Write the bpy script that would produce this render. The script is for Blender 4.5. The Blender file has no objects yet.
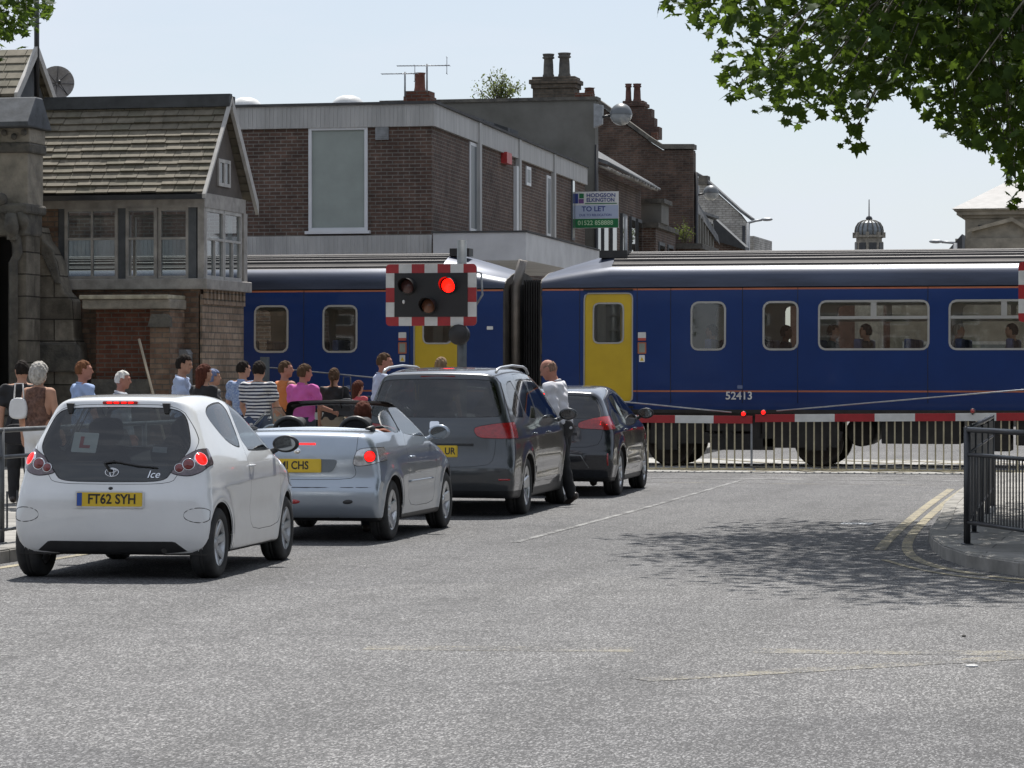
import bpy, math, random
import numpy as np
from mathutils import Vector, Matrix

R = math.radians
sc = bpy.context.scene
col = sc.collection
random.seed(7)
rng = np.random.default_rng(11)

# ------------------------------------------------------------------ camera
YAW = R(12.7); SA, CA = math.sin(YAW), math.cos(YAW); FPX = 3072.0; EYE = 1.65; HOR = 372.0
cam_d = bpy.data.cameras.new('camera'); cam = bpy.data.objects.new('camera', cam_d); col.objects.link(cam)
cam.location = (0, 0, EYE); cam.rotation_euler = (R(90 - 0.224), 0, YAW)
cam_d.lens = 108.0; cam_d.sensor_width = 36.0; cam_d.clip_start = 0.5; cam_d.clip_end = 4000
sc.camera = cam
sc.render.resolution_x = 1024; sc.render.resolution_y = 768

# ------------------------------------------------------------------ world, sun, exposure
SUN_EL = R(61); SUN_AZ = R(-7)          # azimuth from +Y towards +X
wd = bpy.data.worlds.new('World'); sc.world = wd; wd.use_nodes = True
nt = wd.node_tree; nt.nodes.clear()
wo = nt.nodes.new('ShaderNodeOutputWorld'); bg = nt.nodes.new('ShaderNodeBackground')
sk = nt.nodes.new('ShaderNodeTexSky'); sk.sky_type = 'NISHITA'; sk.sun_disc = False
sk.sun_elevation = SUN_EL; sk.sun_rotation = SUN_AZ; sk.air_density = 1.0; sk.dust_density = .7; sk.ozone_density = 1.4
# thin high cloud veil mixed over the sky
tc = nt.nodes.new('ShaderNodeTexCoord'); mp = nt.nodes.new('ShaderNodeMapping'); mp.inputs['Scale'].default_value = (2.0, 2.0, 9.0)
nz = nt.nodes.new('ShaderNodeTexNoise'); nz.inputs['Scale'].default_value = 2.2; nz.inputs['Detail'].default_value = 6; nz.inputs['Roughness'].default_value = .55
rp = nt.nodes.new('ShaderNodeValToRGB'); rp.color_ramp.elements[0].position = .45; rp.color_ramp.elements[1].position = .75
rp.color_ramp.elements[0].color = (.6, .6, .6, 1); rp.color_ramp.elements[1].color = (1, 1, 1, 1)
mx = nt.nodes.new('ShaderNodeMixRGB'); mx.inputs['Color2'].default_value = (6.9, 7.35, 8.25, 1)
nt.links.new(tc.outputs['Generated'], mp.inputs['Vector']); nt.links.new(mp.outputs['Vector'], nz.inputs['Vector'])
nt.links.new(nz.outputs['Fac'], rp.inputs['Fac']); nt.links.new(rp.outputs['Color'], mx.inputs['Fac'])
nt.links.new(sk.outputs['Color'], mx.inputs['Color1']); nt.links.new(mx.outputs['Color'], bg.inputs['Color'])
bg.inputs['Strength'].default_value = 0.082
nt.links.new(bg.outputs['Background'], wo.inputs['Surface'])
sd = bpy.data.lights.new('sun', 'SUN'); sd.energy = 5.0; sd.angle = R(.53); sd.color = (1.0, .962, .905)
so = bpy.data.objects.new('sun', sd); col.objects.link(so)
sv = Vector((math.sin(SUN_AZ) * math.cos(SUN_EL), math.cos(SUN_AZ) * math.cos(SUN_EL), math.sin(SUN_EL)))
so.rotation_euler = sv.to_track_quat('Z', 'Y').to_euler(); so.location = sv * 60
sc.view_settings.view_transform = 'Standard'; sc.view_settings.look = 'None'
sc.view_settings.exposure = 0.45; sc.view_settings.gamma = 1.0

# ------------------------------------------------------------------ photo geometry: a picture column on the plane Y = const
def gx(px, Y):
    r = (px - 512) / FPX; Z = Y / (CA + r * SA); return Z * (r * CA - SA)
def gs(px, Y):
    r = (px - 512) / FPX; return FPX * (CA + r * SA) / Y
def gz(py, px, Y): return EYE + (HOR - py) / gs(px, Y)
def gpt(px, Y, py): return (gx(px, Y), Y, gz(py, px, Y))
def ground(px, py, z0=0.0):
    s = (py - HOR) / (EYE - z0); Zc = FPX / s; Xc = (px - 512) / s
    return (Xc * CA - Zc * SA, Xc * SA + Zc * CA)

# ------------------------------------------------------------------ tagging
def tag(o, label=None, cat=None, group=None, kind=None):
    if label: o['label'] = label
    if cat: o['category'] = cat
    if group: o['group'] = group
    if kind: o['kind'] = kind
    return o
def thing(name, label, cat, loc=(0, 0, 0), rz=0, group=None):
    o = bpy.data.objects.new(name, None); o.empty_display_size = .2; col.objects.link(o)
    o.location = loc; o.rotation_euler = (0, 0, rz)
    return tag(o, label, cat, group)
def link(me, name, parent=None):
    o = bpy.data.objects.new(name, me); col.objects.link(o)
    if parent is not None: o.parent = parent
    return o
def copy_tree(o, parent=None):
    c = o.copy(); col.objects.link(c)
    if parent is not None: c.parent = parent
    for ch in list(o.children): copy_tree(ch, c)
    return c

# ------------------------------------------------------------------ mesh builder
class MB:
    def __init__(s): s.v = []; s.f = []; s.m = []; s.sm = []
    def add(s, vs, fs, mi=0, smooth=False, M=None):
        b = len(s.v)
        if M is not None: vs = [tuple(M @ Vector(p)) for p in vs]
        s.v += [tuple(p) for p in vs]; s.f += [tuple(b + i for i in f) for f in fs]
        s.m += [mi] * len(fs); s.sm += [smooth] * len(fs); return s
    def box(s, a, b, mi=0, M=None):
        x0, y0, z0 = a; x1, y1, z1 = b
        x0, x1 = min(x0, x1), max(x0, x1); y0, y1 = min(y0, y1), max(y0, y1); z0, z1 = min(z0, z1), max(z0, z1)
        vs = [(x0, y0, z0), (x1, y0, z0), (x1, y1, z0), (x0, y1, z0), (x0, y0, z1), (x1, y0, z1), (x1, y1, z1), (x0, y1, z1)]
        return s.add(vs, [(0, 3, 2, 1), (4, 5, 6, 7), (0, 1, 5, 4), (1, 2, 6, 5), (2, 3, 7, 6), (3, 0, 4, 7)], mi, False, M)
    def prism(s, poly, d, axis='z', mi=0, M=None, smooth=False):
        """poly: 2D points; extruded d=(lo,hi) along axis. x:(y,z) y:(x,z) z:(x,y)"""
        n = len(poly); lo, hi = d
        def P(p, t):
            if axis == 'x': return (t, p[0], p[1])
            if axis == 'y': return (p[0], t, p[1])
            return (p[0], p[1], t)
        vs = [P(p, lo) for p in poly] + [P(p, hi) for p in poly]
        b = len(s.v); s.add(vs, [], mi, False, M)
        area = sum(poly[i][0] * poly[(i + 1) % n][1] - poly[(i + 1) % n][0] * poly[i][1] for i in range(n))
        flip = (area < 0) != (axis == 'y')
        c0 = tuple(range(n))[::-1]; c1 = tuple(range(n, 2 * n))
        sides = [(i, (i + 1) % n, n + (i + 1) % n, n + i) for i in range(n)]
        fs = [c0, c1] + sides
        if flip: fs = [f[::-1] for f in fs]
        s.f += [tuple(b + i for i in f) for f in fs]; s.m += [mi] * len(fs); s.sm += [False, False] + [smooth] * n
        return s
    def tube(s, pts, r, n=8, mi=0, cap=True, smooth=True, M=None):
        pts = [Vector(p) for p in pts]; rs = r if isinstance(r, (list, tuple)) else [r] * len(pts)
        vs = []; fs = []; up = None
        for i, p in enumerate(pts):
            t = (pts[min(i + 1, len(pts) - 1)] - pts[max(i - 1, 0)]).normalized()
            if up is None:
                a = Vector((0, 0, 1)) if abs(t.z) < .9 else Vector((1, 0, 0)); u = t.cross(a).normalized()
            else:
                u = (up - t * up.dot(t)).normalized()
            w = t.cross(u); up = u
            for k in range(n):
                an = 2 * math.pi * k / n; vs.append(p + (u * math.cos(an) + w * math.sin(an)) * rs[i])
        for i in range(len(pts) - 1):
            for k in range(n):
                a = i * n + k; b2 = i * n + (k + 1) % n; fs.append((a, b2, b2 + n, a + n))
        s.add(vs, fs, mi, smooth, M)
        if cap:
            b = len(s.v) - len(vs)
            s.f += [tuple(b + k for k in range(n))[::-1], tuple(b + (len(pts) - 1) * n + k for k in range(n))]
            s.m += [mi, mi]; s.sm += [False, False]
        return s
    def lathe(s, prof, n=24, axis='z', c=(0, 0, 0), mi=0, smooth=True, M=None, a0=0, a1=2 * math.pi):
        """prof: (radius, height) list"""
        vs = []; full = abs(a1 - a0 - 2 * math.pi) < 1e-6; m = n if full else n + 1
        for (r, h) in prof:
            for k in range(m):
                an = a0 + (a1 - a0) * k / n; a, b = r * math.cos(an), r * math.sin(an)
                if axis == 'z': p = (a, b, h)
                elif axis == 'x': p = (h, a, b)
                else: p = (b, h, a)
                vs.append((p[0] + c[0], p[1] + c[1], p[2] + c[2]))
        fs = []
        for i in range(len(prof) - 1):
            for k in range(n):
                k2 = (k + 1) % m; fs.append((i * m + k, i * m + k2, (i + 1) * m + k2, (i + 1) * m + k))
        return s.add(vs, fs, mi, smooth, M)
    def sphere(s, c, r, n=12, mi=0, M=None, sc_=(1, 1, 1)):
        m = max(4, n // 2 + 1)
        prof = [(r * math.sin(math.pi * i / m) + 1e-5, -r * math.cos(math.pi * i / m)) for i in range(m + 1)]
        b = len(s.v); s.lathe(prof, n, 'z', (0, 0, 0), mi, True)
        for i in range(b, len(s.v)):
            p = s.v[i]; q = (p[0] * sc_[0] + c[0], p[1] * sc_[1] + c[1], p[2] * sc_[2] + c[2])
            s.v[i] = tuple(M @ Vector(q)) if M is not None else q
        return s
    def build(s, name, mats, parent=None, W=False, bevel=0):
        me = bpy.data.meshes.new(name)
        vs = s.v
        if W and parent is not None:
            p = parent
            while p.parent is not None: p = p.parent
            l = p.location; vs = [(v[0] - l.x, v[1] - l.y, v[2] - l.z) for v in vs]
        me.from_pydata(vs, [], s.f)
        if not isinstance(mats, (list, tuple)): mats = [mats]
        for m in mats: me.materials.append(m)
        me.polygons.foreach_set('material_index', s.m); me.polygons.foreach_set('use_smooth', s.sm)
        me.validate(); me.update()
        o = link(me, name, parent)
        if bevel:
            b = o.modifiers.new('bevel', 'BEVEL'); b.width = bevel; b.segments = 2; b.limit_method = 'ANGLE'; b.angle_limit = R(40)
        return o

# ------------------------------------------------------------------ signed-distance shapes -> meshes
class SM:
    """triangle mesh with normals"""
    def __init__(s, V, N, T): s.V = V; s.N = N; s.T = T
def nets(f, lo, hi, cell, it=3):
    lo = np.array(lo, float); hi = np.array(hi, float)
    n = np.ceil((hi - lo) / cell).astype(int) + 1
    ax = [lo[i] + cell * np.arange(n[i]) for i in range(3)]
    G = np.stack(np.meshgrid(*ax, indexing='ij'), -1).reshape(-1, 3)
    val = np.empty(len(G))
    for i in range(0, len(G), 400000): val[i:i + 400000] = f(G[i:i + 400000])
    val = val.reshape(n); neg = val < 0
    acc = np.zeros(tuple(n - 1) + (3,)); cnt = np.zeros(tuple(n - 1))
    quads = []
    cellid = lambda I: (I[0] * (n[1] - 1) + I[1]) * (n[2] - 1) + I[2]
    for a in range(3):
        b, c = (a + 1) % 3, (a + 2) % 3
        sl0 = [slice(None)] * 3; sl1 = [slice(None)] * 3; sl0[a] = slice(0, -1); sl1[a] = slice(1, None)
        n0 = neg[tuple(sl0)]; n1 = neg[tuple(sl1)]; ch = n0 != n1
        I = np.argwhere(ch)
        v0 = val[tuple(sl0)][ch]; v1 = val[tuple(sl1)][ch]; t = v0 / (v0 - v1)
        P = I.astype(float); P[:, a] += t
        for db in (0, -1):
            for dc in (0, -1):
                J = I.copy(); J[:, b] += db; J[:, c] += dc
                ok = (J[:, b] >= 0) & (J[:, c] >= 0) & (J[:, b] < n[b] - 1) & (J[:, c] < n[c] - 1)
                Jo = J[ok]
                np.add.at(acc, (Jo[:, 0], Jo[:, 1], Jo[:, 2]), P[ok]); np.add.at(cnt, (Jo[:, 0], Jo[:, 1], Jo[:, 2]), 1)
        ok = (I[:, b] > 0) & (I[:, c] > 0) & (I[:, b] < n[b] - 1) & (I[:, c] < n[c] - 1)
        Io = I[ok]; fl = n0[ch][ok]
        def off(db, dc):
            J = Io.copy(); J[:, b] += db; J[:, c] += dc; return cellid(J.T)
        q = np.stack([off(-1, -1), off(0, -1), off(0, 0), off(-1, 0)], 1)
        q[~fl] = q[~fl][:, ::-1]; quads.append(q)
    Q = np.concatenate(quads); used = np.unique(Q)
    remap = -np.ones(cnt.size, int); remap[used] = np.arange(len(used))
    V = (acc.reshape(-1, 3)[used] / np.maximum(cnt.reshape(-1)[used], 1)[:, None]) * cell + lo
    Q = remap[Q]
    def grad(P, h):
        g = np.empty_like(P)
        for k in range(3):
            e = np.zeros(3); e[k] = h; g[:, k] = (f(P + e) - f(P - e)) / (2 * h)
        return g
    for _ in range(it):
        g = grad(V, cell * .4); d = f(V); st = g * (d / np.maximum((g * g).sum(1), .2))[:, None]
        l = np.linalg.norm(st, axis=1); st *= np.minimum(1, cell * .6 / np.maximum(l, 1e-9))[:, None]; V = V - st
    g = grad(V, cell * .6); N = g / np.maximum(np.linalg.norm(g, axis=1), 1e-9)[:, None]
    T = np.concatenate([Q[:, [0, 1, 2]], Q[:, [0, 2, 3]]])
    return SM(V, N, T)
def clip(m, g):
    """split by scalar function g: (inside g<0, outside)"""
    d = g(m.V) if callable(g) else g
    d = np.where(np.abs(d) < 1e-6, 1e-6, d)
    s = d < 0; c = s[m.T].sum(1)
    tin = [m.T[c == 3]]; tout = [m.T[c == 0]]
    V = [m.V]; N = [m.N]; nv = len(m.V); cache = {}; nV = []; nN = []; ti = []; to = []
    def cut(a, b):
        nonlocal nv
        k = (a, b) if a < b else (b, a)
        if k in cache: return cache[k]
        t = d[a] / (d[a] - d[b]); nV.append(m.V[a] * (1 - t) + m.V[b] * t); nN.append(m.N[a] * (1 - t) + m.N[b] * t)
        cache[k] = nv; nv += 1; return nv - 1
    for tr in m.T[(c == 1) | (c == 2)]:
        a, b, e = (int(q) for q in tr)
        k = int(s[a]) + int(s[b]) + int(s[e]); lone = (k == 1)
        while bool(s[a]) != lone or bool(s[b]) == lone or bool(s[e]) == lone: a, b, e = b, e, a
        p = cut(a, b); q = cut(a, e)
        A_, B_ = (ti, to) if lone else (to, ti)
        A_.append((a, p, q)); B_.append((p, b, e)); B_.append((p, e, q))
    if nV: V.append(np.array(nV)); N.append(np.array(nN))
    if ti: tin.append(np.array(ti))
    if to: tout.append(np.array(to))
    V = np.concatenate(V); N = np.concatenate(N)
    return SM(V, N, np.concatenate(tin)), SM(V, N, np.concatenate(tout))
def join(ms):
    V = []; N = []; T = []; b = 0
    for m in ms: V.append(m.V); N.append(m.N); T.append(m.T + b); b += len(m.V)
    return SM(np.concatenate(V), np.concatenate(N), np.concatenate(T))
def smobj(parts, name, mats, parent=None, off=0.0, flip=False):
    """parts: SM or list of SM, one material slot each"""
    if isinstance(parts, SM): parts = [parts]
    if not isinstance(mats, (list, tuple)): mats = [mats]
    Vs = []; Ns = []; F = []; mi = []; b = 0
    offs = off if isinstance(off, (list, tuple)) else [off] * len(parts)
    for i, p in enumerate(parts):
        if len(p.T) == 0: continue
        u, inv = np.unique(p.T, return_inverse=True); inv = inv.reshape(-1, 3)
        N = p.N[u] / np.maximum(np.linalg.norm(p.N[u], axis=1), 1e-9)[:, None]
        Vs.append(p.V[u] + N * offs[i]); Ns.append(-N if flip else N)
        F.append((inv[:, ::-1] if flip else inv) + b); mi += [i] * len(inv); b += len(u)
    V = np.concatenate(Vs); N = np.concatenate(Ns); F = np.concatenate(F)
    me = bpy.data.meshes.new(name); me.vertices.add(len(V)); me.vertices.foreach_set('co', V.ravel())
    me.loops.add(F.size); me.loops.foreach_set('vertex_index', F.ravel().astype(np.int32))
    me.polygons.add(len(F)); me.polygons.foreach_set('loop_start', np.arange(0, F.size, 3, dtype=np.int32))
    me.polygons.foreach_set('loop_total', np.full(len(F), 3, dtype=np.int32))
    for m in mats: me.materials.append(m)
    me.update(calc_edges=True)
    me.polygons.foreach_set('material_index', np.array(mi, dtype=np.int32)); me.polygons.foreach_set('use_smooth', np.ones(len(F), dtype=bool))
    me.normals_split_custom_set_from_vertices(N.tolist()); me.update()
    return link(me, name, parent)

def psdf(P, poly):
    """signed distance of 2D points to a closed polygon, negative inside"""
    poly = np.asarray(poly, float); n = len(poly); d = np.full(len(P), 1e9); s = np.ones(len(P))
    for i in range(n):
        a = poly[i]; b = poly[i - 1]; e = b - a; w = P - a
        t = np.clip((w @ e) / (e @ e), 0, 1); q = w - np.outer(t, e); d = np.minimum(d, (q * q).sum(1))
        c1 = P[:, 1] >= a[1]; c2 = P[:, 1] < b[1]; c3 = e[0] * w[:, 1] > e[1] * w[:, 0]
        s = np.where((c1 & c2 & c3) | (~c1 & ~c2 & ~c3), -s, s)
    return s * np.sqrt(d)
def chaikin(p, n=2, r=.25, closed=True):
    p = [tuple(map(float, q)) for q in p]
    for _ in range(n):
        o = []; m = len(p)
        for i in range(m if closed else m - 1):
            a = p[i]; b = p[(i + 1) % m]
            o.append(tuple(a[k] * (1 - r) + b[k] * r for k in range(len(a)))); o.append(tuple(a[k] * r + b[k] * (1 - r) for k in range(len(a))))
        if not closed: o = [p[0]] + o + [p[-1]]
        p = o
    return p
def rrect(x0, x1, y0, y1, r, n=5):
    o = []
    for cx, cy, a in ((x1 - r, y1 - r, 0), (x0 + r, y1 - r, 90), (x0 + r, y0 + r, 180), (x1 - r, y0 + r, 270)):
        for k in range(n + 1):
            t = R(a + 90 * k / n); o.append((cx + r * math.cos(t), cy + r * math.sin(t)))
    return o
def smax(a, b, k):
    h = np.maximum(k - np.abs(a - b), 0) / k; return np.maximum(a, b) + h * h * k * .25
def smin(a, b, k): return -smax(-a, -b, k)
def capsule(P, a, b, ra, rb):
    a = np.array(a, float); b = np.array(b, float); e = b - a
    t = np.clip(((P - a) @ e) / max(e @ e, 1e-9), 0, 1); return np.linalg.norm(P - a - t[:, None] * e, axis=1) - (ra + (rb - ra) * t)
def ellip(P, c, r):
    q = (P - np.array(c, float)); r = np.array(r, float)
    k0 = np.linalg.norm(q / r, axis=1); k1 = np.linalg.norm(q / (r * r), axis=1); return k0 * (k0 - 1) / np.maximum(k1, 1e-6)
# ------------------------------------------------------------------ materials
MATS = {}
class NT:
    def __init__(s, name):
        s.m = bpy.data.materials.new(name); s.m.use_nodes = True; s.t = s.m.node_tree; s.t.nodes.clear()
        s.out = s.n('ShaderNodeOutputMaterial'); s.b = s.n('ShaderNodeBsdfPrincipled'); s.l(s.b.outputs[0], s.out.inputs[0])
        s._tc = None
    def n(s, t, **k):
        o = s.t.nodes.new(t)
        for a, v in k.items(): setattr(o, a, v)
        return o
    def l(s, a, b): s.t.links.new(a, b)
    def coord(s):
        if s._tc is None: s._tc = s.n('ShaderNodeTexCoord')
        return s._tc.outputs['Object']
    def noise(s, scale, detail=4, rough=.55, vec=None, stretch=None):
        z = s.n('ShaderNodeTexNoise'); z.inputs['Scale'].default_value = scale; z.inputs['Detail'].default_value = detail; z.inputs['Roughness'].default_value = rough
        v = vec if vec is not None else s.coord()
        if stretch:
            mp = s.n('ShaderNodeMapping'); mp.inputs['Scale'].default_value = stretch; s.l(v, mp.inputs[0]); v = mp.outputs[0]
        s.l(v, z.inputs['Vector']); return z.outputs['Fac']
    def ramp(s, fac, stops):
        r = s.n('ShaderNodeValToRGB'); e = r.color_ramp.elements
        while len(e) < len(stops): e.new(.5)
        for i, (p, c) in enumerate(stops): e[i].position = p; e[i].color = tuple(c) + (1,) if len(c) == 3 else c
        s.l(fac, r.inputs[0]); return r.outputs[0]
    def mix(s, fac, a, b, mode='MIX'):
        m = s.n('ShaderNodeMixRGB', blend_type=mode)
        for i, v in enumerate((fac, a, b)):
            if hasattr(v, 'node'): s.l(v, m.inputs[i])
            elif i == 0: m.inputs[0].default_value = v
            else: m.inputs[i].default_value = tuple(v) + (1,)
        return m.outputs[0]
    def math(s, op, a, b=None):
        m = s.n('ShaderNodeMath', operation=op)
        for i, v in enumerate((a, b)):
            if v is None: continue
            if hasattr(v, 'node'): s.l(v, m.inputs[i])
            else: m.inputs[i].default_value = v
        return m.outputs[0]
    def bump(s, h, strength=.3, dist=.01):
        b = s.n('ShaderNodeBump'); b.inputs['Strength'].default_value = strength; b.inputs['Distance'].default_value = dist
        s.l(h, b.inputs['Height']); s.l(b.outputs[0], s.b.inputs['Normal']); return b
    def wallvec(s):
        """(horizontal, vertical, 0) on any upright wall"""
        g = s.n('ShaderNodeNewGeometry'); sp = s.n('ShaderNodeSeparateXYZ'); s.l(s.coord(), sp.inputs[0])
        sn = s.n('ShaderNodeSeparateXYZ'); s.l(g.outputs['True Normal'], sn.inputs[0])
        isx = s.math('GREATER_THAN', s.math('ABSOLUTE', sn.outputs[0]), .7)
        mxx = s.n('ShaderNodeMix', data_type='FLOAT'); s.l(isx, mxx.inputs[0]); s.l(sp.outputs[0], mxx.inputs[2]); s.l(sp.outputs[1], mxx.inputs[3])
        c = s.n('ShaderNodeCombineXYZ'); s.l(mxx.outputs[0], c.inputs[0]); s.l(sp.outputs[2], c.inputs[1]); return c.outputs[0]
def sc3(c, k): return tuple(min(1, x * k) for x in c)
def mk(name, c, rough=.6, metal=0., var=.2, scale=2., bump=0., bscale=40., spec=.5, coat=0., stretch=None, dist=.004, emit=None, es=1., second=None, trans=0.):
    if name in MATS: return MATS[name]
    t = NT(name); f = t.noise(scale, 5, .6, stretch=stretch)
    a, b = (sc3(c, 1 - var), sc3(c, 1 + var)) if second is None else (c, second)
    cc = t.ramp(f, [(.33, a), (.67, b)]); t.l(cc, t.b.inputs['Base Color'])
    t.b.inputs['Roughness'].default_value = rough; t.b.inputs['Metallic'].default_value = metal
    t.b.inputs['Specular IOR Level'].default_value = spec; t.b.inputs['Coat Weight'].default_value = coat; t.b.inputs['Coat Roughness'].default_value = .04
    if bump: t.bump(t.noise(bscale, 3), bump, dist)
    if emit: t.b.inputs['Emission Color'].default_value = tuple(emit) + (1,); t.b.inputs['Emission Strength'].default_value = es
    if trans: t.b.inputs['Transmission Weight'].default_value = trans
    MATS[name] = t.m; return t.m
def brick(name, c1, c2, mortar, bw=.235, bh=.075, ms=.011, dirt=.35, off=.5, rough=.85, bmp=.6, sq=1.0, dist=.01):
    if name in MATS: return MATS[name]
    t = NT(name); v = t.wallvec(); b = t.n('ShaderNodeTexBrick'); b.offset = off; b.squash = sq
    t.l(v, b.inputs['Vector']); b.inputs['Color1'].default_value = c1 + (1,); b.inputs['Color2'].default_value = c2 + (1,); b.inputs['Mortar'].default_value = mortar + (1,)
    b.inputs['Scale'].default_value = 1; b.inputs['Mortar Size'].default_value = ms; b.inputs['Brick Width'].default_value = bw; b.inputs['Row Height'].default_value = bh
    b.inputs['Mortar Smooth'].default_value = .3; b.inputs['Bias'].default_value = -.1
    n1 = t.ramp(t.noise(1.1, 6, .65), [(.3, (1 - dirt,) * 3), (.7, (1 + dirt * .5,) * 3)])
    n2 = t.ramp(t.noise(9, 4, .7), [(.3, (.75,) * 3), (.7, (1.2,) * 3)])
    cc = t.mix(1, t.mix(1, b.outputs['Color'], n1, 'MULTIPLY'), n2, 'MULTIPLY'); t.l(cc, t.b.inputs['Base Color'])
    t.b.inputs['Roughness'].default_value = rough; t.b.inputs['Specular IOR Level'].default_value = .25
    h = t.math('SUBTRACT', t.math('MULTIPLY', t.noise(30, 4), .4), b.outputs['Fac']); t.bump(h, bmp, dist)
    MATS[name] = t.m; return t.m
def paint(name, c, metal=0., rough=.28, flake=0., dust=.12):
    if name in MATS: return MATS[name]
    t = NT(name)
    base = t.ramp(t.noise(1.7, 5, .6), [(.35, sc3(c, .93)), (.65, sc3(c, 1.05))])
    # road dust settled low on the body panels
    sp = t.n('ShaderNodeSeparateXYZ'); t.l(t.coord(), sp.inputs[0])
    low = t.n('ShaderNodeMapRange'); low.inputs[1].default_value = .9; low.inputs[2].default_value = .15; low.inputs[3].default_value = 0; low.inputs[4].default_value = dust * 2.5; t.l(sp.outputs[2], low.inputs[0])
    df = t.math('MULTIPLY', t.math('ADD', low.outputs[0], dust * .35), t.noise(7, 5, .7))
    cc = t.mix(df, base, (.22, .20, .17)); t.l(cc, t.b.inputs['Base Color'])
    t.b.inputs['Metallic'].default_value = metal; t.b.inputs['Roughness'].default_value = rough
    t.b.inputs['Coat Weight'].default_value = 1; t.b.inputs['Coat Roughness'].default_value = .05
    MATS[name] = t.m; return t.m
def glass(name, tint, rough=.02, a=.35, ior=1.5):
    """thin pane: tinted see-through plus mirror-like surface reflection"""
    if name in MATS: return MATS[name]
    t = NT(name); t.t.nodes.remove(t.b)
    tr = t.n('ShaderNodeBsdfTransparent'); tr.inputs[0].default_value = tint + (1,)
    gl = t.n('ShaderNodeBsdfGlossy'); gl.inputs['Roughness'].default_value = rough; gl.inputs[0].default_value = (1, 1, 1, 1)
    ge = t.n('ShaderNodeNewGeometry'); vm = t.n('ShaderNodeVectorMath', operation='DOT_PRODUCT'); t.l(ge.outputs['Incoming'], vm.inputs[0]); t.l(ge.outputs['Normal'], vm.inputs[1])
    om = t.math('SUBTRACT', 1.0, t.math('ABSOLUTE', vm.outputs['Value'])); f5 = t.math('POWER', om, 5.0); fr = t.math('ADD', t.math('MULTIPLY', f5, .92), .075)
    di = t.n('ShaderNodeBsdfDiffuse'); di.inputs[0].default_value = (.25, .25, .24, 1)
    m0 = t.n('ShaderNodeMixShader'); dn = t.math('MULTIPLY', t.noise(5, 4), a * .045); t.l(dn, m0.inputs[0]); t.l(tr.outputs[0], m0.inputs[1]); t.l(di.outputs[0], m0.inputs[2])
    m = t.n('ShaderNodeMixShader'); ff = t.math('MINIMUM', fr, 1.0); t.l(ff, m.inputs[0]); t.l(m0.outputs[0], m.inputs[1]); t.l(gl.outputs[0], m.inputs[2])
    t.l(m.outputs[0], t.out.inputs[0]); MATS[name] = t.m; return t.m

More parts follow.
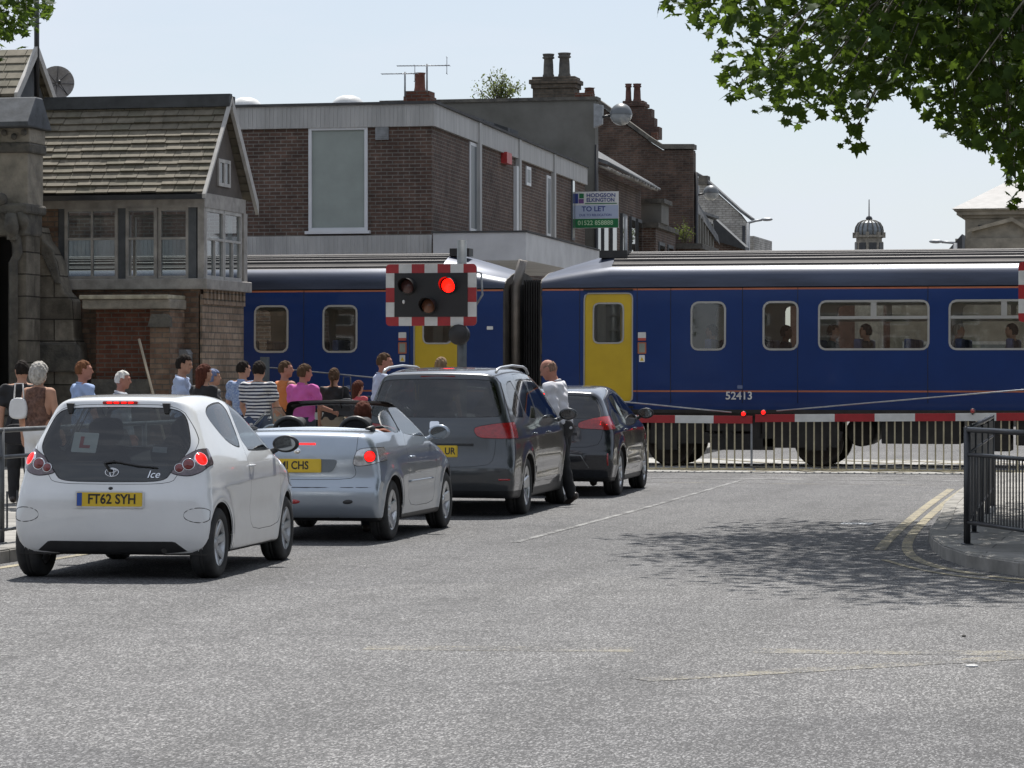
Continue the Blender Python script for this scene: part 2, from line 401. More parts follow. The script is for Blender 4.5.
# ground
def asphalt(name='asphalt', over=None, th=.5, soft=.05):
    """worn bituminous surface; over = colour of paint left on it in patches above the noise threshold th"""
    t = NT(name)
    big = t.noise(.22, 5, .6); mid = t.noise(2.2, 5, .65); fine = t.noise(105, 1, .5, stretch=(1, .42, 1)); vf = t.noise(170, 1, .5, stretch=(1, .5, 1))
    def chips(sc_, st):
        mp = t.n('ShaderNodeMapping'); mp.inputs['Scale'].default_value = st; t.l(t.coord(), mp.inputs[0]); v = t.n('ShaderNodeTexVoronoi'); v.inputs['Scale'].default_value = sc_; t.l(mp.outputs[0], v.inputs['Vector'])
        q = t.n('ShaderNodeSeparateXYZ'); t.l(v.outputs['Color'], q.inputs[0]); return q.outputs[0]
    c = t.ramp(chips(120, (1, .36, 1)), [(.0, (.020, .020, .021)), (.45, (.065, .0645, .066)), (.72, (.125, .124, .124)), (.93, (.31, .308, .305))])
    c = t.mix(.30, c, t.ramp(vf, [(.42, (.03, .03, .031)), (.58, (.20, .198, .197))]))
    c = t.mix(1, c, t.ramp(big, [(.3, (.86, .86, .87)), (.7, (1.12, 1.115, 1.11))]), 'MULTIPLY')
    c = t.mix(1, c, t.ramp(mid, [(.3, (.86,) * 3), (.7, (1.12,) * 3)]), 'MULTIPLY')
    st = t.noise(1.0, 4, .6, stretch=(1.3, .09, 1)); c = t.mix(1, c, t.ramp(st, [(.38, (.86,) * 3), (.55, (1.03,) * 3)]), 'MULTIPLY')
    # hairline cracks, darker fretted patches and small tar spots
    vo = t.n('ShaderNodeTexVoronoi', feature='DISTANCE_TO_EDGE'); vo.inputs['Scale'].default_value = .42
    wv = t.n('ShaderNodeMixRGB', blend_type='ADD'); wv.inputs[0].default_value = .7; t.l(t.coord(), wv.inputs[1])
    nn = t.n('ShaderNodeTexNoise'); nn.inputs['Scale'].default_value = 1.6; nn.inputs['Detail'].default_value = 6; t.l(t.coord(), nn.inputs['Vector']); t.l(nn.outputs['Color'], wv.inputs[2]); t.l(wv.outputs[0], vo.inputs['Vector'])
    ck = t.ramp(vo.outputs['Distance'], [(.0, (1, 1, 1)), (.009, (0, 0, 0))]); gate = t.ramp(t.noise(.35, 2), [(.52, (0,) * 3), (.6, (1,) * 3)])
    c = t.mix(t.math('MULTIPLY', t.math('MULTIPLY', ck, gate), .55), c, (.03, .03, .032))
    fret = t.math('MULTIPLY', t.ramp(t.noise(.8, 6, .75, stretch=(1, .5, 1)), [(.52, (0,) * 3), (.64, (1,) * 3)]), t.ramp(t.noise(9, 4, .7), [(.45, (0,) * 3), (.6, (1,) * 3)]))
    c = t.mix(t.math('MULTIPLY', fret, .75), c, (.045, .045, .047))
    sp = t.ramp(t.noise(6, 2, .4), [(.70, (0,) * 3), (.74, (1,) * 3)]); c = t.mix(t.math('MULTIPLY', sp, .45), c, (.04, .04, .042))
    # broad patch repairs of a slightly different mix
    pt = t.n('ShaderNodeTexVoronoi'); pt.inputs['Scale'].default_value = .11; t.l(wv.outputs[0], pt.inputs['Vector']); hs = t.n('ShaderNodeSeparateXYZ'); t.l(pt.outputs['Color'], hs.inputs[0])
    c = t.mix(1, c, t.ramp(hs.outputs[0], [(.2, (.90, .90, .91)), (.8, (1.07, 1.065, 1.06))]), 'MULTIPLY')
    if over:
        f = t.ramp(t.math('ADD', t.math('MULTIPLY', t.noise(42, 3, .7), .5), t.math('MULTIPLY', t.noise(2.2, 5, .7), .5)), [(th - soft, (0,) * 3), (th + soft, (1,) * 3)])
        c = t.mix(t.math('MULTIPLY', f, .85), c, t.ramp(t.noise(4, 4), [(.3, sc3(over, .8)), (.7, sc3(over, 1.1))]))
    t.l(c, t.b.inputs['Base Color']); t.b.inputs['Roughness'].default_value = .82; t.b.inputs['Specular IOR Level'].default_value = .4
    t.bump(t.math('ADD', fine, t.math('MULTIPLY', vf, .5)), .9, .012); return t.m
M_ASPH = asphalt()
M_YLINE = asphalt('road_paint_yellow', (.36, .315, .21), .46); M_WLINE = asphalt('road_paint_white', (.36, .36, .35), .525); M_OLD = asphalt('road_paint_faded', (.30, .27, .20), .545, .05)
def slabs(name, c, w, h, var=.2):
    t = NT(name); b = t.n('ShaderNodeTexBrick'); t.l(t.coord(), b.inputs['Vector']); b.inputs['Scale'].default_value = 1
    b.inputs['Color1'].default_value = sc3(c, 1 - var) + (1,); b.inputs['Color2'].default_value = sc3(c, 1 + var) + (1,); b.inputs['Mortar'].default_value = sc3(c, .35) + (1,)
    b.inputs['Mortar Size'].default_value = .008; b.inputs['Brick Width'].default_value = w; b.inputs['Row Height'].default_value = h
    c2 = t.mix(1, b.outputs[0], t.ramp(t.noise(5, 5, .7), [(.3, (.7,) * 3), (.7, (1.15,) * 3)]), 'MULTIPLY'); t.l(c2, t.b.inputs['Base Color']); t.b.inputs['Roughness'].default_value = .85
    t.bump(t.math('SUBTRACT', t.math('MULTIPLY', t.noise(60, 3), .4), b.outputs['Fac']), .5, .006); return t.m
M_PAVE = slabs('paving_slabs', (.24, .23, .21), .9, .6)
M_KERB = mk('kerb_stone', (.22, .21, .19), .85, var=.3, scale=3, bump=.5, bscale=30)
M_CONC = mk('concrete', (.33, .32, .30), .85, var=.25, scale=3, bump=.4, bscale=50)
# metals and plastics
M_BLKP = mk('black_plastic', (.018, .018, .019), .45, var=.25, scale=6)
M_BLKM = mk('black_painted_metal', (.022, .023, .026), .38, var=.3, scale=5, spec=.5, bump=.1, bscale=60)
M_DARK = mk('dark_underframe', (.022, .020, .018), .8, var=.4, scale=3, bump=.3, bscale=25)
M_RUBB = mk('rubber', (.022, .022, .022), .75, var=.3, scale=12, bump=.3, bscale=80)
M_GALV = mk('galvanised_steel', (.26, .27, .28), .5, .5, var=.2, scale=7, bump=.1)
M_ALUM = mk('aluminium', (.62, .63, .64), .32, .9, var=.12, scale=9)
M_CHRM = mk('chrome', (.75, .76, .78), .12, 1., var=.05)
M_WHTP = mk('white_paint', (.66, .66, .64), .45, var=.12, scale=4, bump=.05)
M_REDP = mk('red_paint', (.42, .03, .03), .45, var=.15, scale=5)
M_REDR = mk('red_reflective', (.33, .02, .025), .3, var=.12, scale=5)
M_WHTR = mk('white_reflective', (.58, .58, .56), .3, var=.1, scale=5)
M_YELP = mk('yellow_paint', (.62, .42, .01), .42, var=.1, scale=3)
M_SEAT = mk('seat_fabric', (.035, .036, .042), .9, var=.25, scale=14, bump=.2)
M_LINE = mk('dark_trim', (.03, .03, .032), .85, var=.2)
M_LAMPR = mk('red_lamp_lit', (.5, .01, .01), .2, emit=(1, .004, .002), es=2.6)
M_LAMPL = mk('red_lens', (.33, .012, .014), .12, var=.25, scale=30, coat=1., bump=.5, bscale=90)
M_LAMPD = mk('dark_red_lens', (.16, .012, .014), .12, var=.25, scale=30, coat=1.)
M_LAMPC = mk('clear_lens', (.55, .55, .56), .1, .6, var=.2, scale=30, coat=1.)
M_LAMPS = mk('smoked_lens', (.12, .09, .10), .1, .2, var=.3, scale=20, coat=1.)
M_PLATE = mk('number_plate_yellow', (.62, .42, .02), .45, var=.06)
M_PLATB = mk('plate_lettering', (.012, .012, .012), .5)
M_EUBLU = mk('plate_blue', (.02, .08, .35), .5)
G_CAR = glass('car_glass', (.42, .46, .46), a=.1); G_CARD = glass('car_glass_privacy', (.17, .19, .19), a=.1); G_CLR = glass('clear_glass', (.80, .84, .83))
G_TRAIN = glass('train_glass', (.80, .82, .78)); G_OLD = glass('window_glass', (.62, .68, .70), .04, 3.2)
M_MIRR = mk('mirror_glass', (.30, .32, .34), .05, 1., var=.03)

M_POST = mk('post_grey', (.10, .115, .125), .5, .2, var=.2, scale=7); M_RAILG = mk('rail_grey', (.075, .08, .085), .45, .2, var=.25, scale=7)
# ------------------------------------------------------------------ cars
def dense(poly, n=2): return chaikin(poly, n, .2)
def car_sdf(S):
    prof = np.array(dense(S['prof'], 2)); c = .015
    y0, y1 = prof[:, 0].min() - .12, prof[:, 0].max() + .12; z0, z1 = .05, prof[:, 1].max() + .12
    ys = np.arange(y0, y1, c); zs = np.arange(z0, z1, c)
    Gy, Gz = np.meshgrid(ys, zs, indexing='ij'); D = psdf(np.stack([Gy.ravel(), Gz.ravel()], 1), prof).reshape(Gy.shape)
    for _ in range(3):   # soften the table
        D[1:-1, 1:-1] = (D[1:-1, 1:-1] * 4 + D[:-2, 1:-1] + D[2:, 1:-1] + D[1:-1, :-2] + D[1:-1, 2:]) / 8
    sec = np.array(dense(S['sec'] , 0)); 
    sp = np.array(chaikin(S['sec'], 3, .25, closed=False))
    ya, yb = prof[:, 0].min(), prof[:, 0].max(); L = yb - ya
    wb = S['wb']
    def f(P):
        x = np.abs(P[:, 0]); y = P[:, 1]; z = P[:, 2]
        wr = np.clip((ya + L * .45 - y) / (L * .45), 0, 1); wf = np.clip((y - (ya + L * .55)) / (L * .45), 0, 1)
        yw = y - S['rbow'] * x * x * wr + S['fbow'] * x * x * wf
        zc = np.clip((z - S['belt'] + .1) / .3, 0, 1)
        zw = z + S['crown'] * x * x * (zc * .8 + .2)
        u = np.clip((yw - y0) / c, 0, len(ys) - 1.001); v = np.clip((zw - z0) / c, 0, len(zs) - 1.001)
        i = u.astype(int); j = v.astype(int); a = u - i; b = v - j
        d1 = D[i, j] * (1 - a) * (1 - b) + D[i + 1, j] * a * (1 - b) + D[i, j + 1] * (1 - a) * b + D[i + 1, j + 1] * a * b
        d1 = d1 + np.maximum(0, y0 - yw) + np.maximum(0, yw - ys[-1]) + np.maximum(0, zw - zs[-1]) + np.maximum(0, z0 - zw)
        W = np.interp(z, sp[:, 0], sp[:, 1])
        tr = np.clip((S['trs'] - y) / (S['trs'] - ya), 0, 1) ** 2 * S['tr']; tf = np.clip((y - S['tfs']) / (yb - S['tfs']), 0, 1) ** 2 * S['tf']
        W = W - tr * np.interp(z, [.4, .9, 1.2], [.45, 1, 1.1]) - tf
        for yy in (0, wb): W = W + S['flare'] * np.exp(-((np.sqrt((y - yy) ** 2 + (z - S['r']) ** 2) - S['arch'] - .02) / .07) ** 2)
        # shallow scallop low on the doors, crease above it
        W = W - S.get('scal', .012) * np.exp(-((z - .5) / .09) ** 2) * np.clip((y - .45) / .2, 0, 1) * np.clip((wb - .45 - y) / .2, 0, 1)
        for (cz, cs, amp, wd) in S.get('crease', []): W = W + amp * np.exp(-np.abs(z - (cz + cs * y)) / wd)
        for (fy, fz, ry, rz, amp) in S.get('dent', []): d1 = d1 + amp * np.exp(-((y - fy) / ry) ** 2 - ((z - fz) / rz) ** 2)
        return smax(d1, x - W, S['k'] * np.interp(z, [.45, .8], [.5, 1]))
    return f, (ya - .08, yb + .08, prof[:, 1].max() + .06)

def side_g(poly, sd, n=2, xmin=.3):
    pl = chaikin(poly, n, .22)
    return lambda V: np.maximum(psdf(V[:, 1:3], pl), xmin - V[:, 0] * sd)
def rear_g(poly, ymax, n=2, mirror=True, sd=0, ymin=-9):
    if mirror: poly = [q for q in poly if q[0] > 1e-6 or True] + [(-a, b) for a, b in poly[::-1] if a > 1e-6]
    pl = chaikin(poly, n, .22)
    def g(V):
        x = V[:, 0] if mirror else V[:, 0] * (sd or 1)
        d = psdf(np.stack([x, V[:, 2]], 1), pl)
        d = np.maximum(np.maximum(d, V[:, 1] - ymax), ymin - V[:, 1])
        return d
    return g
def shift(g, d): return lambda V: g(V) + d

def wheel(root, x, y, S, sd, steer=0):
    r = S['r']; w = S.get('tw', .175); st = S['rim']
    rr = r * S.get('rimr', .66)
    Mx = Matrix.Translation((x, y, r)) @ Matrix.Rotation(steer, 4, 'Z') @ Matrix.Scale(sd, 4, (1, 0, 0))
    t = MB()
    prof = [(rr * .97, -w * .42), (rr * 1.02, -w * .5), (r * .90, -w * .53), (r * .975, -w * .43), (r, -w * .30), (r, -w * .10), (r * .985, -w * .09), (r * .985, -w * .07), (r, -w * .06),
            (r, w * .06), (r * .985, w * .07), (r * .985, w * .09), (r, w * .10), (r, w * .30), (r * .975, w * .43), (r * .90, w * .53), (rr * 1.02, w * .5), (rr * .97, w * .42)]
    t.lathe(prof, 48, 'x', mi=0, M=Mx)
    k = ('tyre', S['name']); 
    w_o = thing_part(root, 'wheel', t.build('tyre', M_RUBB), None)
    m = MB()
    m.lathe([(rr, -w * .40), (rr * .96, -w * .38), (rr * .90, 0), (rr * .93, w * .36), (rr * 1.0, w * .43), (rr * 1.02, w * .46), (rr * 1.0, w * .47), (rr * .93, w * .42), (rr * .90, w * .30)], 40, 'x', mi=0, M=Mx)
    # brake disc and dark back
    m.lathe([(0.001, w * .02), (rr * .62, w * .02), (rr * .62, w * .0), (rr * .9, -w * .1)], 32, 'x', mi=1, M=Mx)
    ns, wi, wo_, dish = st
    for i in range(ns):
        an = 2 * math.pi * i / ns + .2
        c, s_ = math.cos(an), math.sin(an)
        def Q(rad, tang, h): return (h, rad * c - tang * s_, rad * s_ + tang * c)
        hb = w * .33 - dish; ho = w * .42
        v = [Q(.04, -wi, hb), Q(.04, wi, hb), Q(rr * .95, wo_, ho), Q(rr * .95, -wo_, ho), Q(.04, -wi * .7, hb + .014), Q(.04, wi * .7, hb + .014), Q(rr * .95, wo_ * .75, ho + .008), Q(rr * .95, -wo_ * .75, ho + .008)]
        m.add(v, [(4, 5, 6, 7), (0, 1, 5, 4), (1, 2, 6, 5), (3, 0, 4, 7), (2, 3, 7, 6)], 0, False, Mx)
    m.lathe([(.001, w * .33 - dish + .03), (.03, w * .33 - dish + .028), (.055, w * .33 - dish + .012), (.062, w * .3 - dish - .01)], 20, 'x', mi=0, M=Mx)
    rim = m.build('rim', [S.get('rimmat', M_ALUM), M_DARK]); rim.parent = w_o
    return w_o
def thing_part(root, name, o, dummy):
    """a part made of sub-parts: the given mesh becomes the part itself"""
    o.name = name; o.parent = root; return o

def seat(root, x, y, z=.32, hb=.62, tilt=.28, w=.46, rest=True, mat=None):
    m = MB(); mt = mat or M_SEAT
    m.box((x - w / 2, y - .05, z), (x + w / 2, y + .48, z + .15))
    T = Matrix.Translation((x, y, z + .10)) @ Matrix.Rotation(-tilt * -1, 4, 'X')
    T = Matrix.Translation((x, y, z + .10)) @ Matrix.Rotation(tilt, 4, 'X')
    m.box((-w / 2 + .01, -.06, 0), (w / 2 - .01, .06, hb * .6), M=T); m.prism([(-w / 2 + .01, hb * .6), (w / 2 - .01, hb * .6), (w / 2 - .09, hb), (-w / 2 + .09, hb)], (-.055, .055), 'y', M=T)
    o = m.build('seat', mt, root, bevel=.03)
    if rest:
        h = MB(); h.prism(rrect(-.13, .13, hb + .03, hb + .23, .06), (-.05, .05), 'y', M=T)
        h.tube([T @ Vector((-.06, 0, hb - .05)), T @ Vector((-.06, 0, hb + .08))], .007); h.tube([T @ Vector((.06, 0, hb - .05)), T @ Vector((.06, 0, hb + .08))], .007)
        h.build('headrest', mt, o, bevel=.02)
    return o

def text(body, size, parent, M, mat, name='lettering', ext=.001, align='CENTER', sx=1.0, bold=.0):
    cu = bpy.data.curves.new(name, 'FONT'); cu.body = body; cu.size = size; cu.align_x = align; cu.align_y = 'CENTER'; cu.extrude = ext; cu.offset = bold; cu.resolution_u = 3
    tmp = bpy.data.objects.new(name, cu); col.objects.link(tmp)
    dg = bpy.context.evaluated_depsgraph_get(); me = bpy.data.meshes.new_from_object(tmp.evaluated_get(dg))
    bpy.data.objects.remove(tmp); me.transform(M @ Matrix.Scale(sx, 4, (1, 0, 0))); me.materials.clear(); me.materials.append(mat)
    return link(me, name, parent)
def face_back(x, y, z, tilt=0, yaw=0):      # text frame facing -Y
    return Matrix.Translation((x, y, z)) @ Matrix.Rotation(yaw, 4, 'Z') @ Matrix.Rotation(R(90) + tilt, 4, 'X')

def surf_y(f, x, z, y0, y1):
    """first body surface met going from y0 towards y1 at (x,z)"""
    ys = np.linspace(y0, y1, 400); P = np.stack([np.full(400, x), ys, np.full(400, z)], 1); d = f(P); k = np.argmax(d < 0); return float(ys[k])
def surf_x(f, y, z, sd):
    xs = np.linspace(1.2, .2, 400) * sd; P = np.stack([xs, np.full(400, y), np.full(400, z)], 1); d = f(P); k = np.argmax(d < 0); return float(xs[k])

def make_car(S, label, loc, rz, group='cars queuing at the crossing'):
    root = thing(S['name'], label, 'car', loc, rz, group)
    f, (ya, yb, zt) = car_sdf(S)
    W = max(p[1] for p in S['sec']) + .08
    m = nets(f, (-W, ya, .08), (W, yb, zt), .026)
    seals = []; glassm = []
    r, wb, arch = S['r'], S['wb'], S['arch']
    # wheel arches
    def ar(V):
        d = np.minimum(np.hypot(V[:, 1], V[:, 2] - r + .01), np.hypot(V[:, 1] - wb, V[:, 2] - r + .01)) - arch
        d = np.maximum(d, .42 - np.abs(V[:, 0])); return np.maximum(d, S.get('rk', -9) - V[:, 1])
    _, m = clip(m, ar)
    lip, m = clip(m, lambda V: ar(V) - .012)
    cut_top = None
    if 'open' in S:       # cockpit opening of a convertible
        op, m = clip(m, S['open'])
    full = m
    parts = {}
    for (nm, g, gap, mat, off, sub) in S['regions'](f):
        ins, m = clip(m, g)
        if len(ins.T) == 0: print('EMPTY REGION', S['name'], nm); continue
        if gap:
            core, st = clip(ins, shift(g, gap)); seals.append(st)
        else: core = ins
        if nm.startswith('window') or nm.startswith('wind') or nm.startswith('rear_w') or nm.startswith('quarter'): glassm.append(g)
        o = smobj(core, nm, mat, root, off)
        parts.setdefault(nm, []).append(o)
    low, m = clip(m, lambda V: V[:, 2] - S.get('lowz', .25) - S.get('rise', 0) * np.clip((.62 - np.abs(V[:, 0])) / .12, 0, 1) * (V[:, 1] < 0))
    body = smobj([m, join(seals), lip], 'body', [S['paint'], M_BLKP, S['paint']], root, [0, -.004, -.004])
    smobj(low, 'underbody', M_BLKP, root)
    # dark inner trim, open where the glass is
    lin = full
    for g in glassm: _, lin = clip(lin, shift(g, -.02))
    _, lin = clip(lin, lambda V: V[:, 2] - .35)
    if 'open' in S: _, lin = clip(lin, lambda V: 1.04 - V[:, 2])
    smobj(lin, 'interior_trim', M_LINE, root, -.035, flip=True)
    # wells
    wl = MB()
    for yy in (0, wb):
        for sd in (-1, 1):
            n = 20; vs = []; xi, xo = .40 * sd, (surf_x(f, yy, r + arch, sd) - .012 * sd)
            for k in range(n + 1):
                a = math.pi * k / n * 1.15 - .236; cy, cz = max(yy + math.cos(a) * (arch + .004), S.get('rk', -9) + .004), r - .01 + math.sin(a) * (arch + .004)
                xe = surf_x(f, cy, max(cz, .36), sd) - .014 * sd; xe = (min(abs(xe), abs(xo)) if abs(xe) < 1.15 else .47) * sd; xe = max(abs(xe), .47) * sd
                vs += [(xi, cy, cz), (xe, cy, cz)]
            wl.add(vs, [(2 * k, 2 * k + 1, 2 * k + 3, 2 * k + 2) for k in range(n)], 0, True)
            wl.add([vs[2 * k] for k in range(n + 1)], [tuple(range(n + 1))], 0)
    wl.box((-.5, .35, .17), (.5, wb - .35, .26)); wl.box((-.12, -.25, .2), (.12, wb, .24)); wl.tube([(-.62, 0, r), (.62, 0, r)], .03); wl.tube([(-.62, wb, r), (.62, wb, r)], .03)
    wl.box((-.35, ya + .2, .24), (.40, ya + .42, .34))
    wl.build('wheel_wells', M_DARK, root)
    hw = S['hw']
    for yy in (0, wb):
        for sd in (-1, 1): wheel(root, (hw - S.get('tw', .175) * .53) * sd, yy, S, sd)
    # cabin
    yd = S['seaty']; zs = S.get('seatz', .30)
    for sd in (-1, 1): seat(root, .34 * sd, yd, zs, S.get('seath', .60))
    if S.get('bench', True):
        b = MB(); yb2 = yd - .78; T = Matrix.Translation((0, yb2, zs + .1)) @ Matrix.Rotation(.22, 4, 'X')
        b.box((-.6, yb2, zs), (.6, yb2 + .45, zs + .14)); b.box((-.6, -.06, 0), (.6, .06, .52), M=T)
        bo = b.build('rear_seat', M_SEAT, root, bevel=.03)
        for x in (-.34, .34):
            h = MB(); h.prism(rrect(x - .12, x + .12, .53, .68, .05), (-.045, .045), 'y', M=T); h.build('headrest', M_SEAT, bo, bevel=.02)
    dsh = MB(); yq = yd + 1.0; dsh.prism([(yq, .35), (yq + .45, .4), (yq + .5, S['belt'] - .02), (yq + .1, S['belt'] - .0), (yq - .02, S['belt'] - .12)], (-.62, .62), 'x'); dsh.build('dashboard', M_LINE, root, bevel=.03)
    sw = MB(); T = Matrix.Translation((.34, yq - .16, S['belt'] - .06)) @ Matrix.Rotation(R(-65), 4, 'X')
    ring = [T @ Vector((.18 * math.cos(a), .18 * math.sin(a), 0)) for a in np.linspace(0, 2 * math.pi, 21)]
    sw.tube(ring, .016, 8, cap=False); sw.tube([T @ Vector((-.17, 0, 0)), T @ Vector((.17, 0, 0))], .018); sw.tube([T @ Vector((0, 0, 0)), Vector((.34, yq + .05, S['belt'] - .14))], .03); sw.build('steering_wheel', M_BLKP, root)
    # door mirrors
    for sd in (-1, 1):
        my, mz = S['mir']; mxs = abs(surf_x(f, my, mz - .03, sd))
        q = MB(); c = (sd * (mxs + .13), my, mz + .03); q.sphere((0, 0, 0), 1, 18, sc_=(.115, .06, .075))
        q.v = [(c[0] + p[0], c[1] + p[1] * (1 if p[1] > 0 else .35), c[2] + p[2]) for p in q.v]
        q.tube([(sd * (mxs - .03), my + .03, mz - .06), (sd * (mxs + .06), my + .02, mz - .01)], [.03, .022])
        mo = q.build('door_mirror', S.get('mirmat', S['paint']), root)
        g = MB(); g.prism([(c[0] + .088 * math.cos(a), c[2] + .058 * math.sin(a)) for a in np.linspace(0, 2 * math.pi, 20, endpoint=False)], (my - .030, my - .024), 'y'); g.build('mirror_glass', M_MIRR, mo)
    # door handles
    for sd in (-1, 1):
        for (hy, hz) in S['handles']:
            hx = surf_x(f, hy, hz, sd); h = MB()
            h.tube([(hx - sd * .01, hy - .085, hz), (hx + sd * .018, hy - .06, hz), (hx + sd * .022, hy, hz + .002), (hx + sd * .018, hy + .06, hz), (hx - sd * .01, hy + .085, hz)], .011, 8)
            h.build('door_handle', S['paint'], root)
    # number plate
    px, pz, pt = S['plate']; py = min(surf_y(f, px + .2, pz + .05, ya - .1, 1), surf_y(f, px - .2, pz - .05, ya - .1, 1), surf_y(f, px, pz, ya - .1, 1)) - .008
    Tp = Matrix.Translation((px, py, pz)) @ Matrix.Rotation(-pt, 4, 'X')
    h = MB(); h.prism(rrect(-.272, .272, -.066, .066, .012, 2), (-.002, .012), 'y', M=Tp); pf = h.build('number_plate', S.get('platef', M_ALUM), root)
    h = MB(); h.prism(rrect(-.26, .26, -.0555, .0555, .008, 2), (-.006, -.003), 'y', M=Tp); h.build('plate_face', M_PLATE, pf)
    if S.get('eu'):
        h = MB(); h.box((-.257, -.0085, -.052), (-.217, -.0065, .052), M=Tp); h.build('plate_band', M_EUBLU, pf)
    TT = Tp @ Matrix.Translation((S.get('ptx', 0), -.0075, 0)) @ Matrix.Rotation(R(90), 4, 'X')
    S['reg'] and text(S['reg'], .108, pf, TT, M_PLATB, 'plate_lettering', sx=S.get('psx', .86), bold=.0022)
    # wiper, third brake lamp
    if 'wiper' in S:
        pts = S['wiper']; h = MB(); P3 = [(x, surf_y(f, x, z, ya - .1, 1.2) - .02, z) for x, z in pts]; h.tube(P3, [.014, .012, .010, .008, .006][:len(P3)], 6); h.build('rear_wiper', M_BLKP, root)
    # aerial
    if 'aerial' in S:
        a = S['aerial']; h = MB(); h.tube([a, (a[0], a[1] - .16, a[2] + .17)], [.006, .003], 6); h.lathe([(.02, 0), (.012, .02), (.006, .03)], 10, 'z', a); h.build('aerial', M_BLKP, root)
    # front face
    h = MB(); yf = S['front']; h.prism(rrect(-.42, .42, .42, .54, .04), (yf - .10, yf - .0), 'y'); h.build('grille', M_BLKP, root, bevel=.01)
    S['f'] = f; S['ya'] = ya
    return root

def lamp_ball(root, f, x, z, r, mat, name, ya, depth=.02, ring=None, parent=None):
    y = surf_y(f, x, z, ya - .05, 1.2)
    e = .03; sx = (surf_y(f, x + e, z, ya - .05, 1.2) - surf_y(f, x - e, z, ya - .05, 1.2)) / (2 * e); sz = (surf_y(f, x, z + e, ya - .05, 1.2) - surf_y(f, x, z - e, ya - .05, 1.2)) / (2 * e)
    n = Vector((sx, -1, sz)).normalized()
    M = Matrix.Translation((x, y, z)) @ n.to_track_quat('Z', 'Y').to_matrix().to_4x4()
    m = MB(); m.lathe([(r, -.01), (r * .97, depth * .5), (r * .75, depth * .85), (.0005, depth)], 24, 'z', M=M)
    o = m.build(name, mat, parent or root)
    if ring:
        q = MB(); q.lathe([(r * 1.16, -.01), (r * 1.16, depth * .45), (r * 1.06, depth * .6), (r, depth * .45), (r, -.01)], 24, 'z', M=M); q.build('lamp_ring', ring, o)
    return o

# --- small white three-door hatchback
P_WHITE = paint('car_paint_white', (.70, .71, .71), dust=.06); P_SILV = paint('car_paint_silver_blue', (.36, .41, .47), .55, .3, dust=.08)
P_GREY = paint('car_paint_dark_grey', (.055, .062, .070), .5, .3, dust=.08); P_BLACK = paint('car_paint_blue_black', (.010, .013, .020), .3, .25, dust=.05)

aygo = dict(name='hatchback_car', wb=2.34, r=.283, arch=.335, hw=.785, belt=.98, rk=-.275, k=.13, rbow=.10, fbow=.22, crown=.05, trs=.9, tr=.07, tfs=1.7, tf=.10, flare=.016,
    lowz=.205, rise=.10, prof=[(-.32, .22), (-.365, .34), (-.375, .52), (-.37, .66), (-.335, .74), (-.315, .80), (-.285, .95), (-.20, 1.14), (-.10, 1.31), (-.055, 1.405), (-.05, 1.432), (.02, 1.448), (.4, 1.468), (.8, 1.468), (1.15, 1.445), (1.4, 1.385),
          (1.75, 1.185), (2.08, .985), (2.3, .93), (2.65, .83), (2.88, .70), (2.98, .55), (3.0, .38), (2.95, .2), (2.5, .185), (.5, .185), (-.28, .19)],
    sec=[(0, .77), (.2, .77), (.3, .787), (.45, .80), (.6, .803), (.75, .80), (.88, .785), (.97, .755), (1.1, .70), (1.25, .635), (1.35, .59), (1.42, .56), (1.6, .50)],
    paint=P_WHITE, mirmat=M_BLKP, rim=(7, .03, .035, .02), rimmat=mk('wheel_trim_silver', (.42, .43, .44), .35, .6), seaty=.95, mir=(1.93, 1.0), handles=[(1.02, .87)], plate=(0.0, .638, .08), reg='FT62 SYH', eu=True, ptx=.02,
    wiper=[(-.01, .86), (-.06, .925), (.02, .94), (.20, .905), (.36, .89)], front=3.0, crease=[(.73, .02, .006, .05)], seath=.66)
def aygo_regions(f):
    out = [('rear_window', rear_g([(0, 1.372), (.44, 1.362), (.53, 1.30), (.60, 1.08), (.575, 1.0), (.47, .86), (.43, .795), (.33, .775), (0, .772)], .3), .007, G_CAR, -.003, 0)]
    q = [(.26, 1.30), (.40, 1.37), (.70, 1.40), (.98, 1.40), (.90, 1.02), (.72, 1.03), (.50, 1.09)]
    d = [(1.05, 1.40), (1.30, 1.375), (1.65, 1.22), (1.98, 1.02), (1.94, .985), (1.5, .98), (.98, .995)]
    ws = [(0, 1.385), (.50, 1.375), (.62, 1.2), (.70, 1.02), (.6, .985), (0, .97)]
    out += [('windscreen', rear_g(ws, 9, ymin=1.25), .02, G_CAR, -.003, 0)]
    for sd in (-1, 1):
        out += [('quarter_window', side_g(q, sd), .012, G_CAR, -.003, 0), ('door_window', side_g(d, sd, 1), .014, G_CAR, -.003, 0)]
        out[-1] = ('window',) + out[-1][1:]
        out += [('tail_lamp', rear_g([(.44, .875), (.47, .835), (.60, .815), (.70, .85), (.76, .94), (.76, 1.03), (.66, 1.045), (.57, .99), (.47, .915)], -.03, 2, False, sd), .006, M_LAMPS, .006, 0)]
        out += [('headlight', lambda V, sd=sd: np.maximum(np.maximum(2.42 - V[:, 1] , np.abs(V[:, 2] - .72 - .12 * (2.7 - V[:, 1]) ) - .085), .42 - V[:, 0] * sd), .005, M_LAMPC, .003, 0)]
        out += [('door', side_g([(.94, .42), (1.1, .33), (1.9, .33), (2.0, .42), (2.06, .75), (2.04, .99), (1.72, 1.23), (1.35, 1.40), (1.02, 1.43), (.95, 1.0)], sd, 1), .0045, P_WHITE, 0, 0)]
    out += [('tailgate', rear_g([(0, 1.395), (.47, 1.385), (.60, 1.20), (.66, 1.06), (.52, .84), (.47, .76), (.0, .755)], .1), .004, P_WHITE, 0, 0)]
    return out
aygo['regions'] = aygo_regions
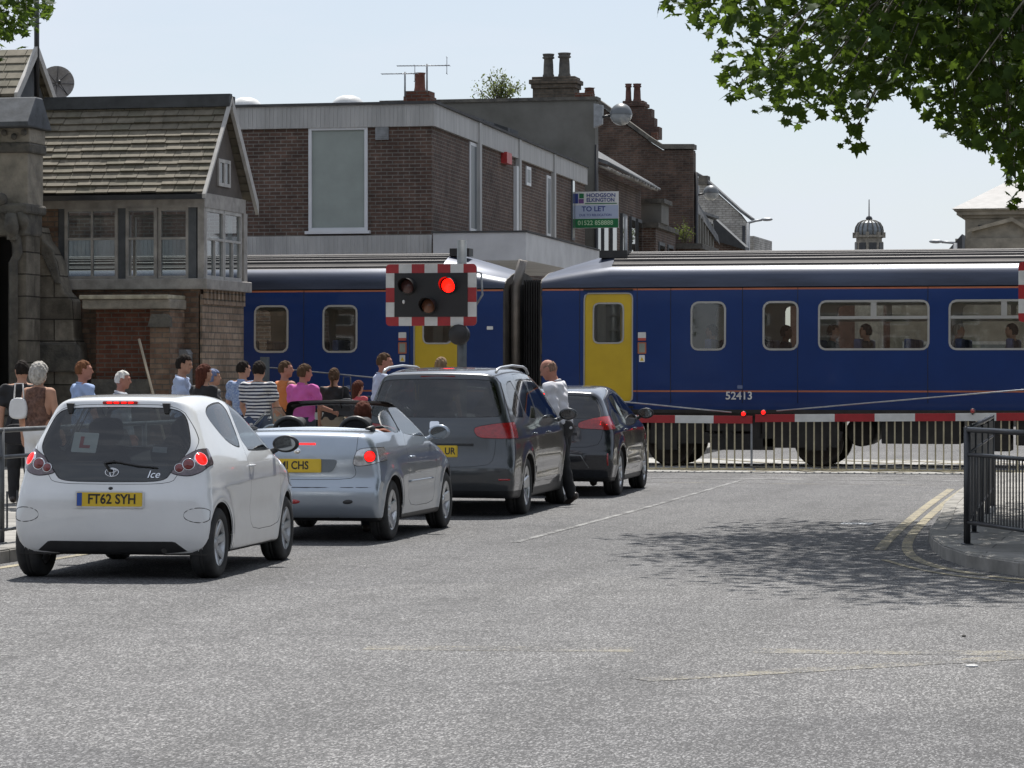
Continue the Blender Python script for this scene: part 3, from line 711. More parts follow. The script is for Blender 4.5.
def finish_aygo(root, S):
    f, ya = S['f'], S['ya']
    lm = sorted([c for c in root.children if c.name.startswith('tail_lamp')], key=lambda o: o.data.vertices[0].co.x)
    for sd, L in ((-1, lm[0]), (1, lm[-1])):
        lamp_ball(root, f, .675 * sd, .955, .052, M_LAMPR, 'brake_bulb_lens', ya, .02, M_CHRM, L)
        lamp_ball(root, f, .595 * sd, .915, .043, M_LAMPD, 'indicator_lens', ya, .02, M_CHRM, L)
        lamp_ball(root, f, .525 * sd, .885, .034, M_LAMPD, 'reverse_lens', ya, .02, M_CHRM, L)
    # high brake lamp with small glowing segments
    y = surf_y(f, 0, 1.40, ya - .1, 1) - .006
    h = MB(); h.prism(rrect(-.14, .14, 1.392, 1.415, .01), (y - .01, y + .03), 'y'); b = h.build('high_brake_lamp', M_LAMPL, root)
    for x in (-.085, -.03, .03, .085):
        h = MB(); h.prism(rrect(x - .02, x + .02, 1.398, 1.409, .004), (y - .014, y - .008), 'y'); h.build('lamp_segment', M_LAMPR, b)
    for x in (-.40, .37):   # glass hatch hinges
        yy = surf_y(f, x, 1.36, ya - .1, 1.2); h = MB(); h.prism([(x - .03, 1.40), (x + .03, 1.40), (x + .022, 1.315), (x - .012, 1.315)], (yy - .03, yy + .01), 'y'); h.build('hinge', M_BLKP, root, bevel=.006)
    # black glazed lower band behind the glass, badge, lock, script
    ys = surf_y(f, 0, .84, ya - .1, 1)
    h = MB(); pl = [(x, surf_y(f, x, z, ya - .1, 1.2) + .012, z) for z in (.775, .93) for x in np.linspace(-.43, .43, 9)]
    h.add(pl, [(i, i + 1, i + 10, i + 9) for i in range(8)]); h.build('tailgate_panel', mk('gloss_black', (.006, .006, .007), .15, var=.1), root)
    yb = surf_y(f, 0, .86, ya - .1, 1) - .004; T = face_back(0.0, yb, .852, R(-12))
    h = MB()
    for (rx, rz_, cz) in ((.052, .034, 0), (.016, .032, 0), (.034, .013, .012)):
        h.tube([T @ Vector((rx * math.cos(a), rz_ * math.sin(a) + cz, 0)) for a in np.linspace(0, 2 * math.pi, 25)], .0042, 6, cap=False)
    h.build('badge', M_CHRM, root)
    T2 = face_back(.335, surf_y(f, .335, .83, ya - .1, 1) - .006, .835, R(-12), R(8)); text('Ice', .085, root, T2 @ Matrix(((1, .35, 0, 0), (0, 1, 0, 0), (0, 0, 1, 0), (0, 0, 0, 1))), M_CHRM, 'model_script')
    h = MB(); h.sphere((0, surf_y(f, 0, .725, ya - .1, 1), .725), .016, 10, sc_=(1.2, 1, .8)); h.build('tailgate_button', M_BLKP, root)
    # learner plate on the inside of the glass, small sticker
    y1 = surf_y(f, -.25, 1.085, ya - .1, 1.2); T = Matrix.Translation((-.245, y1 + .022, 1.085)) @ Matrix.Rotation(R(-27), 4, 'X') @ Matrix.Rotation(R(3), 4, 'Y')
    h = MB(); h.prism(rrect(-.1, .1, -.088, .088, .01), (-.002, .0), 'y', M=T); lp = h.build('learner_plate', M_WHTP, root)
    h = MB(); h.prism([(-.04, .05), (-.012, .05), (-.012, -.024), (.045, -.024), (.045, -.05), (-.04, -.05)], (-.005, -.003), 'y', M=T); h.build('learner_letter', M_REDP, lp)
    y2 = surf_y(f, .36, 1.03, ya - .1, 1.2); T = Matrix.Translation((.355, y2 + .02, 1.03)) @ Matrix.Rotation(R(-27), 4, 'X') @ Matrix.Rotation(R(9), 4, 'Z')
    h = MB(); h.box((-.055, -.002, -.025), (.055, 0, .025), M=T); h.build('sticker', M_GALV, root)
    # bumper inserts: thin oval shut lines and the lighter lower lip
    h = MB()
    for sd in (-1, 1):
        pts = []
        for a in np.linspace(0, 2 * math.pi, 33):
            x = .70 + .125 * math.cos(a) * (1 if math.cos(a) < 0 else .7); z = .515 + .058 * math.sin(a)
            x = min(x, .77); pts.append((x * sd, surf_y(f, x * sd, z, ya - .1, 1.5) - .001, z))
        h.tube(pts, .0035, 4, cap=False)
    h.build('bumper_insert_line', M_BLKP, root)
    # silencer
    h = MB(); h.tube([(-.35, ya + .28, .27), (.25, ya + .28, .27)], .075, 12); h.tube([(.3, ya + .3, .25), (.42, ya + .14, .23)], .022, 10); h.build('exhaust', M_DARK, root)

r1 = make_car(aygo, 'small white three door hatchback with learner plate, last car in the queue', (-8.50, 23.45, 0), R(3.8))
r1.scale = (1.035, 1, 1)
finish_aygo(r1, aygo)

# --- silver blue open convertible
def ws_y(z): return 1.12 + (1.335 - z) * 2.1
CC_D = [(.60, 1.045), (.60, 1.27), (.72, 1.30), (1.10, 1.295), (1.84, .985), (1.6, .985), (1.0, 1.01)]
CC_Q = [(.16, 1.10), (.36, 1.25), (.54, 1.285), (.565, 1.045), (.3, 1.05)]
def cc_open(V):
    y, z, x = V[:, 1], V[:, 2], np.abs(V[:, 0])
    w = np.minimum(psdf(V[:, 1:3], chaikin(CC_D, 1, .2)), psdf(V[:, 1:3], chaikin(CC_Q, 1, .2)))
    w = np.where(x > .42, -w, -1)
    return np.maximum(np.maximum(np.maximum(1.055 - z, y - ws_y(z) + .085), .08 - y), w)
cc = dict(name='convertible_car', wb=2.44, r=.30, arch=.352, hw=.815, belt=.98, k=.11, rbow=.13, fbow=.22, crown=.05, trs=.6, tr=.07, tfs=1.8, tf=.12, flare=.016,
    prof=[(-.55, .25), (-.61, .33), (-.64, .44), (-.635, .53), (-.60, .58), (-.585, .64), (-.60, .80), (-.575, .97), (-.54, 1.045), (-.44, 1.072), (-.1, 1.085), (.05, 1.09), (.18, 1.16), (.38, 1.30), (.60, 1.36), (.9, 1.372), (1.08, 1.355),
          (1.4, 1.21), (1.8, 1.01), (1.98, .95), (2.3, .895), (2.7, .79), (3.0, .66), (3.17, .50), (3.19, .36), (3.13, .2), (2.5, .185), (.5, .185), (-.45, .20)],
    sec=[(0, .77), (.2, .79), (.3, .81), (.45, .825), (.6, .832), (.75, .83), (.88, .81), (.97, .775), (1.06, .74), (1.15, .695), (1.25, .635), (1.35, .58), (1.5, .52)],
    paint=P_SILV, mirmat=P_SILV, rim=(5, .045, .06, .02), seaty=.72, mir=(1.72, 1.0), handles=[(.78, .80)], plate=(-.03, .745, .03), reg='MI CHS', ptx=.0, platef=M_PLATE, open=cc_open,
    front=3.17, crease=[(.60, .03, .006, .04)], seath=.62, bench=False, seatz=.27, lowz=.24)
def cc_regions(f):
    ws = [(0, 1.315), (.50, 1.300), (.585, 1.2), (.70, 1.02), (.66, .975), (0, .955)]
    out = [('windscreen', rear_g(ws, 9, ymin=1.0), .0, G_CLR, -.003, 0)]
    out += [('windscreen_pillar', lambda V, sd=sd: np.maximum(np.maximum(1.03 - V[:, 2], np.abs(V[:, 1] - ws_y(V[:, 2]) - .05) - .17), np.maximum(-psdf(V[:, 1:3], CC_D) * np.where(np.abs(V[:, 0]) > .42, 1, -99) - .004, -V[:, 0] * sd)), .0, M_BLKP, 0, 0) for sd in (-1, 1)]
    for sd in (-1, 1):
        out += [('window', side_g(CC_D, sd, 1), .006, G_CLR, -.003, 0), ('quarter_window', side_g(CC_Q, sd, 1), .006, G_CLR, -.003, 0)]
        out += [('tail_lamp', rear_g([(.54, .735), (.70, .745), (.80, .78), (.88, .86), (.86, .915), (.70, .925), (.585, .905), (.555, .83)], -.18, 2, False, sd), .006, M_LAMPC, .005, 0)]
        out += [('headlight', lambda V, sd=sd: np.maximum(np.maximum(2.55 - V[:, 1], np.abs(V[:, 2] - .68 - .12 * (2.8 - V[:, 1])) - .08), .42 - V[:, 0] * sd), .005, M_LAMPC, .003, 0)]
        out += [('door', side_g([(.62, .40), (.8, .30), (1.75, .30), (1.83, .40), (1.88, .75), (1.86, 1.0), (1.1, 1.06), (.60, 1.06)], sd, 1), .0045, P_SILV, 0, 0)]
    out += [('boot_lid', rear_g([(0, 1.3), (.58, 1.3), (.59, .90), (.555, .78), (.585, .66), (.52, .612), (0, .608)], -.02, 1), .0045, P_SILV, 0, 0)]
    return out
cc['regions'] = cc_regions
def finish_cc(root, S):
    f, ya = S['f'], S['ya']
    lm = sorted([c for c in root.children if c.name.startswith('tail_lamp')], key=lambda o: o.data.vertices[0].co.x)
    for sd, L in ((-1, lm[0]), (1, lm[-1])):
        lamp_ball(root, f, .705 * sd, .835, .052, M_LAMPR, 'brake_bulb_lens', ya, .014, M_LAMPD, L)
    h = MB(); y = surf_y(f, .1, .955, ya - .1, 1); h.prism(rrect(-.18, .18, .948, .962, .006), (y - .008, y + .03), 'y'); h.build('high_brake_lamp', M_LAMPR, root)
    # plate surround in darkened body colour for a shaded recess, fog lamp, bumper vent, groove
    h = MB(); y = surf_y(f, .2, .745, ya - .1, 1); h.prism(chaikin([(-.42, .81), (.36, .81), (.40, .79), (.36, .70), (.30, .675), (-.36, .675)], 1), (y - .004, y + .02), 'y'); h.build('plate_recess', mk('recess_paint', (.13, .15, .17), .4, .4), root)
    for x, w, m_, nm in ((-.03, .07, M_LAMPL, 'fog_lamp'), (.50, .055, M_BLKP, 'bumper_vent')):
        y = surf_y(f, x, .40, ya - .1, 1); h = MB(); h.sphere((0, 0, 0), 1, 16, sc_=(w, .012, .024)); h.v = [(p[0] + x, p[1] + y, p[2] + .40) for p in h.v]; h.build(nm, m_, root)
    h = MB(); h.tube([(x, surf_y(f, x, .535, ya - .1, 1.2) + .002, .535) for x in np.linspace(-.78, .78, 31)], .006, 6); h.build('bumper_groove', M_BLKP, root)
    for sd in (-1, 1):      # side rubbing strips
        h = MB(); h.tube([(surf_x(f, y, .555, sd), y, .555) for y in np.linspace(.66, 1.74, 12)], .012, 6); h.build('rubbing_strip', P_SILV, root)
    # hoops behind the seats, cockpit surround
    for x in (-.34, .34):
        h = MB(); pts = [(x + .15 * math.cos(a), .36, 1.06 + .13 * math.sin(a)) for a in np.linspace(-.3, math.pi + .3, 14)]; h.tube(pts, .026, 8); h.build('roll_hoop', M_BLKP, root)
    h = MB(); h.tube([(x, ws_y(1.335) + .0 + .02 - .10 * (x / .5) ** 2 * 0, 1.345 - .03 * (x / .5) ** 2) for x in np.linspace(-.53, .53, 15)], .02, 8); h.build('windscreen_header', M_BLKP, root)
    h = MB(); h.box((-.62, .02, .30), (.62, .30, 1.0)); h.box((-.70, .1, .22), (.70, 1.9, .28)); h.build('cabin_floor', M_LINE, root)
    h = MB(); h.box((-.09, ws_y(1.28) - .10, 1.25), (.09, ws_y(1.28) - .08, 1.30)); h.tube([(0, ws_y(1.28) - .09, 1.28), (0, ws_y(1.33) - .03, 1.33)], .008); h.build('rear_view_mirror', M_BLKP, root)
    h = MB(); T = face_back(0, surf_y(f, 0, .88, ya - .1, 1) - .002, .885)
    h.lathe([(.034, 0), (.03, .004), (.001, .005)], 20, 'z', M=T); h.build('badge', M_CHRM, root)
    for sd in (-1, 1):
        h = MB(); pts = [(.60 * sd, .10, 1.09), (.63 * sd, -.1, 1.10), (.60 * sd, -.25, 1.098)]; h.tube(pts, [.012, .03, .01], 8); h.build('tonneau_flap', M_BLKP, root)
r2 = make_car(cc, 'silver blue convertible with its roof down, second from the back of the queue', (-8.57, 29.1, 0), R(1.5)); finish_cc(r2, cc)

# --- dark grey people carrier
mpv = dict(name='people_carrier', wb=2.92, r=.335, arch=.385, hw=.925, belt=1.05, k=.13, rbow=.10, fbow=.16, crown=.05, trs=.8, tr=.06, tfs=2.4, tf=.12, flare=.014,
    prof=[(-.88, .25), (-.94, .36), (-.97, .50), (-.965, .60), (-.93, .66), (-.915, .80), (-.895, 1.0), (-.865, 1.12), (-.76, 1.40), (-.70, 1.58), (-.69, 1.625), (-.62, 1.655), (0, 1.70), (.8, 1.715), (1.5, 1.68),
          (1.95, 1.56), (2.5, 1.27), (2.95, 1.06), (3.3, .99), (3.65, .87), (3.85, .70), (3.88, .45), (3.82, .22), (3.3, .19), (.5, .19), (-.8, .21)],
    sec=[(0, .88), (.2, .90), (.3, .915), (.45, .94), (.7, .952), (.9, .94), (1.0, .925), (1.08, .90), (1.25, .84), (1.5, .75), (1.65, .69), (1.8, .62)],
    paint=P_GREY, mirmat=P_GREY, rim=(5, .05, .08, .025), seaty=1.35, seatz=.5, mir=(2.42, 1.10), handles=[(1.45, .93), (.45, .93)], plate=(0, .75, .03), reg='UR', ptx=.185, platef=M_PLATE,
    front=3.87, crease=[(.90, .015, .008, .05), (.38, .0, .006, .04)], seath=.66, lowz=.30, tw=.21, rimr=.68)
def mpv_regions(f):
    out = [('rear_window', rear_g([(0, 1.575), (.58, 1.565), (.66, 1.53), (.745, 1.25), (.76, 1.155), (.70, 1.135), (0, 1.13)], .3, 1), .008, G_CARD, -.003, 0)]
    ws = [(0, 1.60), (.60, 1.59), (.70, 1.4), (.80, 1.12), (.76, 1.06), (0, 1.04)]
    out += [('windscreen', rear_g(ws, 9, ymin=1.75), .02, G_CAR, -.003, 0)]
    for sd in (-1, 1):
        out += [('quarter_window', side_g([(-.50, 1.17), (-.42, 1.40), (-.25, 1.535), (.10, 1.555), (.12, 1.11), (-.40, 1.12)], sd, 1), .012, G_CARD, -.003, 0),
                ('window', side_g([(.18, 1.555), (.92, 1.575), (.94, 1.085), (.18, 1.11)], sd, 1), .012, G_CARD, -.003, 0),
                ('window', side_g([(1.0, 1.575), (1.5, 1.56), (1.85, 1.46), (2.45, 1.13), (2.42, 1.07), (1.0, 1.085)], sd, 1), .012, G_CAR, -.003, 0)]
        out += [('tail_lamp', rear_g([(.44, .985), (.47, 1.03), (.70, 1.07), (.98, 1.09), (.98, .89), (.70, .89), (.50, .90)], -.56, 1, False, sd), .006, M_LAMPL, .005, 0)]
        out += [('headlight', lambda V, sd=sd: np.maximum(np.maximum(3.25 - V[:, 1], np.abs(V[:, 2] - .74 - .12 * (3.4 - V[:, 1])) - .09), .5 - V[:, 0] * sd), .005, M_LAMPC, .003, 0)]
        out += [('front_door', side_g([(1.0, .36), (2.1, .34), (2.28, .44), (2.50, .8), (2.50, 1.10), (1.88, 1.50), (1.5, 1.62), (.97, 1.635)], sd, 1), .0045, P_GREY, 0, 0),
                ('rear_door', side_g([(.14, 1.62), (.955, 1.635), (.985, .36), (.48, .36), (.40, .62), (.14, .80)], sd, 1), .0045, P_GREY, 0, 0)]
    out += [('tailgate', rear_g([(0, 1.63), (.64, 1.61), (.72, 1.5), (.82, 1.10), (.71, 1.0), (.69, .66), (.60, .58), (0, .565)], -.3, 1), .0045, P_GREY, 0, 0)]
    return out
mpv['regions'] = mpv_regions
def finish_mpv(root, S):
    f, ya = S['f'], S['ya']
    for sd in (-1, 1):
        h = MB(); zz = lambda y: 1.70 + .03 * math.sin(max(0, min(1, (y + .55) / 2.3)) * math.pi) ** .35 - .012
        pts = [(.655 * sd, -.58, 1.645), (.655 * sd, -.50, 1.675), (.655 * sd, -.30, 1.70), (.66 * sd, .5, 1.725), (.655 * sd, 1.3, 1.71), (.65 * sd, 1.55, 1.68), (.65 * sd, 1.66, 1.63)]
        h.tube(pts, [.018, .018, .015, .015, .015, .016, .018], 8); h.build('roof_rail', M_ALUM, root)
        h = MB(); x0, x1 = .74, .87; z0 = .43; h.tube([(x * sd, surf_y(f, x * sd, z0, ya - .1, 1.2) - .002, z0) for x in np.linspace(x0, x1, 5)], .012, 6); h.build('reflector', M_LAMPL, root)
    y = surf_y(f, 0, 1.04, ya - .1, 1); h = MB(); T = face_back(0, y - .004, 1.045, R(-8))
    h.prism(rrect(-.055, .055, -.045, .045, .02), (0, .008), 'z', M=T); h.build('badge', M_CHRM, root)
    y = surf_y(f, 0, 1.625, ya - .1, 1); h = MB(); h.prism(rrect(-.2, .2, 1.592, 1.608, .006), (y - .02, y + .04), 'y'); h.build('high_brake_lamp', M_LAMPD, root)
    h = MB(); y = surf_y(f, 0, .83, ya - .1, 1); h.box((-.45, y - .012, .815), (.45, y + .01, .838)); h.build('tailgate_trim', M_BLKP, root)
    h = MB(); h.tube([(x, surf_y(f, x, .52, ya - .1, 1.2) + .003, .52) for x in np.linspace(-.86, .86, 31)], .007, 6); h.build('bumper_groove', M_BLKP, root)
    h = MB(); h.tube([(-.10, -.78, 1.29), (-.1, -.82, 1.30)], .01)
r3 = make_car(mpv, 'dark grey people carrier with roof rails and dark rear glass, third in the queue', (-8.58, 34.75, 0), R(3.0)); finish_mpv(r3, mpv)

# --- blue-black five-door hatchback at the head of the queue
hb = dict(name='hatchback_car', wb=2.60, r=.318, arch=.365, hw=.855, belt=1.0, k=.12, rbow=.12, fbow=.20, crown=.05, trs=.7, tr=.07, tfs=2.0, tf=.12, flare=.015,
    prof=[(-.72, .24), (-.78, .36), (-.81, .50), (-.80, .62), (-.75, .70), (-.725, .85), (-.70, 1.0), (-.60, 1.13), (-.46, 1.28), (-.44, 1.36), (-.40, 1.395), (-.2, 1.425), (.4, 1.465), (.9, 1.475), (1.3, 1.44),
          (1.8, 1.24), (2.25, 1.03), (2.6, .955), (3.0, .85), (3.3, .70), (3.45, .52), (3.46, .36), (3.38, .2), (2.9, .18), (.5, .18), (-.65, .20)],
    sec=[(0, .80), (.2, .82), (.3, .845), (.45, .87), (.65, .882), (.82, .88), (.92, .862), (1.0, .82), (1.15, .75), (1.3, .67), (1.42, .61), (1.6, .54)],
    paint=P_BLACK, mirmat=M_BLKP, rim=(8, .028, .03, .02), seaty=1.15, mir=(2.12, 1.04), handles=[(1.25, .88), (.35, .88)], plate=(0, .70, .03), reg='', ptx=0, platef=M_PLATE,
    front=3.45, crease=[(.86, .02, .008, .05), (.40, 0, .006, .04)], seath=.64, lowz=.26, tw=.20)
def hb_regions(f):
    out = [('rear_window', rear_g([(0, 1.345), (.50, 1.335), (.585, 1.28), (.66, 1.10), (.66, 1.045), (.5, 1.035), (0, 1.03)], .3, 1), .008, G_CARD, -.003, 0)]
    ws = [(0, 1.38), (.52, 1.37), (.64, 1.2), (.74, 1.06), (.7, 1.02), (0, 1.0)]
    out += [('windscreen', rear_g(ws, 9, ymin=1.45), .02, G_CAR, -.003, 0)]
    for sd in (-1, 1):
        out += [('window', side_g([(.0, 1.20), (.25, 1.355), (.85, 1.375), (.88, 1.03), (.1, 1.08)], sd, 1), .011, G_CARD, -.003, 0),
                ('window', side_g([(.95, 1.375), (1.3, 1.35), (1.7, 1.20), (2.15, 1.02), (2.1, .99), (.95, 1.02)], sd, 1), .011, G_CAR, -.003, 0)]
        out += [('tail_lamp', rear_g([(.36, .96), (.40, 1.0), (.70, 1.075), (.92, 1.06), (.92, .93), (.80, .875), (.55, .895), (.38, .90)], -.40, 1, False, sd), .006, M_LAMPL, .005, 0)]
        out += [('headlight', lambda V, sd=sd: np.maximum(np.maximum(2.85 - V[:, 1], np.abs(V[:, 2] - .70 - .14 * (3.0 - V[:, 1])) - .07), .45 - V[:, 0] * sd), .005, M_LAMPC, .003, 0)]
        out += [('front_door', side_g([(.94, .34), (1.85, .33), (1.98, .42), (2.18, .75), (2.2, 1.02), (1.75, 1.22), (1.3, 1.40), (.91, 1.425)], sd, 1), .0045, P_BLACK, 0, 0),
                ('rear_door', side_g([(.2, 1.40), (.90, 1.425), (.925, .34), (.45, .34), (.38, .58), (.12, .80), (-.05, 1.15)], sd, 1), .0045, P_BLACK, 0, 0)]
    out += [('tailgate', rear_g([(0, 1.375), (.54, 1.37), (.70, 1.12), (.70, .80), (.62, .66), (0, .65)], -.25, 1), .0045, P_BLACK, 0, 0)]
    return out
hb['regions'] = hb_regions
def finish_hb(root, S):
    f, ya = S['f'], S['ya']
    lm = sorted([c for c in root.children if c.name.startswith('tail_lamp')], key=lambda o: o.data.vertices[0].co.x)
    for sd, L in ((-1, lm[0]), (1, lm[-1])):
        h = MB(); pts = [(.66, .955), (.75, .955), (.75, 1.0), (.67, 1.0)]
        vs = [(x * sd, surf_y(f, x * sd, z, ya - .1, 1.2) - .012, z) for x, z in pts]; h.add(vs, [(0, 1, 2, 3)]); h.build('brake_bulb_lens', M_LAMPR, L)
        h = MB(); h.tube([(.77 * sd, surf_y(f, .77 * sd, z, ya - .1, 1.2) - .002, z) for z in (.42, .5, .58)], .012, 6); h.build('reflector', M_LAMPL, root)
    y = surf_y(f, 0, 1.365, ya - .1, 1); h = MB(); h.prism(rrect(-.14, .14, 1.352, 1.366, .006), (y - .01, y + .04), 'y'); h.build('high_brake_lamp', M_LAMPR, root)
    h = MB(); yq = surf_y(f, 0, .45, ya - .1, 1); pts = [(-.48, .39), (-.40, .52), (.40, .52), (.48, .39)]
    h.tube([(x, surf_y(f, x, z, ya - .1, 1) - .002, z) for x, z in [(-.52, .385), (-.42, .55), (-.2, .56), (0, .56), (.2, .56), (.42, .55), (.52, .385)]], .008, 6); h.build('diffuser_trim', M_GALV, root)
    y = surf_y(f, 0, .83, ya - .1, 1); h = MB(); h.box((-.36, y - .012, .82), (.36, y + .01, .85)); h.build('tailgate_trim', M_BLKP, root)
    h = MB(); T = face_back(0, surf_y(f, 0, .93, ya - .1, 1) - .004, .93)
    for (rx, rz_, cz) in ((.052, .034, 0), (.016, .032, 0), (.034, .013, .012)):
        h.tube([T @ Vector((rx * math.cos(a), rz_ * math.sin(a) + cz, 0)) for a in np.linspace(0, 2 * math.pi, 25)], .0042, 6, cap=False)
    h.build('badge', M_CHRM, root)
r4 = make_car(hb, 'blue black five door hatchback waiting nearest the barrier, brake lights on', (-8.47, 40.4, 0), R(3.2)); finish_hb(r4, hb)
# ------------------------------------------------------------------ ground, pavements, markings
def sheet(name, pts, z, mat, kind='structure'):
    m = MB(); m.add([(x, y, z) for x, y in pts], [tuple(range(len(pts)))]); o = m.build(name, mat); return tag(o, kind=kind)
sheet('road', [(-900, -120), (900, -120), (900, 1800), (-900, 1800)], 0, M_ASPH)
def pavement(name, pts, closed_pts, h=.12):
    """raised slab whose front line is a kerb; pts = kerb line, closed_pts = the back of the slab"""
    poly = pts + closed_pts
    m = MB(); m.prism(poly, (-.05, h), 'z'); o = m.build(name, M_PAVE); tag(o, kind='structure')
    k = MB(); n = len(pts)
    off = []
    cx = sum(p[0] for p in poly) / len(poly); cy = sum(p[1] for p in poly) / len(poly)
    for i in range(n):
        a = Vector(pts[max(i - 1, 0)]); b = Vector(pts[min(i + 1, n - 1)]); t = (b - a).normalized(); nn = Vector((-t.y, t.x))
        off.append(nn)
    sgn = 1 if off[0].dot(Vector((cx, cy)) - Vector(pts[0])) > 0 else -1
    for i in range(n - 1):
        a = Vector(pts[i]); b = Vector(pts[i + 1]); oa = off[i] * sgn; ob = off[i + 1] * sgn
        L = (b - a).length; st = max(1, int(round(L / .9)))
        for j in range(st):
            p = a.lerp(b, j / st + .004 / L); q = a.lerp(b, (j + 1) / st - .004 / L); u = oa.lerp(ob, j / st); w = oa.lerp(ob, (j + 1) / st)
            e = .012 * random.uniform(.3, 1); hh = h + .004 + random.uniform(-.003, .003)
            vs = []
            for (c, nn) in ((p, u), (q, w)):
                vs += [(c.x - nn.x * e, c.y - nn.y * e, -.04), (c.x - nn.x * e, c.y - nn.y * e, hh - .02), (c.x + nn.x * .02, c.y + nn.y * .02, hh), (c.x + nn.x * .15, c.y + nn.y * .15, hh), (c.x + nn.x * .15, c.y + nn.y * .15, -.04)]
            k.add(vs, [(0, 1, 6, 5), (1, 2, 7, 6), (2, 3, 8, 7), (3, 4, 9, 8), (0, 4, 3, 2, 1), (5, 6, 7, 8, 9)])
    ko = k.build('kerb', M_KERB); tag(ko, kind='structure')
    return o
KL = -10.1
pavement('pavement', [(KL, y) for y in range(-20, 47, 3)] + [(KL, 47.6)], [(-60, 47.6), (-60, -20)])
corner = [(-3.15, 47.2), (-3.12, 41), (-2.95, 36), (-2.72, 32.3), (-2.6, 30), (-2.45, 28.6), (-2.25, 27.3), (-1.95, 26.15), (-1.45, 25.1), (-.6, 24.3), (.8, 23.8), (3, 23.6), (12, 23.5), (60, 23.5)]
pavement('pavement', corner, [(60, 47.2)])
pavement('pavement', [(-9.7, 58.5), (-10.1, 68), (-10.9, 80), (-13, 125), (-14, 150)], [(-60, 150), (-60, 58.5)])
pavement('pavement', [(-3.3, 150 - 91.5), (-3.8, 75), (-5, 100), (-7, 150)], [(60, 150), (60, 58.5)])
def mark(name, line, w, mat, z=.004):
    m = MB(); n = len(line); vs = []
    for i in range(n):
        a = Vector(line[max(i - 1, 0)]); b = Vector(line[min(i + 1, n - 1)]); t = (b - a).normalized(); nn = Vector((-t.y, t.x)) * w / 2; c = Vector(line[i])
        vs += [(c.x - nn.x, c.y - nn.y, z), (c.x + nn.x, c.y + nn.y, z)]
    m.add(vs, [(2 * i, 2 * i + 2, 2 * i + 3, 2 * i + 1) for i in range(n - 1)]); return tag(m.build(name, mat), kind='structure')
def sm(line, n=2): return chaikin(line, n, .25, closed=False)
A_line = [(-2.93, 28.5), (-3.02, 30), (-3.15, 33), (-3.33, 38), (-3.48, 43.6)]
B_line = [(-3.30, 43.6), (-3.16, 38), (-2.98, 33), (-2.82, 30), (-2.66, 28.3), (-2.46, 27.05), (-2.12, 25.85), (-1.6, 24.85), (-.75, 24.05), (.8, 23.52), (3, 23.35), (12, 23.2)]
C_line = [(-3.0, 28.3), (-2.74, 27.0), (-2.32, 25.7), (-1.75, 24.65), (-.85, 23.8), (.8, 23.28), (3, 23.1), (12, 22.95)]
mark('yellow_line', sm(A_line), .11, M_YLINE); mark('yellow_line', sm(B_line), .10, M_YLINE); mark('yellow_line', sm(C_line[1:]), .06, M_YLINE)
mark('yellow_line', [(KL + .22, y) for y in range(-20, 47, 4)], .10, M_YLINE); 0
mark('centre_line', sm([(-6.5, 29), (-6.56, 33), (-6.62, 37), (-6.75, 41.5), (-6.88, 46.6)]), .075, M_WLINE)
mark('stop_line', [(-9.9, 47.0), (-6.9, 47.0)], .3, M_WLINE); mark('stop_line', [(-6.9, 46.95), (-3.2, 46.9)], .28, M_WLINE)
mark('yellow_line', [(-9.6, 45.4), (-3.3, 45.0)], .12, M_OLD, .002); mark('yellow_line', [(-6.9, 48.6), (-3.2, 48.55)], .14, M_OLD, .002)
for a, b in (((-4.9, 17.75), (-3.3, 17.95)), ((-2.6, 18.05), (2.5, 18.6))): mark('worn_line', [a, b], .30, M_OLD, .0015)
mark('worn_line', sm([(-2.95, 16.2), (-2.2, 16.9), (-1.2, 17.8), (-.4, 18.6)]), .22, M_OLD, .0022)

# level crossing deck: concrete panels, rails, worn yellow hatching
m = MB()
for i in range(44):
    for (y0, y1) in ((49.9, 53.08), (53.2, 54.5), (54.62, 57.6)):
        x0 = -22 + i * .9; m.box((x0 + .006, y0, -.03), (x0 + .894, y1, .008 + random.uniform(-.001, .002)))
tag(m.build('crossing_deck', mk('crossing_panels', (.30, .295, .28), .85, var=.25, scale=2, bump=.4, bscale=60)), kind='structure')
m = MB()
for yc in (53.14, 54.56): m.box((-160, yc - .035, -.05), (120, yc + .035, .012))
tag(m.build('rails', mk('rail_steel', (.38, .36, .34), .3, .9, var=.2)), kind='structure')
m = MB()
m.box((-160, 49.8, -.05), (-22.05, 57.7, .0035)); m.box((17.7, 49.8, -.05), (120, 57.7, .0035))
tag(m.build('track_bed', mk('ballast', (.20, .185, .165), .95, var=.5, scale=14, bump=.9, bscale=22, dist=.05)), kind='structure')
for i in range(7):
    x = -9.6 + i * 1.15
    mark('yellow_line', [(x, 50.1), (x + 4.0, 57.4)], .11, M_YLINE, .0145); mark('yellow_line', [(x + 3.4, 50.1), (x - .6, 57.4)], .11, M_YLINE, .0185)
# ironwork in the road
def cover(x, y, w, d, nm, lab):
    m = MB(); m.box((x - w / 2, y - d / 2, -.02), (x + w / 2, y + d / 2, .006)); 
    for i in range(6):
        for j in range(4): m.box((x - w / 2 + .04 + i * (w - .06) / 6, y - d / 2 + .04 + j * (d - .06) / 4, .006), (x - w / 2 + .01 + (i + 1) * (w - .06) / 6, y - d / 2 + .01 + (j + 1) * (d - .06) / 4, .010))
    return tag(m.build(nm, M_GALV), lab, 'manhole cover')
gxy = ground(857, 524); cover(gxy[0], gxy[1], .34, .34, 'manhole_cover', 'small square steel manhole cover in the tree shade on the road')
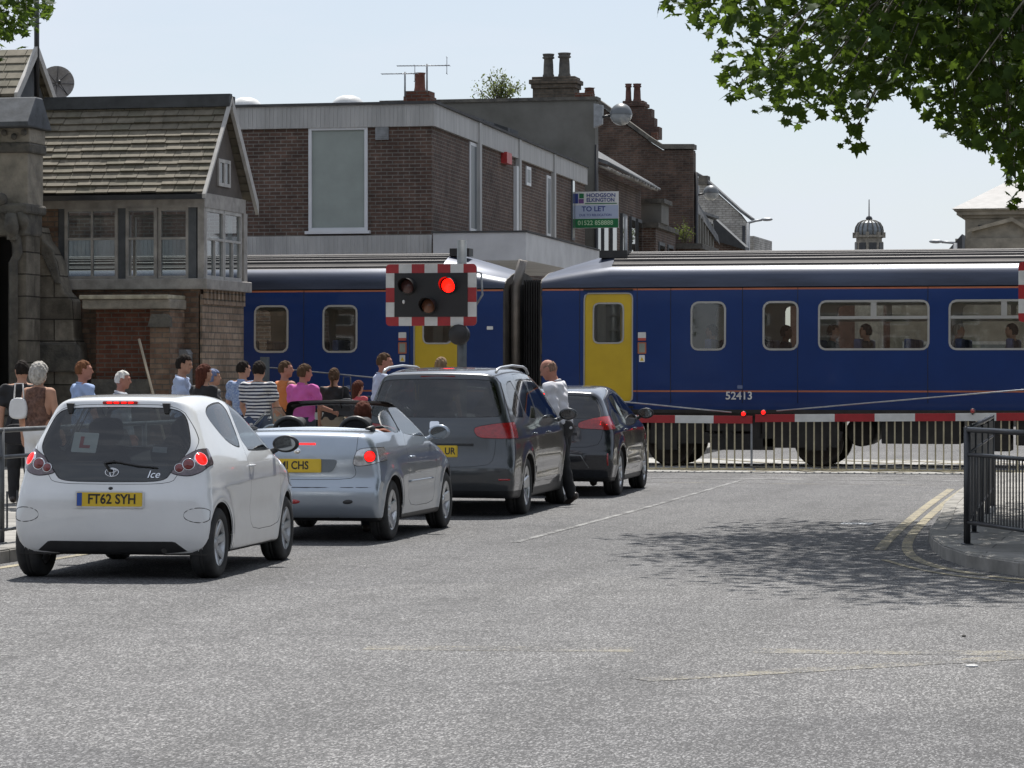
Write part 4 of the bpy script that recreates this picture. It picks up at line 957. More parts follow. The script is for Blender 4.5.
# ------------------------------------------------------------------ train: two blue carriages
M_TBLUE = paint('train_blue', (.006, .029, .128), 0., .36, dust=.03)
M_TBLUE.node_tree.nodes['Principled BSDF'].inputs['Coat Weight'].default_value = .12; M_TBLUE.node_tree.nodes['Principled BSDF'].inputs['Specular IOR Level'].default_value = .22
_n = M_TBLUE.node_tree; _b = _n.nodes['Principled BSDF']; _z = _n.nodes.new('ShaderNodeTexNoise'); _z.inputs['Scale'].default_value = 1.1; _z.inputs['Detail'].default_value = 2; _u = _n.nodes.new('ShaderNodeBump'); _u.inputs['Strength'].default_value = .35; _u.inputs['Distance'].default_value = .02; _n.links.new(_z.outputs['Fac'], _u.inputs['Height']); _n.links.new(_u.outputs[0], _b.inputs['Normal'])
M_TORNG = mk('train_orange_line', (.36, .11, .045), .45, var=.15)
M_TROOF = mk('train_roof_steel', (.045, .055, .085), .38, .3, var=.3, scale=1.5, stretch=(.4, 3, 3), bump=.15, bscale=9)
M_TRIBS = mk('train_roof_ribs', (.045, .040, .038), .6, .2, var=.3, scale=2)
M_TYEL = mk('train_door_yellow', (.50, .34, .008), .4, var=.08, scale=2)
M_TFRM = mk('window_rubber_grey', (.33, .325, .30), .5, var=.1)
M_TINT = mk('train_interior_cream', (.55, .54, .48), .7, var=.1)
M_TSEAT = mk('train_seat', (.05, .06, .12), .9, var=.3, scale=9)
M_BELL = mk('gangway_rubber', (.02, .019, .018), .7, var=.4, scale=4)
M_SIGNW = mk('sticker_white', (.6, .6, .58), .5); M_STRP = mk('sticker_red', (.5, .08, .05), .5)
YN, YF = 52.50, 55.20; YC = (YN + YF) / 2
# half section (distance from centre line, height) from the sill to the roof ridge
def body_sec():
    p = [(1.30, 1.0), (1.335, 1.12), (1.35, 1.32), (1.352, 1.7), (1.35, 2.1), (1.345, 2.5), (1.335, 2.9), (1.322, 3.10)]
    p += [(1.30, 3.2), (1.26, 3.30), (1.19, 3.39), (1.10, 3.455)]
    return p
def side_surface(x0, x1, sgn, c=.06):
    sec = chaikin(body_sec()[:9], 1, .25, closed=False); sec = np.array(sec)
    zs = np.arange(1.0, 3.13, c); ys = np.interp(zs, sec[:, 1], sec[:, 0])
    xs = np.arange(x0, x1 + c * .5, c); nx, nz = len(xs), len(zs)
    V = np.array([(x, YC + sgn * -ys[k], zs[k]) for x in xs for k in range(nz)])
    dz = np.gradient(ys, zs); N = np.array([(0, -sgn * 1.0, -dz[k]) for x in xs for k in range(nz)]); 
    T = []
    i, k = np.meshgrid(np.arange(nx - 1), np.arange(nz - 1), indexing='ij'); a = (i * nz + k).ravel(); b = a + nz
    T = np.concatenate([np.stack([a, b, b + 1], 1), np.stack([a, b + 1, a + 1], 1)])
    if sgn < 0: T = T[:, ::-1]
    N = N / np.linalg.norm(N, axis=1)[:, None]
    return SM(V, N, T)
def band(m, ax, c, h):
    lo_, rest = clip(m, lambda V: V[:, ax] - (c + h)); out, mid = clip(lo_, lambda V: V[:, ax] - (c - h)); return mid, join([rest, out])
def carriage(label, x0, x1, wins, doors, taper_left, taper_right, number=None):
    root = thing('train_carriage', label, 'train', ((x0 + x1) / 2, YC, 0), 0, 'carriages of the blue train')
    ox, oy = root.location.x, root.location.y
    loc = lambda m: SM(m.V - np.array([ox, oy, 0]), m.N, m.T)
    for sgn in (1, -1):
        m = side_surface(x0, x1, sgn)
        for (a, b, z0, z1, kind) in wins:
            g = lambda V, p=rrect(a, b, z0, z1, .13, 6): psdf(V[:, [0, 2]], p)
            ins, m = clip(m, g); core, fr = clip(ins, shift(g, .035))
            w = smobj(loc(fr), 'window', M_TFRM, root, .006)
            if kind == 'hopper':
                bar, rest = band(core, 2, z1 - .30, .026)
                up, lowr = clip(rest, lambda V: (z1 - .30) - V[:, 2]); mul, up2 = band(up, 0, (a + b) / 2, .05)
                smobj([loc(bar), loc(mul)], 'window_bar', [M_TFRM, M_TFRM], w, [.0, .003]); smobj(loc(join([up2, lowr])), 'pane', G_TRAIN, w, -.004)
            else: smobj(loc(core), 'pane', G_TRAIN, w, -.004)
        for (a, b, z0, z1) in doors:
            g = lambda V, p=rrect(a, b, z0, z1, .09, 5): psdf(V[:, [0, 2]], p)
            ins, m = clip(m, g); core, gap = clip(ins, shift(g, .022))
            wg = lambda V, p=rrect(a + .16, b - .16, z0 + 1.02, z1 - .17, .10, 6): psdf(V[:, [0, 2]], p)
            wi, door = clip(core, wg); pane, fr = clip(wi, shift(wg, .028))
            d = smobj([loc(door), loc(gap)], 'sliding_door', [M_TYEL, M_TFRM], root, [-.012, .004]); wf = smobj(loc(fr), 'door_window', M_TFRM, d, -.006)
            smobj(loc(pane), 'pane', G_TRAIN, wf, -.016)
        st, m = band(m, 2, 3.085, .016)
        st2, m = band(m, 2, 1.318, .014)
        smobj([loc(st), loc(st2)], 'stripe', M_TORNG, root)
        smobj(loc(m), 'body_side', M_TBLUE, root)
        lin = side_surface(x0, x1, sgn, .12)
        for (a, b, z0, z1, kind) in wins: _, lin = clip(lin, lambda V, p=rrect(a + .01, b - .01, z0 + .01, z1 - .01, .12, 3): psdf(V[:, [0, 2]], p))
        for (a, b, z0, z1) in doors: _, lin = clip(lin, lambda V, p=rrect(a + .15, b - .15, z0 + 1.0, z1 - .16, .1, 3): psdf(V[:, [0, 2]], p))
        smobj(loc(lin), 'side_lining', M_TINT, root, -.07, flip=True)
    for sx_ in [v for w_ in doors for v in (w_[0] - .07, w_[1] + .07)] + [w_[0] - .35 for w_ in wins[:4]]:
        q = MB(); q.tube([(sx_ - ox, -a - .001, z) for a, z in body_sec()[1:8]], .005, 4); q.build('panel_seam', M_BELL, root)
    for (a, b, z0, z1) in doors:
        q = MB(); q.tube([(b - ox + .14, -1.352, 1.5), (b - ox + .14, -1.40, 1.55), (b - ox + .14, -1.40, 2.25), (b - ox + .14, -1.352, 2.3)], .012, 6); q.build('grab_handle', M_TYEL, root) if False else None
        q = MB(); q.box((a - ox, -1.36, z1 + .035), (b - ox, -1.335, z1 + .06)); q.build('door_drip_rail', M_BELL, root); q = MB(); q.box((a - ox, -1.42, z0 - .10), (b - ox, -1.30, z0 - .06)); q.build('door_step', M_DARK, root)
    # roof: cant panel then ribbed crown, dropping at the ends
    sec = [(1.322, 3.12), (1.318, 3.2), (1.295, 3.29), (1.25, 3.375), (1.18, 3.44), (1.09, 3.485)]
    crown = []
    d = 1.02
    for i in range(6):
        base = 3.50 + .25 * (1 - (d / 1.02) ** 2) ** .8; crown += [(d, base), (d - .015, base + .035), (d - .065, base + .045), (d - .08, base + .012)]; d -= .165
    crown += [(.02, 3.765), (0, 3.77)]
    xs = [x0, x0 + .15, x0 + .4, x0 + .8, x0 + 1.2] + list(np.arange(x0 + 2, x1 - 1.9, 1.5)) + [x1 - 1.2, x1 - .8, x1 - .4, x1 - .15, x1]
    def drop(x):
        t = 0
        if taper_left: t = max(t, 1 - (x - x0) / 1.2)
        if taper_right: t = max(t, 1 - (x1 - x) / 1.2)
        return .33 * max(0, t) ** 1.2
    def roofmesh(prof, lo, hi, mat, nm, smooth):
        q = MB(); xx = [x for x in xs if lo - 1e-6 <= x <= hi + 1e-6]; full = [(-a, z) for a, z in prof] + [(a, z) for a, z in prof[::-1]] if prof[-1][0] == 0 else None
        for s_ in (1, -1):
            vs = [(x - ox, -s_ * a, z - drop(x) * max(0, (z - 3.12) / .65)) for x in xx for a, z in prof]; n = len(prof)
            fs = []
            for i in range(len(xx) - 1):
                for k in range(n - 1):
                    f_ = (i * n + k, (i + 1) * n + k, (i + 1) * n + k + 1, i * n + k + 1); fs.append(f_ if s_ > 0 else f_[::-1])
            q.add(vs, fs, 0, smooth)
        return q.build(nm, mat, root)
    roofmesh(sec, x0, x1, M_TROOF, 'roof_edge', True)
    smooth_c = [(1.09, 3.485), (1.02, 3.5), (.85, 3.60), (.6, 3.69), (.3, 3.75), (0, 3.77)]
    if taper_left: roofmesh(smooth_c, x0, x0 + 1.2, M_TROOF, 'roof_end', True)
    if taper_right: roofmesh(smooth_c, x1 - 1.2, x1, M_TROOF, 'roof_end', True)
    roofmesh([(1.09, 3.485)] + crown, x0 + (1.2 if taper_left else 0), x1 - (1.2 if taper_right else 0), M_TRIBS, 'ribbed_roof', False)
    # ends
    for xe, s_, tp in ((x0, -1, taper_left), (x1, 1, taper_right)):
        q = MB(); pr = [(a, z) for a, z in body_sec()[:8]] + [(a, z - .33 * max(0, (z - 3.12) / .65) * tp) for a, z in sec[1:] + smooth_c[1:]]
        poly = [(-a, z) for a, z in pr] + [(a, z) for a, z in pr[::-1][1:]]
        q.prism(poly, (xe - ox - .02, xe - ox + .02), 'x'); q.build('end_wall', mk('train_end_brown', (.05, .042, .034), .7, var=.4, scale=3), root)
    # inside: floor, ceiling, partitions, seats
    q = MB(); q.box((x0 - ox + .1, -1.28, 1.05), (x1 - ox - .1, 1.28, 1.13)); q.build('floor', M_LINE, root)
    q = MB(); q.box((x0 - ox + .1, -1.15, 3.02), (x1 - ox - .1, 1.15, 3.06)); q.build('ceiling', M_TINT, root)
    q = MB()
    for (a, b, z0, z1) in doors:
        for xx in (a - .12, b + .12): q.box((xx - ox - .02, .45, 1.13), (xx - ox + .02, 1.25, 3.0)); q.box((xx - ox - .02, -1.25, 1.13), (xx - ox + .02, -.45, 3.0))
    q.build('partition', M_TINT, root)
    blocked = [(a - .5, b + .5) for a, b, _, _ in doors]
    sx = x0 + 1.2; k = 0
    while sx < x1 - 1:
        if not any(a < sx < b for a, b in blocked):
            for yy in (-.82, .82):
                q = MB(); q.box((sx - ox, yy - .42, 1.13), (sx - ox + .42, yy + .42, 1.56)); q.box((sx - ox - .05, yy - .42, 1.5), (sx - ox + .07, yy + .42, 2.22)); q.build('seat', M_TSEAT, root, bevel=.03)
        sx += .86; k += 1
    # running gear
    q = MB(); q.box((x0 - ox + .1, -1.26, .90), (x1 - ox - .1, 1.26, 1.04)); q.box((x0 - ox + .3, -1.30, .94), (x1 - ox - .3, -1.22, 1.0)); q.build('solebar', M_DARK, root)
    for bx in (x0 + 3.5, x1 - 3.9):
        b = MB(); c = bx - ox
        for yy in (-1.02, 1.02):
            b.prism([(c - 1.75, .62), (c - 1.3, .72), (c - .5, .58), (c + .5, .58), (c + 1.3, .72), (c + 1.75, .62), (c + 1.7, .46), (c + 1.2, .38), (c + .6, .42), (c - .6, .42), (c - 1.2, .38), (c - 1.7, .46)], (yy - .07, yy + .07), 'y')
            for wx in (c - 1.3, c + 1.3): b.box((wx - .17, yy - .12, .30), (wx + .17, yy + .12, .62))
            for wx in (c - .25, c + .25): b.lathe([(.11, .5), (.11, .95)], 12, 'z', (wx, yy, 0))
            b.box((c - .55, yy - .1, .30), (c + .55, yy + .1, .5))
        b.box((c - .4, -.9, .45), (c + .4, .9, .75)); bo = b.build('bogie', M_DARK, root)
        for wx in (c - 1.3, c + 1.3):
            w = MB()
            for s_ in (-1, 1): w.lathe([(.001, s_ * .68), (.40, s_ * .68), (.42, s_ * .69), (.42, s_ * .79), (.36, s_ * .80), (.33, s_ * .77), (.12, s_ * .77), (.1, s_ * .82), (.001, s_ * .82)], 28, 'y', (wx, 0, .43))
            w.tube([(wx, -.7, .43), (wx, .7, .43)], .08); w.build('wheelset', mk('wheel_steel', (.05, .042, .036), .6, .5, var=.3), bo)
    eq = MB(); 
    for (a, b, zb) in EQUIP:
        if a > x0 and b < x1: eq.box((a - ox, -1.12, zb), (b - ox, -.35, .95)); eq.box((a - ox + .1, .3, zb + .08), (b - ox - .1, 1.1, .95))
    for (a, z) in TANKS:
        if x0 < a < x1: eq.lathe([(.001, -.75), (.24, -.75), (.26, -.7), (.26, .7), (.24, .75), (.001, .75)], 20, 'y', (a - ox, 0, z))
    if eq.v: eq.build('underfloor_equipment', M_DARK, root, bevel=.02)
    return root, (ox, oy)
XR0 = gx(541, YN); XL1 = gx(504, YN)
wx = lambda a: gx(a, YN)
wz = lambda y, p: gz(y, p, YN)
EQUIP = [(wx(760), wx(836), .34), (wx(648), wx(700), .40), (wx(704), wx(752), .62), (wx(880), wx(960), .42), (wx(966), wx(1010), .30), (wx(560), wx(640), .4), (wx(1015), wx(1090), .4)]
TANKS = [(wx(857), .62)]
wR = [(wx(690.5), wx(726), 2.02, 2.87, 'plain'), (wx(762.5), wx(798.5), 2.02, 2.87, 'plain'), (wx(818), wx(929.5), 2.02, 2.88, 'hopper'), (wx(948.5), wx(1060), 2.02, 2.88, 'hopper'), (wx(1080), wx(1190), 2.02, 2.88, 'hopper'), (wx(1210), wx(1320), 2.02, 2.88, 'hopper')]
wL = [(wx(254), wx(288.5), 1.99, 2.84, 'plain'), (wx(322.5), wx(357.5), 1.99, 2.84, 'plain'), (wx(120), wx(228), 1.99, 2.84, 'hopper'), (wx(-8), wx(102), 1.99, 2.84, 'hopper'), (wx(-140), wx(-26), 1.99, 2.84, 'hopper')]
tr1, o1 = carriage('blue train carriage on the right with number and long hopper windows', XR0, XR0 + 15.5, wR, [(wx(583.5), wx(633), 1.12, 3.03)], True, False)
tr2, o2 = carriage('blue train carriage on the left, behind the signal box and warning lights', XL1 - 15.5, XL1, wL, [(wx(413.5), wx(461), 1.12, 3.03)], False, True)
# gangway bellows and exhaust on the left-hand carriage
q = MB(); a = XL1 + .03; b = XR0 - .03; n = 9
for i in range(n):
    xa = a + .16 + (b - a - .2) * i / n; xb = a + .16 + (b - a - .2) * (i + 1) / n
    for (x_, x2_, w, h) in ((xa, (xa + xb) / 2, .62, 3.28), ((xa + xb) / 2, xb, .56, 3.24)): q.box((x_ - o2[0], -w, 1.0), (x2_ - o2[0], w, h))
q.box((XL1 - o2[0] + .03, -.95, 1.0), (XL1 - o2[0] + .17, .95, 3.2)); q.build('gangway_bellows', M_BELL, tr2)
q = MB(); xe = gx(511, YN) - o2[0]; q.tube([(xe, -1.0, 1.3), (xe, -1.0, 3.15), (xe + .02, -1.0, 3.2), (xe + .14, -1.0, 3.62)], .085, 12); q.build('exhaust_pipe', mk('exhaust_steel', (.22, .20, .18), .5, .7, var=.3), tr2)
q = MB(); q.box((gx(438, YN) - o2[0], -.5, 3.72), (gx(458, YN) - o2[0], -.2, 3.86)); q.build('roof_vent', M_BLKP, tr2)
q = MB(); q.box((gx(592, YN) - o1[0], -.7, 3.66), (gx(620, YN) - o1[0], -.3, 3.79)); q.build('roof_vent', M_BLKP, tr1)
def bodysticker(px, py, w, h, root, o, mat, nm='notice'):
    m = MB(); x = gx(px, YN) - o[0]; z = gz(py, px, YN); y = YN - o[1] - .006; m.prism(rrect(x - w / 2, x + w / 2, z - h / 2, z + h / 2, .01, 2), (y - .004, y + .002), 'y'); return m.build(nm, mat, root)
for (px, root, o) in ((642, tr1, o1), (402.5, tr2, o2)):
    s = bodysticker(px, 336, .14, .13, root, o, M_SIGNW); b = MB(); x = gx(px, YN) - o[0]; z = gz(338, px, YN); b.box((x - .07, YN - o[1] - .012, z - .045), (x + .07, YN - o[1] - .0095, z)); b.build('notice_band', M_STRP, s)
    s = bodysticker(px, 348, .15, .20, root, o, M_TORNG); b = MB(); z = gz(348, px, YN); b.box((x - .052, YN - o[1] - .012, z - .078), (x + .052, YN - o[1] - .0095, z + .078)); b.build('notice_panel', mk('notice_grey', (.22, .24, .2), .4), s)
    s = bodysticker(px, 358.5, .10, .12, root, o, M_SIGNW); b = MB(); z = gz(358.5, px, YN); b.prism([(x - .035, z - .04), (x + .035, z - .04), (x, z + .03)], (YN - o[1] - .012, YN - o[1] - .0095), 'y'); b.build('notice_symbol', M_YELP, s)
bodysticker(490, 328, .11, .06, tr2, o2, M_SIGNW)
T = face_back(gx(739, YN) - o1[0], YN - o1[1] - .004, gz(396, 739, YN)); text('52413', .19, tr1, T, M_SIGNW, 'fleet_number', bold=.003)
bodysticker(740, 387, .09, .06, tr1, o1, mk('sticker_blue_grey', (.12, .16, .28), .5), 'emblem')
T = face_back(gx(352, YN) - o2[0], YN - o2[1] - .004, gz(386, 352, YN))
bodysticker(349, 387, .09, .06, tr2, o2, mk('sticker_blue_grey', (.12, .16, .28), .5), 'emblem')
# ------------------------------------------------------------------ building materials
B_DARK = brick('brick_dark_brown', (.084, .053, .042), (.130, .080, .060), (.18, .165, .145), dirt=.45)
B_RED = brick('brick_old_red', (.13, .048, .030), (.17, .075, .048), (.14, .12, .10), dirt=.35)
B_BUFF = brick('brick_buff', (.27, .195, .14), (.38, .285, .21), (.16, .14, .115), .32, .11, .013, dirt=.45)
B_SBOX = brick('brick_mixed', (.15, .09, .062), (.24, .165, .115), (.13, .11, .09), .25, .085, .012, dirt=.45)
B_WHT = brick('brick_whitewashed', (.34, .33, .31), (.44, .43, .40), (.22, .20, .18), .3, .1, .012, dirt=.5)
B_STONE = brick('ashlar_stone', (.135, .120, .098), (.25, .225, .185), (.055, .048, .040), .78, .36, .012, dirt=.65, bmp=.9, sq=1.0, dist=.02)
M_STON = mk('weathered_stone', (.16, .145, .12), .9, var=.55, scale=3.5, bump=.8, bscale=14, dist=.03, second=(.30, .27, .22))
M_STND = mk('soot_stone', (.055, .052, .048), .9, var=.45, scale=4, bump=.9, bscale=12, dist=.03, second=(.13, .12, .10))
M_SLAB = mk('lichened_slab', (.34, .31, .23), .9, var=.3, scale=6, bump=.5, bscale=25)
M_SLT = [mk('slate_%s' % n, c, .85, var=.35, scale=5, bump=.5, bscale=30, second=c2) for n, c, c2 in (('pale', (.125, .110, .080), (.195, .172, .13)), ('mid', (.110, .098, .072), (.175, .155, .118)), ('olive', (.100, .090, .064), (.16, .146, .106)))]
M_RIDG = mk('ridge_lead', (.045, .048, .050), .7, var=.4, scale=3)
M_SLATE = slabs('roof_slates_grey', (.12, .125, .13), .3, .2)
M_TIMB = mk('painted_timber', (.29, .27, .245), .6, var=.25, scale=5, bump=.2, bscale=30)
M_TIMD = mk('painted_timber_dark', (.07, .075, .08), .6, var=.25, scale=5)
M_TIML = mk('painted_timber_light', (.40, .385, .36), .6, var=.2, scale=4, bump=.2, bscale=30)
M_REND = mk('cement_render', (.105, .102, .088), .9, var=.45, scale=.9, bump=.4, bscale=20, second=(.165, .16, .145))
M_FASC = mk('fascia_panel', (.40, .395, .38), .7, var=.15, scale=1.5, stretch=(3, 3, .5))
M_CANO = mk('canopy_white', (.50, .50, .50), .6, var=.15, scale=1.2)
M_FELT = mk('roof_felt', (.06, .06, .06), .9, var=.3, scale=2)
M_TERR = mk('terracotta', (.16, .06, .04), .8, var=.35, scale=9)
M_LEAD = mk('lead_roof', (.16, .175, .185), .5, .3, var=.3, scale=2)
M_INT = mk('room_interior', (.09, .09, .085), .9, var=.3)
M_UPVC = mk('window_frame_white', (.60, .61, .62), .4, var=.06)

def bwin(root, x0, x1, z0, z1, y, gmat=G_OLD, fmat=M_UPVC, fw=.06, bars=(), sill=True, depth=.12, back=True, name='window'):
    """sash window on a wall facing -Y whose face is at y (world); returns the part"""
    m = MB(); yo = y - .02; yi = y + .06
    m.box((x0, yo, z0), (x0 + fw, yi, z1)); m.box((x1 - fw, yo, z0), (x1, yi, z1)); m.box((x0 + fw, yo, z0), (x1 - fw, yi, z0 + fw)); m.box((x0 + fw, yo, z1 - fw), (x1 - fw, yi, z1))
    for b in bars:
        if b[0] == 'h': m.box((x0 + fw, yo + .01, b[1] - .018), (x1 - fw, yi - .005, b[1] + .018))
        else: m.box((b[1] - .018, yo + .012, z0 + fw), (b[1] + .018, yi - .008, z1 - fw))
    w = m.build(name, fmat, root, W=True)
    g = MB(); g.add([(x0 + fw, y + .02, z0 + fw), (x1 - fw, y + .02, z0 + fw), (x1 - fw, y + .02, z1 - fw), (x0 + fw, y + .02, z1 - fw)], [(0, 1, 2, 3)]); g.build('pane', gmat, w, W=True)
    if sill: s = MB(); s.box((x0 - .06, y - .09, z0 - .06), (x1 + .06, y + .02, z0 - .001)); s.build('sill', fmat, w, W=True)
    return w
def gable_prism(x0, x1, y0, y1, z0, zr, m, mi=0, ov=0):
    ym = (y0 + y1) / 2; m.prism([(y0 - ov, z0), (y1 + ov, z0), (ym, zr)], (x0, x1), 'x', mi)

# ------------------------------------------------------------------ signal box
YS = 48.5; X0s = gx(38, YS); X1s = gx(200, YS); YB = 50.75
sb = thing('signal_box', 'old railway signal box with stone slate roof, timber windows and buff brick base', 'signal box', ((X0s + X1s) / 2, (YS + YB) / 2, 0))
m = MB(); m.box((X0s, YS, 0), (X1s, YS + .3, 3.02)); m.build('wall', B_SBOX, sb, W=True)
m = MB(); m.box((X1s - .02, YS + .0, 0), (X1s + .04, YB, 2.94)); m.box((X0s, YB - .3, 0), (X1s - .02, YB, 2.94)); m.build('wall', B_BUFF, sb, W=True)
m = MB()
for i in range(11): m.box((X1s + .04, YS + .06 + i * .20, 2.86), (X1s + .10, YS + .16 + i * .20, 3.02))
m.box((X1s + .04, YS, 2.78), (X1s + .07, YB, 2.86)); m.build('brick_dentils', B_BUFF, sb, W=True)
zs0, zs1 = 3.02, 3.20
m = MB(); m.box((X0s - .1, YS - .12, zs0), (X1s + .16, YB + .1, zs1)); m.build('sill_band', M_TIMB, sb, W=True, bevel=.015)
zt = 4.52; zw = 3.20
m = MB(); m.box((X0s, YS + .05, 3.05), (X1s, YB - .05, 3.19)); m.build('floor', M_TIMD, sb, W=True)
m = MB()      # corner and intermediate posts, head beam
for (a, b) in ((58, 65), (118, 125), (188, 196)): m = MB(); m.box((gx(a, YS), YS + .02, zw), (gx(b, YS), YS + .16, zt)); m.build('window_post', M_TIMD, sb, W=True)
m = MB(); m.box((X0s, YS, zt - .14), (X1s + .08, YS + .18, zt + .1)); m.box((X1s - .08, YS + .18, zt - .14), (X1s + .08, YB, zt + .1)); m.build('head_beam', M_TIMB, sb, W=True)
m = MB(); m.box((X1s - .02, YB - .16, zw), (X1s + .1, YB + .02, zt - .14)); m.build('window_post', M_TIMB, sb, W=True)
m = MB(); m.box((X1s - .04, YS + .0, zw), (X1s + .07, YS + .12, zt - .14)); m.build('window_post', M_TIMB, sb, W=True)
m = MB(); m.box((X0s, YS, zw), (gx(58, YS), YS + .25, zt - .14)); m.build('wall', B_SBOX, sb, W=True)
def fw(a, b, y=YS, z0=zw, z1=zt - .14, **k): return bwin(sb, gx(a, YS), gx(b, YS), z0, z1, y, G_OLD, M_TIMB, .05, **k)
zm = 3.87
fw(65, 118, bars=(('h', zm), ('v', gx(92, YS))), sill=False); fw(126, 157, bars=(('h', zm),), sill=False, y=YS + .0); fw(157.5, 188, bars=(('h', zm),), sill=False, y=YS + .05)
# back windows and side windows
for (a, b) in ((62, 132), (135, 203)): bwin(sb, gx(a, YB), gx(b, YB), zw, zt - .14, YB - .08, G_CLR, M_TIML, .04, sill=False)
n = 2
for i in range(n):
    y0 = YS + .14 + i * .97; y1 = y0 + .95; m = MB(); x = X1s + .03
    for (a, b, c, d) in ((y0, y0 + .05, zw, zt - .14), (y1 - .05, y1, zw, zt - .14), (y0 + .05, y1 - .05, zw, zw + .06), (y0 + .05, y1 - .05, zt - .2, zt - .14), (y0 + .05, y1 - .05, zm - .02, zm + .02), ((y0 + y1) / 2 - .016, (y0 + y1) / 2 + .016, zw + .06, zm - .02)): m.box((x - .03, a, c), (x + .035, b, d))
    w = m.build('window', M_TIML, sb, W=True); g = MB(); g.add([(x, y0 + .05, zw + .06), (x, y1 - .05, zw + .06), (x, y1 - .05, zt - .2), (x, y0 + .05, zt - .2)], [(0, 1, 2, 3)]); g.build('pane', G_OLD, w, W=True)
m = MB()      # curtains bunched at the side windows, a cupboard and desk seen through the panes
for y in (YS + .3, YS + 1.9):
    m.add([(X1s - .10 + .02 * (i % 2), y - .12 + .03 * i, z) for z in (3.9, 4.35) for i in range(9)], [(i, i + 1, i + 10, i + 9) for i in range(8)], 0, True)
m.build('curtain', M_TIML, sb, W=True)
m = MB(); m.box((X0s, YS + .05, zt + .02), (X1s, YB - .05, zt + .06)); m.build('ceiling', M_TIMD, sb, W=True)
# roof of stone slates laid in courses, each slate its own block inside the roof mesh
zE, zR = 4.60, 6.20; yE = YS - .22; yR = 49.62; yE2 = 2 * yR - yE; XL, XR = X0s - .3, X1s + .16
m = MB(); nc = 13
for side in (0, 1):
    for c in range(nc):
        t0 = c / nc; t1 = (c + 1.35) / nc
        ya_, za_ = (yE + (yR - yE) * t0, zE + (zR - zE) * t0); yb_, zb_ = (yE + (yR - yE) * min(t1, 1), zE + (zR - zE) * min(t1, 1))
        x = XL + random.uniform(-.2, 0) if side == 0 else XL
        while x < XR:
            w = random.uniform(.22, .36) if side == 0 else .5
            x1 = min(x + w, XR + random.uniform(0, .02)); th = random.uniform(.028, .042); lift = random.uniform(.0, .005); sg = random.uniform(-.008, .005)
            d = 0.0; nrm = Vector((0, -(zR - zE), (yR - yE))).normalized()
            P = lambda xx, yy, zz, h: (xx, (yy + nrm.y * h) if side == 0 else 2 * yR - (yy + nrm.y * h), zz + nrm.z * h)
            xs_ = max(x + .004, XL); 
            if xs_ < x1 - .03:
                vs = [P(xs_, ya_ + sg * .5, za_ + sg, lift + .02), P(x1 - .004, ya_ + sg * .5, za_ + sg, lift + .02), P(x1 - .004, yb_, zb_, .0), P(xs_, yb_, zb_, .0), P(xs_, ya_ + sg * .5, za_ + sg, lift + th + .02), P(x1 - .004, ya_ + sg * .5, za_ + sg, lift + th + .02), P(x1 - .004, yb_, zb_, .008), P(xs_, yb_, zb_, .008)]
                fs = [(0, 3, 2, 1), (4, 5, 6, 7), (0, 1, 5, 4), (1, 2, 6, 5), (2, 3, 7, 6), (3, 0, 4, 7)]
                m.add(vs, fs if side == 0 else [f_[::-1] for f_ in fs], random.choice((0, 0, 1, 1, 2)))
            x = x1
m.build('roof', M_SLT, sb, W=True)
m = MB(); gable_prism(XL + .02, X1s - .05, yE + .1, yE2 - .1, zE - .02, zR - .06, m); m.build('roof_deck', M_TIMD, sb, W=True)
m = MB(); m.box((XL, yR - .16, zR - .07), (XR + .04, yR + .16, zR + .11)); m.box((XL, yR - .06, zR + .11), (XR + .02, yR + .06, zR + .15)); m.build('ridge', M_RIDG, sb, W=True)
m = MB(); m.box((XL, yE - .10, zE - .10), (XR, yE - .0, zE - .02)); m.build('gutter', M_BLKM, sb, W=True)
for s_ in (-1, 1):     # barge boards on the gable facing the road
    yf = yR + s_ * (yR - yE + .12); zf = zE - .22; m = MB(); t = .16 if s_ > 0 else .03
    m.prism([(yR, zR + .10), (yR, zR - .12 if s_ > 0 else zR + .03), (yf, zf + (0 if s_ > 0 else .13)), (yf, zf + .20)], (XR - .01, XR + .05), 'x'); m.build('barge_board', M_TIML, sb, W=True)
m = MB(); m.prism([(yE + .25, zE), (yE2 - .25, zE), (yR, zR - .15)], (X1s - .02, X1s + .04), 'x'); m.build('gable_infill', mk('gable_brown', (.085, .07, .058), .7, var=.3), sb, W=True)
m = MB(); m.box((X1s + .041, yR - .32, 4.78), (X1s + .07, yR + .32, 4.84)); m.box((X1s + .041, yR - .32, 5.18), (X1s + .07, yR + .32, 5.24))
for y in (-.32, -.03, .26): m.box((X1s + .041, yR + y, 4.84), (X1s + .07, yR + y + .06, 5.18))
gw = m.build('gable_window', M_TIML, sb, W=True); m = MB(); m.box((X1s + .041, yR - .26, 4.84), (X1s + .05, yR + .26, 5.18)); m.build('pane', G_CARD, gw, W=True)
# flat stone-topped brick annex in front of the box
YA = 47.75
an = thing('brick_annex', 'small red brick bay with a pale stone slab on top under the signal box windows', 'annex', (gx(126, YA), YA, 0))
z1 = gz(295, 120, YA); z0 = gz(309, 120, YA)
m = MB(); m.box((gx(82, YA), YA - .15, z1 - .07), (gx(171, YA), YS - .005, z1)); sl = m.build('stone_slab', M_SLAB, an, W=True, bevel=.015)  # thin pale layer: the slab's sunlit top put into the colour
m = MB(); m.box((gx(84, YA), YA - .1, z0), (gx(172, YA), YS - .006, z1 - .071)); m.build('lintel', M_STON, an, W=True, bevel=.02)  # front of the same slab in darker stone, standing in for its shade
m = MB(); m.box((gx(90, YA), YA + .28, 0), (gx(150, YA), YS - .005, z0)); m.build('recessed_wall', B_RED, an, W=True)
m = MB(); m.box((gx(150, YA), YA, 0), (gx(170, YA), YS - .01, z0 - .01)); m.build('brick_pier', B_SBOX, an, W=True)
